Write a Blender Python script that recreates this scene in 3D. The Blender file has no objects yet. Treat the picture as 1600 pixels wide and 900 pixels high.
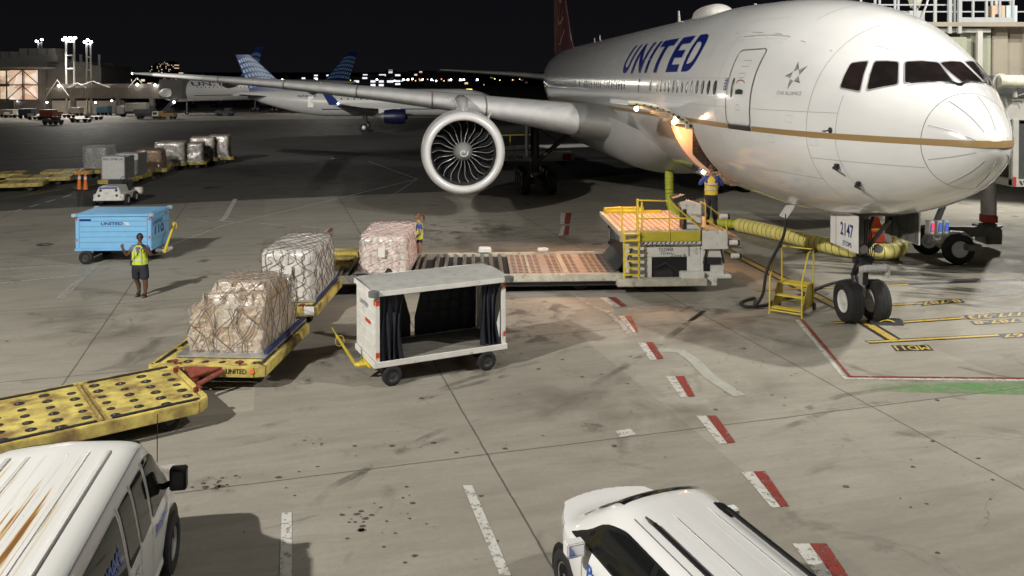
import bpy, bmesh, math, random
from mathutils import Vector, Matrix
R = math.radians
random.seed(7)
C = bpy.context.scene.collection
S = bpy.context.scene

# ---------------------------------------------------------------- camera
F, CX, CY, H, PI_ = 1336.0, 807.0, 146.0, 6.276, R(.93)
cam = bpy.data.cameras.new('camera'); camo = bpy.data.objects.new('camera', cam); C.objects.link(camo)
camo.location = (0, 0, H); camo.rotation_euler = (R(90)-PI_, 0, 0)
cam.sensor_width = 36; cam.lens = 36*F/1600
cam.shift_x = -(CX-800)/1600; cam.shift_y = -(450-CY)/1600
cam.clip_start = .1; cam.clip_end = 6000
S.camera = camo
S.render.resolution_x = 1024; S.render.resolution_y = 576
# ---------------------------------------------------------------- night sky
w = bpy.data.worlds.new('World'); S.world = w; w.use_nodes = True
nt = w.node_tree; bg = nt.nodes['Background']
tc = nt.nodes.new('ShaderNodeTexCoord'); sx = nt.nodes.new('ShaderNodeSeparateXYZ'); rp = nt.nodes.new('ShaderNodeValToRGB')
nt.links.new(tc.outputs['Generated'], sx.inputs[0]); nt.links.new(sx.outputs['Z'], rp.inputs[0]); nt.links.new(rp.outputs[0], bg.inputs[0])
e = rp.color_ramp.elements; e[0].position = 0; e[0].color = (.0052, .0050, .0062, 1); e[1].position = .30; e[1].color = (.0028, .0030, .0048, 1)
bg.inputs[1].default_value = 1.0
S.view_settings.view_transform = 'Standard'; S.view_settings.look = 'None'; S.view_settings.exposure = 0.0; S.view_settings.gamma = 1
# ---------------------------------------------------------------- gate floodlights off frame, behind and right of the camera; added fill lamps follow
def spot(name, loc, to, power, col, cone=120, size=.35, blend=.5):
    d = bpy.data.lights.new(name, 'SPOT'); d.energy = power; d.color = col; d.spot_size = R(cone); d.spot_blend = blend; d.shadow_soft_size = size
    o = bpy.data.objects.new(name, d); C.objects.link(o); o.location = loc
    o.rotation_euler = (Vector(to)-Vector(loc)).to_track_quat('-Z', 'Y').to_euler(); return o
spot('concourse_floodlight', (-20.5, -1, 20), (-5, 31, 0), 44000, (1, .962, .885), 140, .3, .3)
spot('gate_floodlight', (22, 10, 24), (4, 32, 0), 23000, (1, .962, .885), 92, .35, .7)
spot('nose_fill_lamp', (19, 4, 25), (8.5, 24, 8), 17000, (1, .972, .92), 46, .35, .8)  # added lamp, brightens the top of the fuselage and nose
spot('bridge_fill_lamp', (27, 19, 13), (12, 26, 2), 3600, (1, .97, .90), 120, .3)  # added lamp near the bridge, lifts the nose top

spot('bridge_fill_lamp', (26, 44, 9), (17, 31, 0), 6500, (1, .96, .87), 120, .3)  # added low lamp, brightens the slab that the bridge shades
spot('far_jet_fill', (-34, 2, 24), (-17, 104, 4.5), 150000, (1, .96, .88), 24, .4, .6)  # added narrow beam, brightens the regional jet
spot('far_jet_fill', (-36, 0, 24), (-50, 160, 5), 190000, (1, .96, .88), 15, .4, .6)  # added narrow beam, brightens the airliner at the far left

# ---------------------------------------------------------------- helpers
def ray(u, v):
    d = ((u-CX)/F, 1.0, -(v-CY)/F); c, s = math.cos(PI_), math.sin(PI_)
    return (d[0], d[1]*c+d[2]*s, -d[1]*s+d[2]*c)
def at(u, v, z=0.0):
    """ground-plan point seen at photo pixel u,v when it lies at height z"""
    r = ray(u, v); t = (z-H)/r[2]; return Vector((r[0]*t, r[1]*t, z))
def atd(u, v, y):
    r = ray(u, v); t = y/r[1]; return Vector((r[0]*t, y, H+r[2]*t))

MATS = {}
def mat(name, col, rough=.5, metal=0, var=.0, vscale=3.0, dirt=None, dscale=2.0, damt=.5, bump=0, bscale=40, emit=None, estr=0, coat=0, spec=.5, stretch=None):
    if name in MATS: return MATS[name]
    m = bpy.data.materials.new(name); m.use_nodes = True; n = m.node_tree.nodes; l = m.node_tree.links
    b = n['Principled BSDF']; b.inputs['Base Color'].default_value = (*col, 1); b.inputs['Roughness'].default_value = rough
    b.inputs['Metallic'].default_value = metal; b.inputs['Coat Weight'].default_value = coat; b.inputs['Specular IOR Level'].default_value = spec
    src = None
    t = n.new('ShaderNodeTexCoord'); vec = t.outputs['Object']
    if stretch:
        mp = n.new('ShaderNodeMapping'); mp.inputs['Scale'].default_value = stretch; l.new(vec, mp.inputs[0]); vec = mp.outputs[0]
    if var:
        ns = n.new('ShaderNodeTexNoise'); ns.inputs['Scale'].default_value = vscale; ns.inputs['Detail'].default_value = 6; l.new(vec, ns.inputs[0])
        mr = n.new('ShaderNodeMapRange'); mr.inputs[1].default_value = .3; mr.inputs[2].default_value = .7; mr.inputs[3].default_value = 1-var; mr.inputs[4].default_value = 1+var*.6
        l.new(ns.outputs[0], mr.inputs[0])
        mx = n.new('ShaderNodeMix'); mx.data_type = 'RGBA'; mx.blend_type = 'MULTIPLY'; mx.inputs[0].default_value = 1; mx.inputs[6].default_value = (*col, 1)
        l.new(mr.outputs[0], mx.inputs[7]); src = mx.outputs[2]
    if dirt:
        ns = n.new('ShaderNodeTexNoise'); ns.inputs['Scale'].default_value = dscale; ns.inputs['Detail'].default_value = 9; ns.inputs['Roughness'].default_value = .65; l.new(vec, ns.inputs[0])
        mr = n.new('ShaderNodeMapRange'); mr.inputs[1].default_value = .64-damt*.22; mr.inputs[2].default_value = .74-damt*.1; l.new(ns.outputs[0], mr.inputs[0])
        mx = n.new('ShaderNodeMix'); mx.data_type = 'RGBA'; l.new(mr.outputs[0], mx.inputs[0]); mx.inputs[7].default_value = (*dirt, 1)
        if src: l.new(src, mx.inputs[6])
        else: mx.inputs[6].default_value = (*col, 1)
        src = mx.outputs[2]
    if src: l.new(src, b.inputs['Base Color'])
    if bump:
        ns = n.new('ShaderNodeTexNoise'); ns.inputs['Scale'].default_value = bscale; ns.inputs['Detail'].default_value = 5; l.new(vec, ns.inputs[0])
        bp = n.new('ShaderNodeBump'); bp.inputs['Strength'].default_value = bump; bp.inputs['Distance'].default_value = .02; l.new(ns.outputs[0], bp.inputs['Height']); l.new(bp.outputs[0], b.inputs['Normal'])
    if emit: b.inputs['Emission Color'].default_value = (*emit, 1); b.inputs['Emission Strength'].default_value = estr
    MATS[name] = m; return m

class MB:
    """collects shapes, builds them as one mesh object"""
    def __init__(s): s.v = []; s.f = []; s.M = Matrix()
    def add(s, vs, fs):
        o = len(s.v); s.v += [tuple(s.M @ Vector(v)) for v in vs]; s.f += [tuple(i+o for i in f) for f in fs]; return s
    def box(s, c, d, rz=0, ry=0, rx=0):
        m = Matrix.Translation(c) @ Matrix.Rotation(rz, 4, 'Z') @ Matrix.Rotation(ry, 4, 'Y') @ Matrix.Rotation(rx, 4, 'X')
        vs = [m @ Vector((x*d[0]/2, y*d[1]/2, z*d[2]/2)) for x in (-1, 1) for y in (-1, 1) for z in (-1, 1)]
        return s.add(vs, [(0, 1, 3, 2), (4, 6, 7, 5), (0, 4, 5, 1), (2, 3, 7, 6), (0, 2, 6, 4), (1, 5, 7, 3)])
    def bx(s, x0, x1, y0, y1, z0, z1): return s.box(((x0+x1)/2, (y0+y1)/2, (z0+z1)/2), (x1-x0, y1-y0, z1-z0))
    def tube(s, pts, r, seg=10, cap=True, closed=False):
        pts = [Vector(p) for p in pts]; n = len(pts); rs = r if isinstance(r, (list, tuple)) else [r]*n
        vs = []; fs = []; up = None
        for i, p in enumerate(pts):
            t = (pts[min(i+1, n-1)]-pts[max(i-1, 0)])
            if closed: t = pts[(i+1) % n]-pts[i-1]
            t = t.normalized() if t.length > 1e-9 else Vector((0, 0, 1))
            if up is None:
                up = Vector((0, 0, 1)) if abs(t.z) < .9 else Vector((1, 0, 0))
            a = (up-t*up.dot(t)).normalized(); b = t.cross(a); up = a
            for k in range(seg):
                q = 2*math.pi*k/seg; vs.append(p+(a*math.cos(q)+b*math.sin(q))*rs[i])
        m = n if closed else n-1
        for i in range(m):
            for k in range(seg):
                j = (i+1) % n; fs.append((i*seg+k, i*seg+(k+1) % seg, j*seg+(k+1) % seg, j*seg+k))
        if cap and not closed: fs += [tuple(range(seg))[::-1], tuple(range((n-1)*seg, n*seg))]
        return s.add(vs, fs)
    def lathe(s, prof, axis='X', seg=32, c=(0, 0, 0)):
        vs = []; fs = []; c = Vector(c)
        for a, r in prof:
            for k in range(seg):
                q = 2*math.pi*k/seg; x, y = r*math.cos(q), r*math.sin(q)
                vs.append(c+Vector({'X': (a, x, y), 'Y': (y, a, x), 'Z': (x, y, a)}[axis]))
        for i in range(len(prof)-1):
            for k in range(seg): fs.append((i*seg+k, i*seg+(k+1) % seg, (i+1)*seg+(k+1) % seg, (i+1)*seg+k))
        if prof[0][1] > 1e-6: fs.append(tuple(range(seg))[::-1])
        if prof[-1][1] > 1e-6: fs.append(tuple(range((len(prof)-1)*seg, len(prof)*seg)))
        return s.add(vs, fs)
    def prism(s, poly, z0, z1):
        n = len(poly); vs = [(x, y, z0) for x, y in poly]+[(x, y, z1) for x, y in poly]
        return s.add(vs, [tuple(range(n))[::-1], tuple(range(n, 2*n))]+[(i, (i+1) % n, (i+1) % n+n, i+n) for i in range(n)])
    def plate(s, poly3, off):
        """polygon in space given a thickness along off"""
        n = len(poly3); off = Vector(off); vs = [Vector(p) for p in poly3]+[Vector(p)+off for p in poly3]
        return s.add(vs, [tuple(range(n))[::-1], tuple(range(n, 2*n))]+[(i, (i+1) % n, (i+1) % n+n, i+n) for i in range(n)])
    def loft(s, rings, cap=True, close=True):
        n = len(rings[0]); vs = [p for r in rings for p in r]; fs = []
        for i in range(len(rings)-1):
            for k in range(n if close else n-1): fs.append((i*n+k, i*n+(k+1) % n, (i+1)*n+(k+1) % n, (i+1)*n+k))
        if cap: fs += [tuple(range(n))[::-1], tuple(range((len(rings)-1)*n, len(rings)*n))]
        return s.add(vs, fs)
    def grid(s, fn, nu, nv):
        vs = [fn(i/nu, j/nv) for i in range(nu+1) for j in range(nv+1)]
        return s.add(vs, [(i*(nv+1)+j, i*(nv+1)+j+1, (i+1)*(nv+1)+j+1, (i+1)*(nv+1)+j) for i in range(nu) for j in range(nv)])
    def build(s, name, m, parent=None, bev=0, smooth=None, loc=None, rz=None):
        me = bpy.data.meshes.new(name); me.from_pydata(s.v, [], s.f)
        bm = bmesh.new(); bm.from_mesh(me)
        bmesh.ops.remove_doubles(bm, verts=bm.verts, dist=1e-5)
        bmesh.ops.recalc_face_normals(bm, faces=bm.faces)
        if bev: bmesh.ops.bevel(bm, geom=[e for e in bm.edges if len(e.link_faces) == 2 and e.calc_face_angle(0) > .5], offset=bev, segments=2, affect='EDGES', clamp_overlap=True)
        bm.to_mesh(me); bm.free()
        if smooth is not None:
            me.shade_smooth(); me.set_sharp_from_angle(angle=R(smooth))
        me.materials.append(m)
        o = bpy.data.objects.new(name, me); C.objects.link(o)
        if parent: o.parent = parent
        if loc: o.location = loc
        if rz is not None: o.rotation_euler.z = rz
        return o
def tag(o, label=None, cat=None, group=None, kind=None):
    if label: o['label'] = label
    if cat: o['category'] = cat
    if group: o['group'] = group
    if kind: o['kind'] = kind
    return o
def thing(name, label, cat, loc=(0, 0, 0), rz=0, group=None):
    o = bpy.data.objects.new(name, None); C.objects.link(o); o.location = loc; o.rotation_euler = (0, 0, rz); o.empty_display_size = .2
    return tag(o, label, cat, group)
def dup(root, loc=None, rz=None, label=None, group=None):
    r = root.copy(); C.objects.link(r)
    if loc is not None: r.location = loc
    if rz is not None: r.rotation_euler.z = rz
    if label: r['label'] = label
    if group: r['group'] = group
    for ch in list(root.children):
        c = ch.copy(); C.objects.link(c); c.parent = r
        for g in ch.children:
            d = g.copy(); C.objects.link(d); d.parent = c
    return r
_tc = {}
def text2d(s, w, h, bold=.0):
    """the word as flat polygons fitted into w x h, lower left corner at the origin: (verts, faces)"""
    k = (s, bold)
    if k not in _tc:
        cu = bpy.data.curves.new('t', 'FONT'); cu.body = s; cu.size = 1; cu.offset = bold; cu.resolution_u = 4
        o = bpy.data.objects.new('t', cu); C.objects.link(o)
        dg = bpy.context.evaluated_depsgraph_get(); me = bpy.data.meshes.new_from_object(o.evaluated_get(dg))
        _tc[k] = ([tuple(v.co) for v in me.vertices], [tuple(p.vertices) for p in me.polygons])
        bpy.data.objects.remove(o); bpy.data.curves.remove(cu); bpy.data.meshes.remove(me)
    vs, fs = _tc[k]; x0 = min(v[0] for v in vs); x1 = max(v[0] for v in vs); y0 = min(v[1] for v in vs); y1 = max(v[1] for v in vs)
    return [((v[0]-x0)/(x1-x0)*w, (v[1]-y0)/(y1-y0)*h) for v in vs], fs
def lettering(mb, s, o, ux, uz, w, h, bold=.01):
    """write s on a plane: o lower left corner, ux/uz the reading and up directions"""
    vs, fs = text2d(s, w, h, bold); o = Vector(o); ux = Vector(ux).normalized(); uz = Vector(uz).normalized()
    return mb.add([o+ux*a+uz*b for a, b in vs], fs)
def wheel(parent, c, r, wd, axis='X', tyre='tyre', rim='rim_white', name='wheel'):
    """tyre plus rim as thing > wheel > rim; axis = axle direction"""
    m = MB(); h = wd/2
    m.lathe([(-h*.55, r*.5), (-h*.95, r*.62), (-h, r*.8), (-h*.82, r*.95), (-h*.5, r), (-h*.3, r), (-h*.28, r*.985), (-h*.2, r*.985), (-h*.18, r), (h*.18, r), (h*.2, r*.985), (h*.28, r*.985), (h*.3, r), (h*.5, r), (h*.82, r*.95), (h, r*.8), (h*.95, r*.62), (h*.55, r*.5)], axis, 36)
    t = m.build(name, MATS[tyre], parent, smooth=30, loc=c)
    m = MB()
    for sg in (-1, 1):
        pr = [(sg*h*.25, .001), (sg*h*.75, r*.06), (sg*h*.7, r*.16), (sg*h*.3, r*.2), (sg*h*.25, r*.34), (sg*h*.7, r*.46), (sg*h*.78, r*.53), (sg*h*.6, r*.54)]
        m.lathe(pr, axis, 24)
    for k in range(8):
        q = 2*math.pi*k/8; a, b = r*.27*math.cos(q), r*.27*math.sin(q)
        for sg in (-1, 1):
            p = {'X': (sg*h*.3, a, b), 'Y': (a, sg*h*.3, b)}[axis]; d = {'X': (h*.14, r*.07, r*.07), 'Y': (r*.07, h*.14, r*.07)}[axis]; m.box(p, d)
    m.build('rim', MATS[rim], t, smooth=35)
    return t

# ---------------------------------------------------------------- materials
mat('tyre', (.018, .018, .019), .75, bump=.15, bscale=90, var=.3, vscale=6)
mat('rim_white', (.62, .62, .6), .4, var=.15)
mat('rim_dark', (.06, .06, .065), .5, .4)
mat('aircraft_white', (.79, .79, .78), .16, var=.05, vscale=1.6, coat=.6, stretch=(.35, 1, 1))
mat('aircraft_grey', (.50, .50, .50), .35, var=.05, vscale=1.5)
mat('nacelle_white', (.78, .78, .78), .3, var=.04)
mat('lip_metal', (.84, .84, .84), .28, .1)
mat('metal', (.45, .45, .46), .35, .8, var=.15)
mat('dark_metal', (.06, .06, .065), .45, .5, var=.2)
mat('black', (.012, .012, .014), .5)
mat('rubber', (.02, .02, .022), .7)
mat('gold', (.33, .215, .09), .35)
mat('livery_blue', (.008, .018, .16), .35)
mat('seam', (.16, .16, .17), .6)
mat('glass_dark', (.010, .009, .009), .06, spec=.7)
mat('yellow', (.66, .54, .15), .55, var=.3, vscale=3.5, dirt=(.22, .14, .06), dscale=2.2, damt=.95)
mat('yellow_clean', (.70, .55, .05), .45, var=.12, vscale=6)
mat('white_paint', (.70, .69, .65), .4, var=.1, vscale=4, dirt=(.28, .24, .19), dscale=3, damt=.12)
mat('red_paint', (.45, .04, .03), .5, var=.2)
mat('orange', (.85, .20, .03), .5)
mat('warm_lamp', (1, .8, .5), .5, emit=(1, .72, .40), estr=12)
mat('white_lamp', (1, 1, 1), .5, emit=(1, .98, .93), estr=22)
# ================================================================ the ground
def ground_mat(name, base, dark, light, jx, jy, rot, jstr, ang=(0, 0)):
    m = bpy.data.materials.new(name); m.use_nodes = True; N = m.node_tree.nodes; L = m.node_tree.links; b = N['Principled BSDF']
    t = N.new('ShaderNodeTexCoord'); mp = N.new('ShaderNodeMapping'); mp.inputs['Rotation'].default_value = (0, 0, rot); L.new(t.outputs['Object'], mp.inputs[0])
    def noise(sc, det=6, ro=.6, src=None, dist=0):
        n = N.new('ShaderNodeTexNoise'); n.inputs['Scale'].default_value = sc; n.inputs['Detail'].default_value = det; n.inputs['Roughness'].default_value = ro; n.inputs['Distortion'].default_value = dist
        L.new(src or mp.outputs[0], n.inputs[0]); return n.outputs[0]
    def rng(s, a, b_, c=0, d=1):
        n = N.new('ShaderNodeMapRange'); n.inputs[1].default_value = a; n.inputs[2].default_value = b_; n.inputs[3].default_value = c; n.inputs[4].default_value = d; L.new(s, n.inputs[0]); return n.outputs[0]
    def mix(f, a, c, mode='MIX'):
        n = N.new('ShaderNodeMix'); n.data_type = 'RGBA'; n.blend_type = mode
        if hasattr(f, 'links'): L.new(f, n.inputs[0])
        else: n.inputs[0].default_value = f
        for s, i in ((a, 6), (c, 7)):
            if hasattr(s, 'links'): L.new(s, n.inputs[i])
            else: n.inputs[i].default_value = (*s, 1)
        return n.outputs[2]
    def math_(op, a, b_=None):
        n = N.new('ShaderNodeMath'); n.operation = op
        for s, i in ((a, 0), (b_, 1)):
            if s is None: continue
            if hasattr(s, 'links'): L.new(s, n.inputs[i])
            else: n.inputs[i].default_value = s
        return n.outputs[0]
    st = N.new('ShaderNodeMapping'); st.inputs['Scale'].default_value = (.35, 1.6, 1); L.new(mp.outputs[0], st.inputs[0])
    st2 = N.new('ShaderNodeMapping'); st2.inputs['Scale'].default_value = (.5, 2.6, 1); st2.inputs['Rotation'].default_value = (0, 0, R(24)); L.new(mp.outputs[0], st2.inputs[0])
    c = mix(rng(noise(.16, 4), .35, .65), base, light)
    c = mix(rng(noise(1.4, 8, .7, st.outputs[0]), .42, .72, 0, .6), c, dark)
    c = mix(rng(noise(.9, 8, .7, st2.outputs[0], .6), .5, .75, 0, .55), c, dark)
    c = mix(rng(noise(9, 8, .75), .3, .7, 0, .35), c, dark)
    c = mix(rng(noise(70, 3, .6), .35, .7, 0, .30), c, light)
    # oil drips and blotches
    vo = N.new('ShaderNodeTexVoronoi'); vo.inputs['Scale'].default_value = .55; L.new(mp.outputs[0], vo.inputs[0])
    d = math_('ADD', vo.outputs['Distance'], rng(noise(6, 5), 0, 1, -.16, .16))
    c = mix(math_('MULTIPLY', rng(d, .10, .15, .7, 0), rng(noise(.21, 2), .5, .6)), c, tuple(x*.38 for x in dark))
    vo2 = N.new('ShaderNodeTexVoronoi'); vo2.inputs['Scale'].default_value = 2.3; L.new(mp.outputs[0], vo2.inputs[0])
    d2 = math_('ADD', vo2.outputs['Distance'], rng(noise(14, 5), 0, 1, -.14, .16))
    sp = math_('MULTIPLY', rng(d2, .04, .07, 1, 0), rng(noise(.3, 3), .48, .56, 0, .75))
    c = mix(sp, c, tuple(x*.35 for x in dark))
    c = mix(rng(noise(.45, 7, .62, None, 1.2), .60, .70, 0, .7), c, tuple(x*.62 for x in dark))
    # slab joints, each slab a slightly different pour
    se = N.new('ShaderNodeSeparateXYZ'); L.new(mp.outputs[0], se.inputs[0])
    cb_ = N.new('ShaderNodeCombineXYZ')
    for k_, (axo, pitch, off) in enumerate(((se.outputs[0], jx, ang[0]), (se.outputs[1], jy, ang[1]))): L.new(math_('FLOOR', math_('ADD', math_('DIVIDE', math_('ADD', axo, off), pitch), .5)), cb_.inputs[k_])
    wn = N.new('ShaderNodeTexWhiteNoise'); L.new(cb_.outputs[0], wn.inputs[0]); tone = rng(wn.outputs['Value'], 0, 1, .88, 1.08)
    c = mix(1.0, c, tone, 'MULTIPLY')
    # hairline cracks
    vc = N.new('ShaderNodeTexVoronoi'); vc.feature = 'DISTANCE_TO_EDGE'; vc.inputs['Scale'].default_value = .33
    wv = N.new('ShaderNodeVectorMath'); wv.operation = 'ADD'; nz_ = N.new('ShaderNodeTexNoise'); nz_.inputs['Scale'].default_value = 1.1; nz_.inputs['Detail'].default_value = 6; L.new(mp.outputs[0], nz_.inputs[0]); L.new(mp.outputs[0], wv.inputs[0]); L.new(nz_.outputs['Color'], wv.inputs[1]); L.new(wv.outputs[0], vc.inputs[0])
    c = mix(math_('MULTIPLY', rng(vc.outputs['Distance'], .0035, .0, 0, .6), rng(noise(.17, 2), .52, .58)), c, tuple(x*.4 for x in dark))
    wob = rng(noise(2.5, 3), 0, 1, -.02, .02)
    for axo, pitch, off in ((se.outputs[0], jx, ang[0]), (se.outputs[1], jy, ang[1])):
        a = math_('FRACT', math_('DIVIDE', math_('ADD', math_('ADD', axo, off), wob), pitch))
        a = math_('ABSOLUTE', math_('SUBTRACT', a, .5))
        c = mix(math_('MULTIPLY', rng(a, .5-.022/pitch, .5-.008/pitch), jstr), c, tuple(x*.3 for x in dark))
    L.new(c, b.inputs['Base Color'])
    L.new(rng(noise(.8, 6), .3, .7, .62, .85), b.inputs['Roughness']); b.inputs['Specular IOR Level'].default_value = .3
    bp = N.new('ShaderNodeBump'); bp.inputs['Strength'].default_value = .35; bp.inputs['Distance'].default_value = .01; L.new(noise(40, 6, .7), bp.inputs['Height']); L.new(bp.outputs[0], b.inputs['Normal'])
    MATS[name] = m; return m
ground_mat('concrete', (.305, .284, .238), (.185, .171, .143), (.37, .348, .298), 7.6, 6.1, R(-16), .8, (4.15, 4.5))
ground_mat('asphalt', (.088, .086, .080), (.06, .058, .055), (.12, .117, .11), 40, 55, R(-12), .3)
ground_mat('far_apron_concrete', (.30, .28, .25), (.2, .19, .17), (.36, .34, .3), 8, 8, R(-10), .5)
m = MB(); m.add([(-3000, -60, -.012), (3000, -60, -.012), (3000, 5000, -.012), (-3000, 5000, -.012)], [(0, 1, 2, 3)]); tag(m.build('ground', MATS['asphalt']), kind='structure')
# concrete apron of the gate, ends along the service road
ap = [(-34, -30), (60, -30), (60, 70), (14, 62), (-3.5, 48), (-13.6, 44.6), (-17.4, 43.2), (-21.5, 42.0), (-24.6, 40.7), (-34, 37.6)]
m = MB(); m.add([(x, y, 0) for x, y in ap], [tuple(range(len(ap)))]); tag(m.build('apron', MATS['concrete']), kind='structure')
fa = [(-260, 80), (-68, 113), (-54, 127), (-42, 133), (-20, 138), (10, 150), (10, 230), (-260, 230)]
m = MB(); m.add([(x, y, 0) for x, y in fa], [tuple(range(len(fa)))]); tag(m.build('far_apron', MATS['far_apron_concrete']), kind='structure')

# painted markings, worn
def paint(name, col, wear=.5, rough=.6):
    m = bpy.data.materials.new(name); m.use_nodes = True; N = m.node_tree.nodes; L = m.node_tree.links; b = N['Principled BSDF']
    b.inputs['Base Color'].default_value = (*col, 1); b.inputs['Roughness'].default_value = rough
    t = N.new('ShaderNodeTexCoord'); n = N.new('ShaderNodeTexNoise'); n.inputs['Scale'].default_value = 9; n.inputs['Detail'].default_value = 9; n.inputs['Roughness'].default_value = .75; L.new(t.outputs['Object'], n.inputs[0])
    r = N.new('ShaderNodeMapRange'); r.inputs[1].default_value = .30+.2*wear; r.inputs[2].default_value = .36+.2*wear; L.new(n.outputs[0], r.inputs[0])
    n2 = N.new('ShaderNodeTexNoise'); n2.inputs['Scale'].default_value = 3; n2.inputs['Detail'].default_value = 6; L.new(t.outputs['Object'], n2.inputs[0])
    mx = N.new('ShaderNodeMix'); mx.data_type = 'RGBA'; mx.inputs[6].default_value = (*[c*.62 for c in col], 1); mx.inputs[7].default_value = (*col, 1); L.new(n2.outputs[0], mx.inputs[0]); L.new(mx.outputs[2], b.inputs['Base Color'])
    tr = N.new('ShaderNodeBsdfTransparent'); ms = N.new('ShaderNodeMixShader'); L.new(r.outputs[0], ms.inputs[0]); L.new(tr.outputs[0], ms.inputs[1]); L.new(b.outputs[0], ms.inputs[2])
    L.new(ms.outputs[0], N['Material Output'].inputs[0]); MATS[name] = m; return m
paint('paint_white', (.66, .65, .60), .55); paint('paint_red', (.30, .045, .035), .55); paint('paint_yellow', (.62, .44, .09), .35); paint('paint_black', (.035, .035, .035), .3); paint('paint_green', (.15, .29, .12), .35)
paint('paint_dim', (.46, .44, .40), .6); paint('paint_faint', (.46, .47, .42), .25)
LV = {'paint_black': .004, 'paint_white': .008, 'paint_dim': .0085, 'paint_faint': .0083, 'paint_red': .0122, 'paint_green': .0125, 'paint_yellow': .009}
def quadm(name, pts, m, z=None):
    mb = MB(); mb.add([(p[0], p[1], z or LV[m]) for p in pts], [tuple(range(len(pts)))]); return tag(mb.build(name, MATS[m]), kind='structure')
def line(pts, w, m, name='painted_line', z=None):
    mb = MB(); zz = z or LV[m]; P = [Vector((p[0], p[1], 0)) for p in pts]; vs = []
    for i, p in enumerate(P):
        t = (P[min(i+1, len(P)-1)]-P[max(i-1, 0)]).normalized(); n = Vector((-t.y, t.x, 0)); vs += [p+n*w/2+Vector((0, 0, zz)), p-n*w/2+Vector((0, 0, zz))]
    mb.add(vs, [(2*i, 2*i+1, 2*i+3, 2*i+2) for i in range(len(P)-1)]); return tag(mb.build(name, MATS[m]), kind='structure')
A = lambda *q: at(*q)
# red and white dashes in the foreground
for a, b, c, d in (((936, 465), (962, 465), (981, 479), (959, 480)), ((965, 494), (986, 494), (998, 519), (990, 520)), ((997, 536), (1020, 535), (1037, 561), (1016, 563)), ((1040, 589), (1069, 588), (1086, 620), (1064, 621)), ((1088, 650), (1119, 650), (1149, 692), (1123, 694)), ((1158, 738), (1195, 737), (1233, 792), (1206, 794)), ((1238, 850), (1291, 850), (1345, 930), (1300, 932))):
    a, b, c, d = A(*a), A(*b), A(*c), A(*d); m1 = a.lerp(b, .5); m2 = d.lerp(c, .5)
    quadm('painted_dash', [a, m1, m2, d], 'paint_white'); quadm('painted_dash', [m1+(b-a)*.01, b, c, m2+(b-a)*.01], 'paint_red')
# long white service-road dashes bottom left
quadm('painted_dash', [A(723, 759), A(738, 759), A(799, 900), A(781, 900)], 'paint_white'); quadm('painted_dash', [A(440, 802), A(456, 801), A(456, 901), A(437, 901)], 'paint_white')
quadm('painted_dash', [A(962, 674), A(984, 670), A(994, 679), A(969, 684)], 'paint_white')
line([A(895, 458), A(925, 478), A(950, 488), A(970, 505), A(985, 524), (2.95, 20.9)], .16, 'paint_dim'); line([A(1030, 547), A(1062, 549), A(1083, 562), A(1110, 590), A(1156, 619)], .28, 'paint_faint')
# red stand boundary with its white edge
a, b, c = A(1253, 500), A(1328, 589), A(1700, 593)
line([a+Vector((-.12, 0, 0)), b+Vector((-.14, -.1, 0)), c+Vector((0, -.1, 0))], .12, 'paint_white'); line([a, b, c], .1, 'paint_red')
GREEN = (A(1312, 594), A(1800, 598), A(1800, 622), A(1326, 611))
# yellow lead-in lines with black borders and their stop-bar texts
def bordered(pts, w=.2): line(pts, w*2.0, 'paint_black'); line(pts, w, 'paint_yellow')
p0, p1, p2 = A(1398, 532), A(1300, 476), A(1128, 388)
bordered([p0, A(1345, 500)], .22); bordered([A(1335, 493), p2], .22)
bordered([A(1355, 535), A(1560, 524)], .12); bordered([A(1390, 505), A(1505, 497)], .12); bordered([A(1390, 477), A(1442, 474)], .1); bordered([A(1302, 505), A(1335, 503)], .12)
line([A(1180, 454), A(1600, 437)], .24, 'paint_black', z=.0042); line([A(1180, 454), A(1420, 445)], .12, 'paint_yellow', z=.0092)
def stencil(words, u0, v0, u1, v1, um, vm, zz=.0095):
    """black board painted on the slab with reversed yellow words (read from the cockpit)"""
    o = A(u0, v0); ux = A(u1, v1)-o; up = A(um, vm)-o; W = ux.length; Hh = up.length
    quadm('painted_board', [o, o+ux, o+ux+up, o+up], 'paint_black', z=.0062)
    mb = MB()
    lettering(mb, words, (o+ux*.95+up*.12)+Vector((0, 0, zz)), -ux, up, W*.9, Hh*.76, .02); tag(mb.build('painted_words', MATS['paint_yellow']), kind='structure')
stencil('MD11', 1392, 540, 1450, 539, 1400, 549)
stencil('8-787', 1433, 472, 1500, 467, 1441, 478); stencil('777-2/3', 1505, 493, 1600, 487, 1512, 500); stencil('787-8', 1515, 502, 1590, 498, 1522, 508); stencil('8-767', 1560, 522, 1640, 518, 1566, 529)
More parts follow.
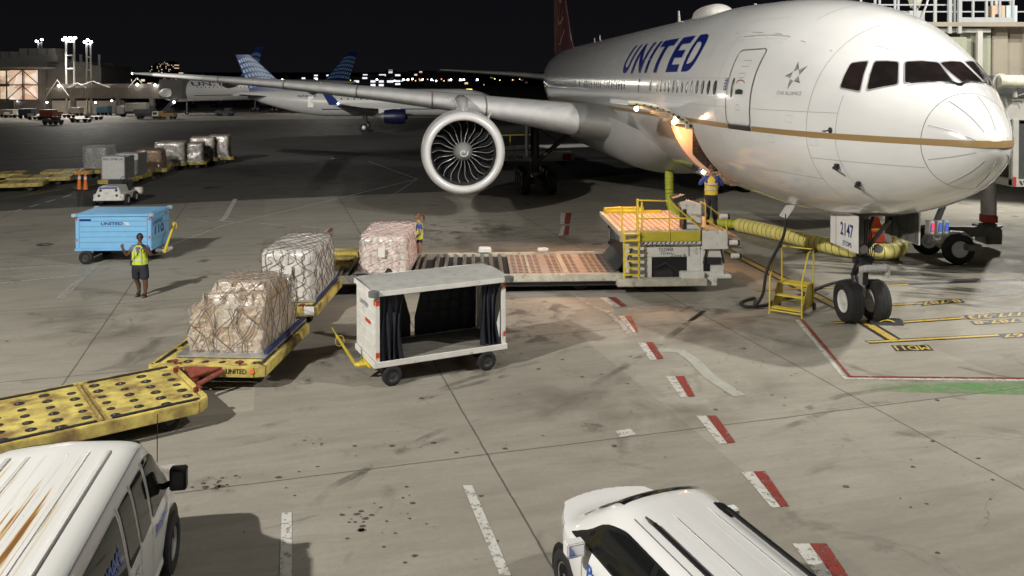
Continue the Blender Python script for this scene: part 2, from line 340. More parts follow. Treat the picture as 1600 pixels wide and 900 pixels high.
# left-hand apron lines
line([A(95, 466), A(152, 411)], .28, 'paint_dim'); line([A(152, 411), A(232, 396), A(350, 352), A(480, 322), A(652, 280), A(575, 252)], .09, 'paint_white'); line([A(652, 280), A(606, 310), A(700, 320), A(880, 333)], .09, 'paint_dim')
line([A(0, 403), A(121, 397)], .07, 'paint_white'); line([A(0, 421), A(125, 413)], .07, 'paint_white'); line([A(0, 443), A(122, 430)], .07, 'paint_white')
line([A(345, 345), A(352, 340), A(368, 311)], .22, 'paint_white'); line([A(345, 345), A(380, 349)], .1, 'paint_white'); line([A(405, 349), A(442, 352)], .09, 'paint_white'); line([A(470, 353), A(513, 358)], .09, 'paint_white'); line([A(290, 342), A(325, 346)], .07, 'paint_white')
for a, b, c, d in (((510, 357), (521, 357), (517, 364), (505, 364)), ((506, 368), (518, 368), (508, 377), (501, 377)), ((876, 333), (893, 333), (890, 350), (875, 350)), ((878, 353), (890, 353), (888, 368), (873, 368))):
    a, b, c, d = A(*a), A(*b), A(*c), A(*d); m1 = a.lerp(b, .45); m2 = d.lerp(c, .45); quadm('painted_dash', [a, m1, m2, d], 'paint_white'); quadm('painted_dash', [m1, b, c, m2], 'paint_red')
for k in range(4):
    u = 20+k*26; line([A(u, 331-k*7.5), A(u+14, 327-k*7.5)], .12, 'paint_white')
line([A(0, 312), A(60, 302), A(150, 288)], .1, 'paint_yellow'); line([A(0, 247), A(140, 242)], .12, 'paint_dim'); line([A(0, 254), A(140, 247)], .12, 'paint_dim'); line([A(20, 225), A(170, 222)], .14, 'paint_dim')
for u, v in ((68, 213), (98, 212), (130, 211), (165, 208), (92, 208)): line([A(u, v), A(u+20, v-.6)], .2, 'paint_dim')
line([A(400, 206), A(700, 193)], .15, 'paint_dim'); line([A(500, 220), A(700, 216)], .12, 'paint_dim')
def stain_mat(name, col, scale, lo, hi, amt, stretch=(1, 1, 1), rough=.5):
    m = bpy.data.materials.new(name); m.use_nodes = True; N = m.node_tree.nodes; L = m.node_tree.links; b = N['Principled BSDF']; b.inputs['Base Color'].default_value = (*col, 1); b.inputs['Roughness'].default_value = rough
    t = N.new('ShaderNodeTexCoord'); mp = N.new('ShaderNodeMapping'); mp.inputs['Scale'].default_value = stretch; L.new(t.outputs['Object'], mp.inputs[0]); n = N.new('ShaderNodeTexNoise'); n.inputs['Scale'].default_value = scale; n.inputs['Detail'].default_value = 7; n.inputs['Roughness'].default_value = .6; n.inputs['Distortion'].default_value = .8; L.new(mp.outputs[0], n.inputs[0])
    # fades to nothing at the rim of the patch (Generated runs 0..1 across it)
    g = N.new('ShaderNodeVectorMath'); g.operation = 'SUBTRACT'; g.inputs[1].default_value = (.5, .5, 0); L.new(t.outputs['Generated'], g.inputs[0]); g2 = N.new('ShaderNodeVectorMath'); g2.operation = 'MULTIPLY'; g2.inputs[1].default_value = (1, 1, 0); L.new(g.outputs[0], g2.inputs[0]); ln = N.new('ShaderNodeVectorMath'); ln.operation = 'LENGTH'; L.new(g2.outputs[0], ln.inputs[0])
    e = N.new('ShaderNodeMapRange'); e.inputs[1].default_value = .5; e.inputs[2].default_value = .25; e.inputs[3].default_value = 0; e.inputs[4].default_value = 1; L.new(ln.outputs['Value'], e.inputs[0])
    r = N.new('ShaderNodeMapRange'); r.inputs[1].default_value = lo; r.inputs[2].default_value = hi; r.inputs[4].default_value = amt; L.new(n.outputs[0], r.inputs[0]); k = N.new('ShaderNodeMath'); k.operation = 'MULTIPLY'; L.new(e.outputs[0], k.inputs[0]); L.new(r.outputs[0], k.inputs[1])
    tr = N.new('ShaderNodeBsdfTransparent'); ms = N.new('ShaderNodeMixShader'); L.new(k.outputs[0], ms.inputs[0]); L.new(tr.outputs[0], ms.inputs[1]); L.new(b.outputs[0], ms.inputs[2]); L.new(ms.outputs[0], N['Material Output'].inputs[0]); MATS[name] = m
stain_mat('stain_dark', (.05, .044, .036), 1.3, .50, .60, .36); stain_mat('stain_brown', (.12, .095, .07), .5, .44, .64, .30); stain_mat('stain_wet', (.03, .028, .024), .55, .50, .56, .6, (.35, 2.2, 1), .5); stain_mat('stain_spots', (.03, .026, .022), 3.2, .60, .64, .8)
for i, (u, v, w_, h_, rz, m_) in enumerate(((800, 480, 4.5, 5, 0, 'stain_dark'), (1040, 500, 5.5, 6, .2, 'stain_brown'), (830, 520, 3, 3, 0, 'stain_dark'), (1480, 430, 9, 6, -.3, 'stain_wet'), (1560, 470, 6, 3.5, -.35, 'stain_wet'), (1180, 520, 5, 4, 0, 'stain_brown'), (700, 360, 9, 6, .3, 'stain_dark'), (760, 385, 5, 3, 0, 'stain_brown'), (1350, 420, 6, 5, -.2, 'stain_wet'), (350, 755, 1.0, .8, 0, 'stain_dark'), (470, 690, .7, .4, 0, 'stain_dark'), (200, 500, 7, 5, 0, 'stain_brown'), (1000, 620, 7, 4, .3, 'stain_brown'), (640, 560, 5, 4, 0, 'stain_dark'), (960, 380, 7, 6, 0, 'stain_brown'), (1100, 480, 3, 2, .4, 'stain_dark'))):
    p = at(u, v); mb = MB(); mb.box((0, 0, 0), (w_, h_, 0)); mb.v = mb.v[:]; mb2 = MB(); mb2.add([(-w_/2, -h_/2, 0), (w_/2, -h_/2, 0), (w_/2, h_/2, 0), (-w_/2, h_/2, 0)], [(0, 1, 2, 3)]); tag(mb2.build('oil_stain', MATS[m_], None, loc=(p.x, p.y, .0020+.0001*i), rz=rz), kind='structure')
stain_mat('green_tint', (.10, .30, .08), 2.2, .25, .6, .62, (1, 1, 1), .7); MATS['green_tint'].node_tree.nodes['Principled BSDF'].inputs['Base Color'].default_value = (.13, .34, .10, 1); mb = MB(); mb.add([(p.x, p.y, .0045) for p in GREEN], [(0, 1, 2, 3)]); tag(mb.build('painted_patch', MATS['green_tint']), kind='structure')
random.seed(19); mb = MB()
for u, v, n, sprd in ((590, 805, 30, .4), (640, 690, 10, .6), (470, 745, 5, .25), (345, 755, 26, .16), (495, 690, 8, .15), (1000, 600, 18, .9), (910, 560, 14, .7), (760, 560, 10, .6), (1150, 640, 8, 1.0), (880, 700, 8, 1.0), (300, 640, 8, .8), (1400, 640, 14, 1.5), (1480, 750, 12, 1.0), (700, 640, 8, .8), (1080, 850, 6, .6), (430, 560, 10, .7), (1250, 560, 10, 1.0), (150, 520, 12, 1.6), (420, 450, 8, 1.4), (700, 830, 8, .7)):
    c = at(u, v)
    for k in range(n):
        x, y = c.x+random.gauss(0, sprd), c.y+random.gauss(0, sprd); r = random.choice((.008, .012, .016, .022, .03, .042))*random.uniform(.7, 1.2); ph = random.uniform(0, 6)
        mb.add([(x+r*random.uniform(.75, 1.2)*math.cos(q+ph)*1.25, y+r*random.uniform(.75, 1.2)*math.sin(q+ph), .0052) for q in [2*math.pi*i/10 for i in range(10)]], [tuple(range(10))])
mat('oil_drip', (.085, .075, .06), .55); tag(mb.build('oil_drips', MATS['oil_drip']), kind='structure')
stain_mat('tyre_rubber', (.06, .055, .048), 1.5, .42, .66, .32, (1, 1, 1), .7)
for pts_ in ([(400, 880), (520, 760), (640, 700), (800, 660)], [(860, 640), (1000, 560), (1120, 470)], [(250, 520), (380, 470), (500, 430)], [(1150, 700), (1300, 640), (1500, 610)], [(560, 660), (700, 610), (900, 560)]):
    P_ = [at(*q) for q in pts_]
    for o_ in (0, .9): line([p+Vector((o_*.5, o_*.8, 0)) for p in P_], .16, 'tyre_rubber', 'tyre_mark', z=.0048)
# worn steel lids in the slabs
for i, (u, v, r) in enumerate(((331, 293, .42), (530, 248, .6), (70, 382, .3), (1187, 390, .0))):
    if r:
        p = A(u, v); mb = MB(); mb.lathe([(.001, r), (.012, r), (.014, r*.96), (.014, .001)], 'Z', 28); tag(mb.build('manhole_cover', MATS['dark_metal'], loc=(p.x, p.y, 0)), ['dark round manhole cover in the tarmac right of the wrapped pallets', 'dark oval manhole cover under the far wing shadow', 'small dark drain lid left of the blue cart'][i], 'manhole cover')
# ================================================================ the wide-body airliner (local X = aft of the nose tip, Y = starboard, Z = up)
NOSE = Vector((9.439, 16.817, 0)); ROT = R(95.28)
plane = thing('airliner', 'large white wide-body airliner with blue title and gold stripe parked at the gate', 'airliner', NOSE, ROT)
KX = [0, .1, .4, 1., 1.8, 2.8, 4.2, 6, 8, 10.5, 13, 42, 46, 50, 54, 58, 61.5, 63.2]
KT = [4.938, 5.26, 5.632, 6.049, 6.519, 7.277, 7.95, 8.369, 8.61, 8.74, 8.82, 8.82, 8.81, 8.74, 8.55, 8.2, 7.75, 7.45]
KB = [4.938, 4.648, 4.331, 3.965, 3.607, 3.248, 2.919, 2.68, 2.57, 2.56, 2.58, 2.58, 2.85, 3.6, 4.6, 5.7, 6.7, 7.15]
KW = [0, .355, .648, 1.081, 1.614, 2.12, 2.57, 2.88, 3.05, 3.10, 3.1, 3.1, 3.03, 2.75, 2.2, 1.45, .6, .08]
def _pch(yk):
    xk = [math.sqrt(a) for a in KX]; h = [xk[i+1]-xk[i] for i in range(len(xk)-1)]; d = [(yk[i+1]-yk[i])/h[i] for i in range(len(h))]; mm = [0]*len(xk)
    for i in range(1, len(xk)-1):
        if d[i-1]*d[i] > 0:
            w1 = 2*h[i]+h[i-1]; w2 = h[i]+2*h[i-1]; mm[i] = (w1+w2)/(w1/d[i-1]+w2/d[i])
    mm[0] = d[0]
    def f(X):
        s = min(max(math.sqrt(max(X, 0)), xk[0]), xk[-1]); i = 0
        while i < len(xk)-2 and s > xk[i+1]: i += 1
        t = (s-xk[i])/h[i]
        return (2*t**3-3*t**2+1)*yk[i]+(t**3-2*t**2+t)*h[i]*mm[i]+(-2*t**3+3*t**2)*yk[i+1]+(t**3-t**2)*h[i]*mm[i+1]
    return f
fT, fB, fW = _pch(KT), _pch(KB), _pch(KW)
def sec(X):
    t, b, w_ = fT(X), fB(X), fW(X); return t, b, w_, b+(t-b)*(.5-.06*math.exp(-((X-3.2)/1.8)**2))
def sp(X, th, off=0):
    t, b, w_, m = sec(X); c, s = math.cos(th), math.sin(th); h = (t-m) if s >= 0 else (m-b)
    y, z = w_*c, m+h*s
    if off:
        n = Vector((0, c*max(h, .01), s*max(w_, .01))).normalized()
        # lengthwise tilt of the normal near the nose
        if X < 9:
            t2, b2, w2, m2 = sec(X+.02); h2 = (t2-m2) if s >= 0 else (m2-b2); dy, dz = (w2*c-y)/.02, (m2+h2*s-z)/.02
            n = Vector((-(n.y*dy+n.z*dz), n.y, n.z)).normalized()
        return Vector((X, y, z))+n*off
    return Vector((X, y, z))
def thz(X, Z):
    t, b, w_, m = sec(X); h = (t-m) if Z > m else (m-b); return math.asin(max(-1, min(1, (Z-m)/max(h, 1e-6))))
def sz(X, Z, off=0, side=1):
    th = thz(X, Z); return sp(X, th if side > 0 else math.pi-th, off)
def snap(P, off=0):
    X, Y, Z = P; t, b, w_, m = sec(X); h = (t-m) if Z > m else (m-b); return sp(X, math.atan2((Z-m)/h, Y/w_), off)
# --- skin, radome, belly
CD0, CD1, CZ0, CZ1 = 10.3, 13.0, 2.98, 4.72     # cargo door opening
NS = 96; ths = [2*math.pi*k/NS for k in range(NS)]
def nearest(v):
    i = min(range(NS), key=lambda k: abs(ths[k]-v)); ths[i] = v; return i
kb = nearest(2*math.pi+thz(11.5, CZ0)); kt = nearest(2*math.pi+thz(11.5, CZ1))
XR = .906
def ringx(xs): return [[sp(x, q) for q in ths] for x in xs]
xr = [XR*(i/28)**2 for i in range(1, 29)]
rad = MB(); rad.add([sp(0, 0)]+[p for r in ringx(xr) for p in r], [(0, 1+(k+1) % NS, 1+k) for k in range(NS)]+[(1+i*NS+k, 1+i*NS+(k+1) % NS, 1+(i+1)*NS+(k+1) % NS, 1+(i+1)*NS+k) for i in range(27) for k in range(NS)])
rad.build('radome', MATS['aircraft_white'], plane, smooth=60)
xs = [XR+(i/48)*(5-XR) for i in range(49)]+[5+.5*i for i in range(1, 10)]+[10, CD0, 10.8, 11.5, 12.2, CD1, 13.5, 14.5]+[16+2*i for i in range(14)]+[44+1.5*i for i in range(12)]+[61.5, 62.4, 63.2]
sk = MB(); rg = ringx(xs); vs = [p for r in rg for p in r]; fs = []
for i in range(len(xs)-1):
    for k in range(NS):
        if kb <= k < kt and CD0-.01 <= xs[i] and xs[i+1] <= CD1+.01: continue
        fs.append((i*NS+k, i*NS+(k+1) % NS, (i+1)*NS+(k+1) % NS, (i+1)*NS+k))
fs.append(tuple(range((len(xs)-1)*NS, len(xs)*NS)))
sk.add(vs, fs); sk.build('fuselage', MATS['aircraft_white'], plane, smooth=50)
def strip(pts_, wd, m, name, off=.004, parent=None, closed=False):
    """narrow ribbon lying on the skin along (X, Z[, side]) points"""
    P = []; 
    for p in pts_:
        P.append((p[0], p[1], p[2] if len(p) > 2 else 1))
    mb = MB(); Q = [sz(*p[:2], off, p[2]) for p in P]; n = len(Q); vs = []
    for i, q in enumerate(Q):
        t = (Q[(i+1) % n]-Q[i-1]) if closed else (Q[min(i+1, n-1)]-Q[max(i-1, 0)]); t.normalize()
        c = Vector((0, 0, sec(q.x)[3])); c = Vector((q.x, 0, c.z)); nn = (q-c).normalized() if q.x > 1.5 else (q-Vector((2.0, 0, 5))).normalized(); b = t.cross(nn).normalized()
        vs += [q+b*wd/2, q-b*wd/2]
    m_ = n if closed else n-1
    mb.add(vs, [(2*i, 2*i+1, 2*((i+1) % n)+1, 2*((i+1) % n)) for i in range(m_)])
    return mb.build(name, MATS[m], parent or plane, smooth=60)
# gold cheat line round the nose
st = MB(); xg = [.015, .03, .05, .075, .1, .14, .18, .24, .3, .37, .45, .55, .65, .77, .9]+[.9+(5.72-.9)*(i/40) for i in range(1, 41)]; vs = []
lo_, hi_ = 4.93, 5.065
def band(xlist, side):
    q = []
    for x in xlist:
        h = min(hi_, sec(x)[0]-.012); o_ = .007+.026*max(0, 1-x/.45); q += [sz(x, lo_, o_, side), sz(x, (lo_+h)/2, o_, side), sz(x, h, o_, side)]
    return q
front = band(xg[::-1], 1)+band(xg, -1); n3 = len(front)//3
st.add(front, [(3*i+j, 3*i+j+1, 3*i+j+4, 3*i+j+3) for i in range(n3-1) for j in (0, 1)])
for sd in (1, -1):
    for a, b in ((7.14, 10.2), (13.1, 60)):
        xl = [a+(b-a)*i/30 for i in range(31)]; q = band(xl, sd); st.add(q, [(3*i+j, 3*i+j+1, 3*i+j+4, 3*i+j+3) for i in range(30) for j in (0, 1)])
    xl = [10.2+2.9*i/8 for i in range(9)]; q = band(xl, sd); st.add(q, [(3*i+j, 3*i+j+1, 3*i+j+4, 3*i+j+3) for i in range(8) for j in (0, 1)])
    xl = [5.72+1.42*i/5 for i in range(6)]
    if sd < 0: q = band(xl, sd); st.add(q, [(3*i+j, 3*i+j+1, 3*i+j+4, 3*i+j+3) for i in range(5) for j in (0, 1)])
st.build('cheat_line', MATS['gold'], plane, smooth=60)
# --- big title on both flanks
def title(side):
    mb = MB(); Z0, Z1 = 6.53, 7.75
    boxes = [('U', 20.75, 19.45), ('N', 18.9, 17.15), ('I', 16.62, 16.2), ('T', 15.95, 14.0), ('E', 13.5, 12.05), ('D', 11.62, 10.3)]
    for ch, xa, xf in boxes:
        if side < 0:   # mirrored order so that it reads from the nose aft
            xa, xf = 31.05-xa, 31.05-xf; xa, xf = min(xa, xf), max(xa, xf)
        wv, fv = text2d(ch, abs(xa-xf), 1, .035)
        bm = bmesh.new(); V = [bm.verts.new((a, b, 0)) for a, b in wv]
        for f in fv:
            try: bm.faces.new([V[i] for i in f])
            except ValueError: pass
        for k in range(1, 14): bmesh.ops.bisect_plane(bm, geom=bm.verts[:]+bm.edges[:]+bm.faces[:], plane_co=(0, k/14, 0), plane_no=(0, 1, 0))
        bm.verts.index_update(); sgn = -1 if side > 0 else 1
        mb.add([sz(xa+sgn*v.co.x, Z0+(Z1-Z0)*v.co.y, .006, side) for v in bm.verts], [tuple(v.index for v in f.verts) for f in bm.faces]); bm.free()
    return mb.build('title', MATS['livery_blue'], plane, smooth=60)
title(1); title(-1)
# --- doors
def door(x0, x1, z0, z1, wd=.03, side=1, m='seam', sill=True, up=.014):
    r = .16; pts_ = []
    def arc(cx, cz, a0):
        for k in range(7):
            q = a0+math.pi/2*k/6; pts_.append((cx+r*math.cos(q), cz+r*math.sin(q), side))
    arc(x1-r, z1-r, 0); [pts_.append((x1-r-(x1-x0-2*r)*k/6, z1, side)) for k in range(1, 6)]
    arc(x0+r, z1-r, math.pi/2); [pts_.append((x0, z1-r-(z1-z0-2*r)*k/16, side)) for k in range(1, 16)]
    arc(x0+r, z0+r, math.pi); [pts_.append((x0+r+(x1-x0-2*r)*k/6, z0, side)) for k in range(1, 6)]
    arc(x1-r, z0+r, -math.pi/2); [pts_.append((x1, z0+r+(z1-z0-2*r)*k/16, side)) for k in range(1, 16)]
    mb = MB(); nu, nv = 8, 20
    mb.grid(lambda u, v: sz(x0+.04+(x1-x0-.08)*u, z0+.05+(z1-z0-.1)*v, up, side), nu, nv)
    d = mb.build('door', MATS['aircraft_white'], plane, smooth=60)
    strip(pts_, wd, m, 'door_gap', up+.004 if up > .01 else .008, d, closed=True)
    if sill:
        mb = MB(); mb.grid(lambda u, v: sz(x0+.03+(x1-x0-.06)*u, 4.925+.13*v, .012, side), 6, 3); mb.build('door_sill', MATS['dark_metal'], d)
    xw = x0+(x1-x0)*.76; mb = MB(); o = []
    for k in range(20):
        q = 2*math.pi*k/20; o.append(sz(xw+.075*abs(math.cos(q))**.6*(1 if math.cos(q) > 0 else -1), 6.05+.27*abs(math.sin(q))**.8*(1 if math.sin(q) > 0 else -1), .022, side))
    mb.add(o, [tuple(range(20))]); mb.build('door_window', MATS['window_pane'], d)
    return d
mat('window_pane', (.10, .10, .095), .25, var=.2)
mat('window_dark', (.02, .02, .022), .2)
d1 = door(5.72, 7.14, 5.06, 7.08, .035)
mb = MB(); mb.grid(lambda u, v: sz(6.15+.42*u, 5.88+.14*v*(1-.4*abs(u-.5)), .03), 4, 2); mb.build('handle', MATS['dark_metal'], d1)
for a, b, c, d in ((6.2, 6.6, 6.62, 6.78), (6.25, 6.55, 6.32, 6.44), (6.3, 6.48, 5.46, 5.6)): strip([(a, c), (b, c), (b, d), (a, d)], .012, 'seam', 'panel_line', .022, d1, closed=True)
strip([(6.15, 6.18), (6.25, 6.24), (6.4, 6.26), (6.55, 6.24), (6.62, 6.18)], .03, 'red_mark', 'door_marking', .024, d1) if mat('red_mark', (.3, .06, .05), .5) else None
door(5.72, 7.14, 5.06, 7.08, .035, -1)
door(16.0, 17.35, 5.06, 7.05, .018, 1, 'aircraft_grey', False, .002); door(16.0, 17.35, 5.06, 7.05, .018, -1, 'aircraft_grey', False, .002)
mb = MB(); mb.grid(lambda u, v: sz(7.22+.17*u, 5.98+.34*v, .006), 2, 4); pl = mb.build('placard', MATS['livery_blue'], plane)
mb = MB(); [mb.grid(lambda u, v: sz(7.26+.09*u, 6.02+.08*k+.05*v, .009), 1, 1) for k in range(4)]; mb.build('placard_marks', MATS['white_paint'], pl)
strip([(5.2, 7.36), (5.8, 7.42), (6.6, 7.46), (7.5, 7.47)], .05, 'aircraft_grey', 'drip_gutter', .03)
strip([(3.55, 6.95), (4.6, 7.22), (5.8, 7.48), (7.0, 7.58), (8.4, 7.62)], .016, 'seam', 'panel_line')
# --- cabin windows, pane inside a dark surround
def window(x, side=1, small=False):
    mb = MB(); o = []; nn = 14
    for k in range(nn):
        q = 2*math.pi*k/nn; o.append((math.cos(q), math.sin(q)))
    mb.add([sz(x+.14*a, 6.045+.215*b, .006, side) for a, b in o], [tuple(range(nn))]); wo = mb.build('cabin_window', MATS['window_dark'], plane)
    mb = MB(); mb.add([sz(x+.02+.085*a, 6.05+.165*b, .009, side) for a, b in o], [tuple(range(nn))]); mb.build('pane', MATS['window_pane' if not small else 'window_dark'], wo)
wx = [8.04+.517*k for k in range(13)]+[15.24]+[19.68+.533*k for k in range(9)]+[24.95+.533*k for k in range(4)]+[27.4+.533*k for k in range(5)]+[31.2]+[32.6+.533*k for k in range(17)]
for i, x in enumerate(wx): window(x, 1, i in (0, 1))
for x in wx[:14]+[19.68+.533*k for k in range(9)]: window(x, -1)
# --- cockpit windows: corner points lie on the skin; glass, frame and wiper
def quadpatch(cs, name, m, r0=0, r1=1, off=.004, parent=None, pw=.17):
    mb = MB(); ns = 32; rr = [r0+(r1-r0)*i/6 for i in range(7)]
    def P(a, r):
        c, s = math.cos(a), math.sin(a); u = .5+.5*r*abs(c)**pw*(1 if c >= 0 else -1); v = .5+.5*r*abs(s)**pw*(1 if s >= 0 else -1)
        q = [cs[0][i]*(1-u)*(1-v)+cs[1][i]*u*(1-v)+cs[2][i]*u*v+cs[3][i]*(1-u)*v for i in range(3)]; return snap(q, off)
    if r0 == 0: rr = rr[1:]
    vs = [P(2*math.pi*k/ns, r) for r in rr for k in range(ns)]; fs = [(i*ns+k, i*ns+(k+1) % ns, (i+1)*ns+(k+1) % ns, (i+1)*ns+k) for i in range(len(rr)-1) for k in range(ns)]
    if r0 == 0: fs.append(tuple(range(ns)))
    mb.add(vs, fs); return mb.build(name, MATS[m], parent or plane, smooth=50)
mat('cockpit_glass', (.012, .010, .010), .05, spec=.8, dirt=(.026, .017, .015), dscale=1.6, damt=.9); mat('window_frame', (.30, .30, .31), .4)
CW = [[(1.724, .902, 6.197), (1.259, .075, 6.199), (1.97, -.02, 6.646), (2.152, .661, 6.662)],
      [(2.197, 1.504, 6.04), (1.798, 1.019, 6.169), (2.211, .776, 6.663), (2.506, 1.167, 6.683)],
      [(2.759, 1.848, 6.092), (2.309, 1.609, 6.011), (2.603, 1.267, 6.685), (2.883, 1.532, 6.646)]]
for sd in (1, -1):
    for cs in CW:
        c2 = [(a, b*sd+(-.06 if (sd < 0 and b < .1) else 0), c) for a, b, c in cs]
        fr = quadpatch(c2, 'cockpit_window', 'window_frame', .96, 1.09, .006); quadpatch(c2, 'glass', 'cockpit_glass', 0, .99, .010, fr)
for sd in (1, -1):
    a = snap((1.63, .80*sd, 6.13), .05); b = snap((1.30, .2*sd, 6.12), .06); c = snap((1.2, .02*sd, 6.06), .02)
    mb = MB(); mb.tube([a, a.lerp(b, .5), b], .012, 6); mb.tube([b, c], .022, 6); mb.box(c, (.1, .06, .05)); mb.build('wiper', MATS['black'], plane)
# --- radome joint, lightning strips, skin joints
def arcstrip(X, a0, a1, wd, m, name, off=.004, n=60, tilt=0):
    mb = MB(); vs = []
    for i in range(n+1):
        q = a0+(a1-a0)*i/n; x = X+tilt*math.sin(q); vs += [sp(x-wd/2, q, off), sp(x+wd/2, q, off)]
    mb.add(vs, [(2*i, 2*i+1, 2*i+3, 2*i+2) for i in range(n)]); return mb.build(name, MATS[m], plane, smooth=60)
arcstrip(XR, 0, 2*math.pi, .012, 'seam', 'radome_joint', .003, 96)
for a in (22, -22, 62, -62, 100, -100, 150, -150):
    mb = MB(); mb.tube([sp(XR*(.12+.8*k/8), R(a), .006) for k in range(9)], .009, 5); mb.build('lightning_strip', MATS['aircraft_grey'], plane)
arcstrip(3.42, R(-60), R(78), .014, 'panel_tone', 'panel_line') if mat('panel_tone', (.36, .36, .36), .5) else None
arcstrip(5.0, R(60), R(118), .014, 'panel_tone', 'panel_line'); arcstrip(7.9, R(-50), R(100), .012, 'panel_tone', 'panel_line'); arcstrip(15.6, R(-30), R(80), .02, 'panel_tone', 'panel_line'); arcstrip(22.5, R(-30), R(80), .025, 'panel_tone', 'panel_line')
arcstrip(2.6, R(-50), R(25), .01, 'panel_tone', 'panel_line')
for x_ in (9.3, 12.0, 14.4, 18.9, 21.0, 25.4, 28.6, 33.0, 38.0): arcstrip(x_, R(-25 if x_ > 9.9 else -55), R(88), .010, 'panel_tone', 'panel_line')
for z_, a_, b_ in ((7.95, 6.2, 20), (6.32, 7.3, 15.4), (5.78, 7.3, 15.6), (5.78, 17.5, 30), (7.2, 21.2, 36), (6.6, .95, 1.0)):
    if b_-a_ > 1: strip([(a_+(b_-a_)*k/30, z_) for k in range(31)], .008, 'panel_tone', 'panel_line')
for k_ in range(14): strip([(1.15+.16*k_, 6.74+.012*k_) if False else (2.0+.06*k_, 6.78+.02*k_), (2.03+.06*k_, 6.78+.02*k_)], .014, 'seam', 'rivet')
for x_, z_ in ((3.9, 5.25), (4.7, 4.7), (6.0, 4.3), (8.6, 4.1), (3.1, 4.75), (9.4, 5.3), (15.0, 5.6), (5.4, 3.6)): strip([(x_, z_), (x_+.24, z_), (x_+.24, z_+.17), (x_, z_+.17)], .008, 'panel_tone', 'access_panel', closed=True)
for z, a, b in ((5.52, 2.6, 5.7), (5.52, 7.2, 15.6), (4.45, .95, 3.4), (3.95, 3.4, 5.4), (3.9, 5.4, 10), (3.3, 3, 9)): strip([(a+(b-a)*k/24, z) for k in range(25)], .012, 'panel_tone', 'panel_line')
# --- alliance emblem: five little pyramids round a gap, and its name
ed = MB(); el = MB()
for k in range(5):
    q = math.pi/2+2*math.pi*k/5+.25; cx_, cz_ = 4.16, 6.38
    def pt(r, a): return (cx_-r*math.cos(a)*.92, cz_+r*math.sin(a))
    a, b, c, d = pt(.36, q+.12), pt(.15, q-.55), pt(.14, q+.60), pt(.21, q+.02)
    el.add([sz(*p, .005) for p in (a, c, d)], [(0, 1, 2)]); ed.add([sz(*p, .005) for p in (a, b, d)], [(0, 1, 2)]); el.add([sz(*p, .006) for p in (b, c, d)], [(0, 1, 2)])
mat('emblem_dark', (.09, .09, .09), .4); mat('emblem_grey', (.3, .3, .3), .4)
em = ed.build('alliance_emblem', MATS['emblem_dark'], plane); el.build('emblem_facets', MATS['emblem_grey'], em)
vs, fs = text2d('STAR ALLIANCE', .86, .09, .0); mb = MB(); mb.add([sz(4.6-a, 5.90+b, .006) for a, b in vs], fs); mb.build('emblem_name', MATS['emblem_grey'], em)
# --- probes and vanes on the chin
for (x, z, L_) in ((2.74, 4.32, .22), (2.5, 3.95, .26)):
    a = sz(x, z); n = (a-Vector((x, 0, 5.4))).normalized(); mb = MB(); mb.tube([a, a+n*.1, a+n*.12+Vector((-L_, 0, -.02))], [.05, .035, .02], 8); mb.box(a+n*.02, (.16, .05, .12)); mb.build('pitot_probe', MATS['dark_metal'], plane)
a = sz(2.73, 5.13); mb = MB(); mb.lathe([(0, .07), (.03, .06), (.035, .001)], 'Y', 16, a); mb.tube([a, a+Vector((.16, .12, -.03))], .012, 6); mb.build('angle_of_attack_vane', MATS['dark_metal'], plane)
# --- aerials on the crown
mb = MB(); X0 = 17.3
mb.grid(lambda u, v: (X0-1.3+2.9*u, (v-.5)*1.3*math.sqrt(max(0, 1-(2*u-1)**4)), 8.74+(.52*(1-(2*u-1)**4)**.7*math.sqrt(max(0, 1-(2*v-1)**2)) if 0 < v < 1 else 0)), 24, 12); mb.build('satellite_dome', MATS['white_paint'], plane, smooth=60)
for x, hh in ((22.0, .62), (12.6, .12), (41, .5), (43, .4)):
    mb = MB(); mb.loft([[(x, .02, 8.78), (x+.32, .02, 8.78), (x+.32, -.02, 8.78), (x, -.02, 8.78)], [(x+.18, .012, 8.78+hh), (x+.36, .012, 8.78+hh), (x+.36, -.012, 8.78+hh), (x+.18, -.012, 8.78+hh)]]); mb.build('blade_aerial', MATS['white_paint'], plane)
# --- wings
mat('wing_grey', (.34, .34, .33), .42, var=.08, vscale=.8); mat('slat_metal', (.88, .88, .88), .25, .15, var=.12, vscale=1.5)
def foil(le, te, z, thk, n=22, twist=0):
    """closed section at one span station: (x, z) loop"""
    c = te-le; out = []
    for k in range(n+1):
        t = (1-math.cos(math.pi*k/n))/2; y = 5*thk*(.2969*math.sqrt(t)-.126*t-.3516*t*t+.2843*t**3-.1036*t**4); out.append((le+c*t, z+y*c*.95+c*.01*math.sin(math.pi*t)-twist*c*t))
    for k in range(n-1, 0, -1):
        t = (1-math.cos(math.pi*k/n))/2; y = 5*thk*(.2969*math.sqrt(t)-.126*t-.3516*t*t+.2843*t**3-.1036*t**4); out.append((le+c*t, z-y*c*1.05+c*.01*math.sin(math.pi*t)-twist*c*t))
    return out
ST = [(2.2, 20.2, 35.2, 4.15, .125), (4.3, 21.6, 35.3, 4.38, .12), (6.5, 23.4, 35.5, 4.68, .112), (9.8, 25.9, 35.8, 5.10, .10), (14, 28.9, 37.0, 5.52, .097), (20, 33.1, 38.9, 6.03, .094), (26, 37.3, 41.2, 6.42, .09), (29.4, 39.7, 42.5, 6.62, .085), (30.4, 40.7, 42.8, 6.66, .06)]
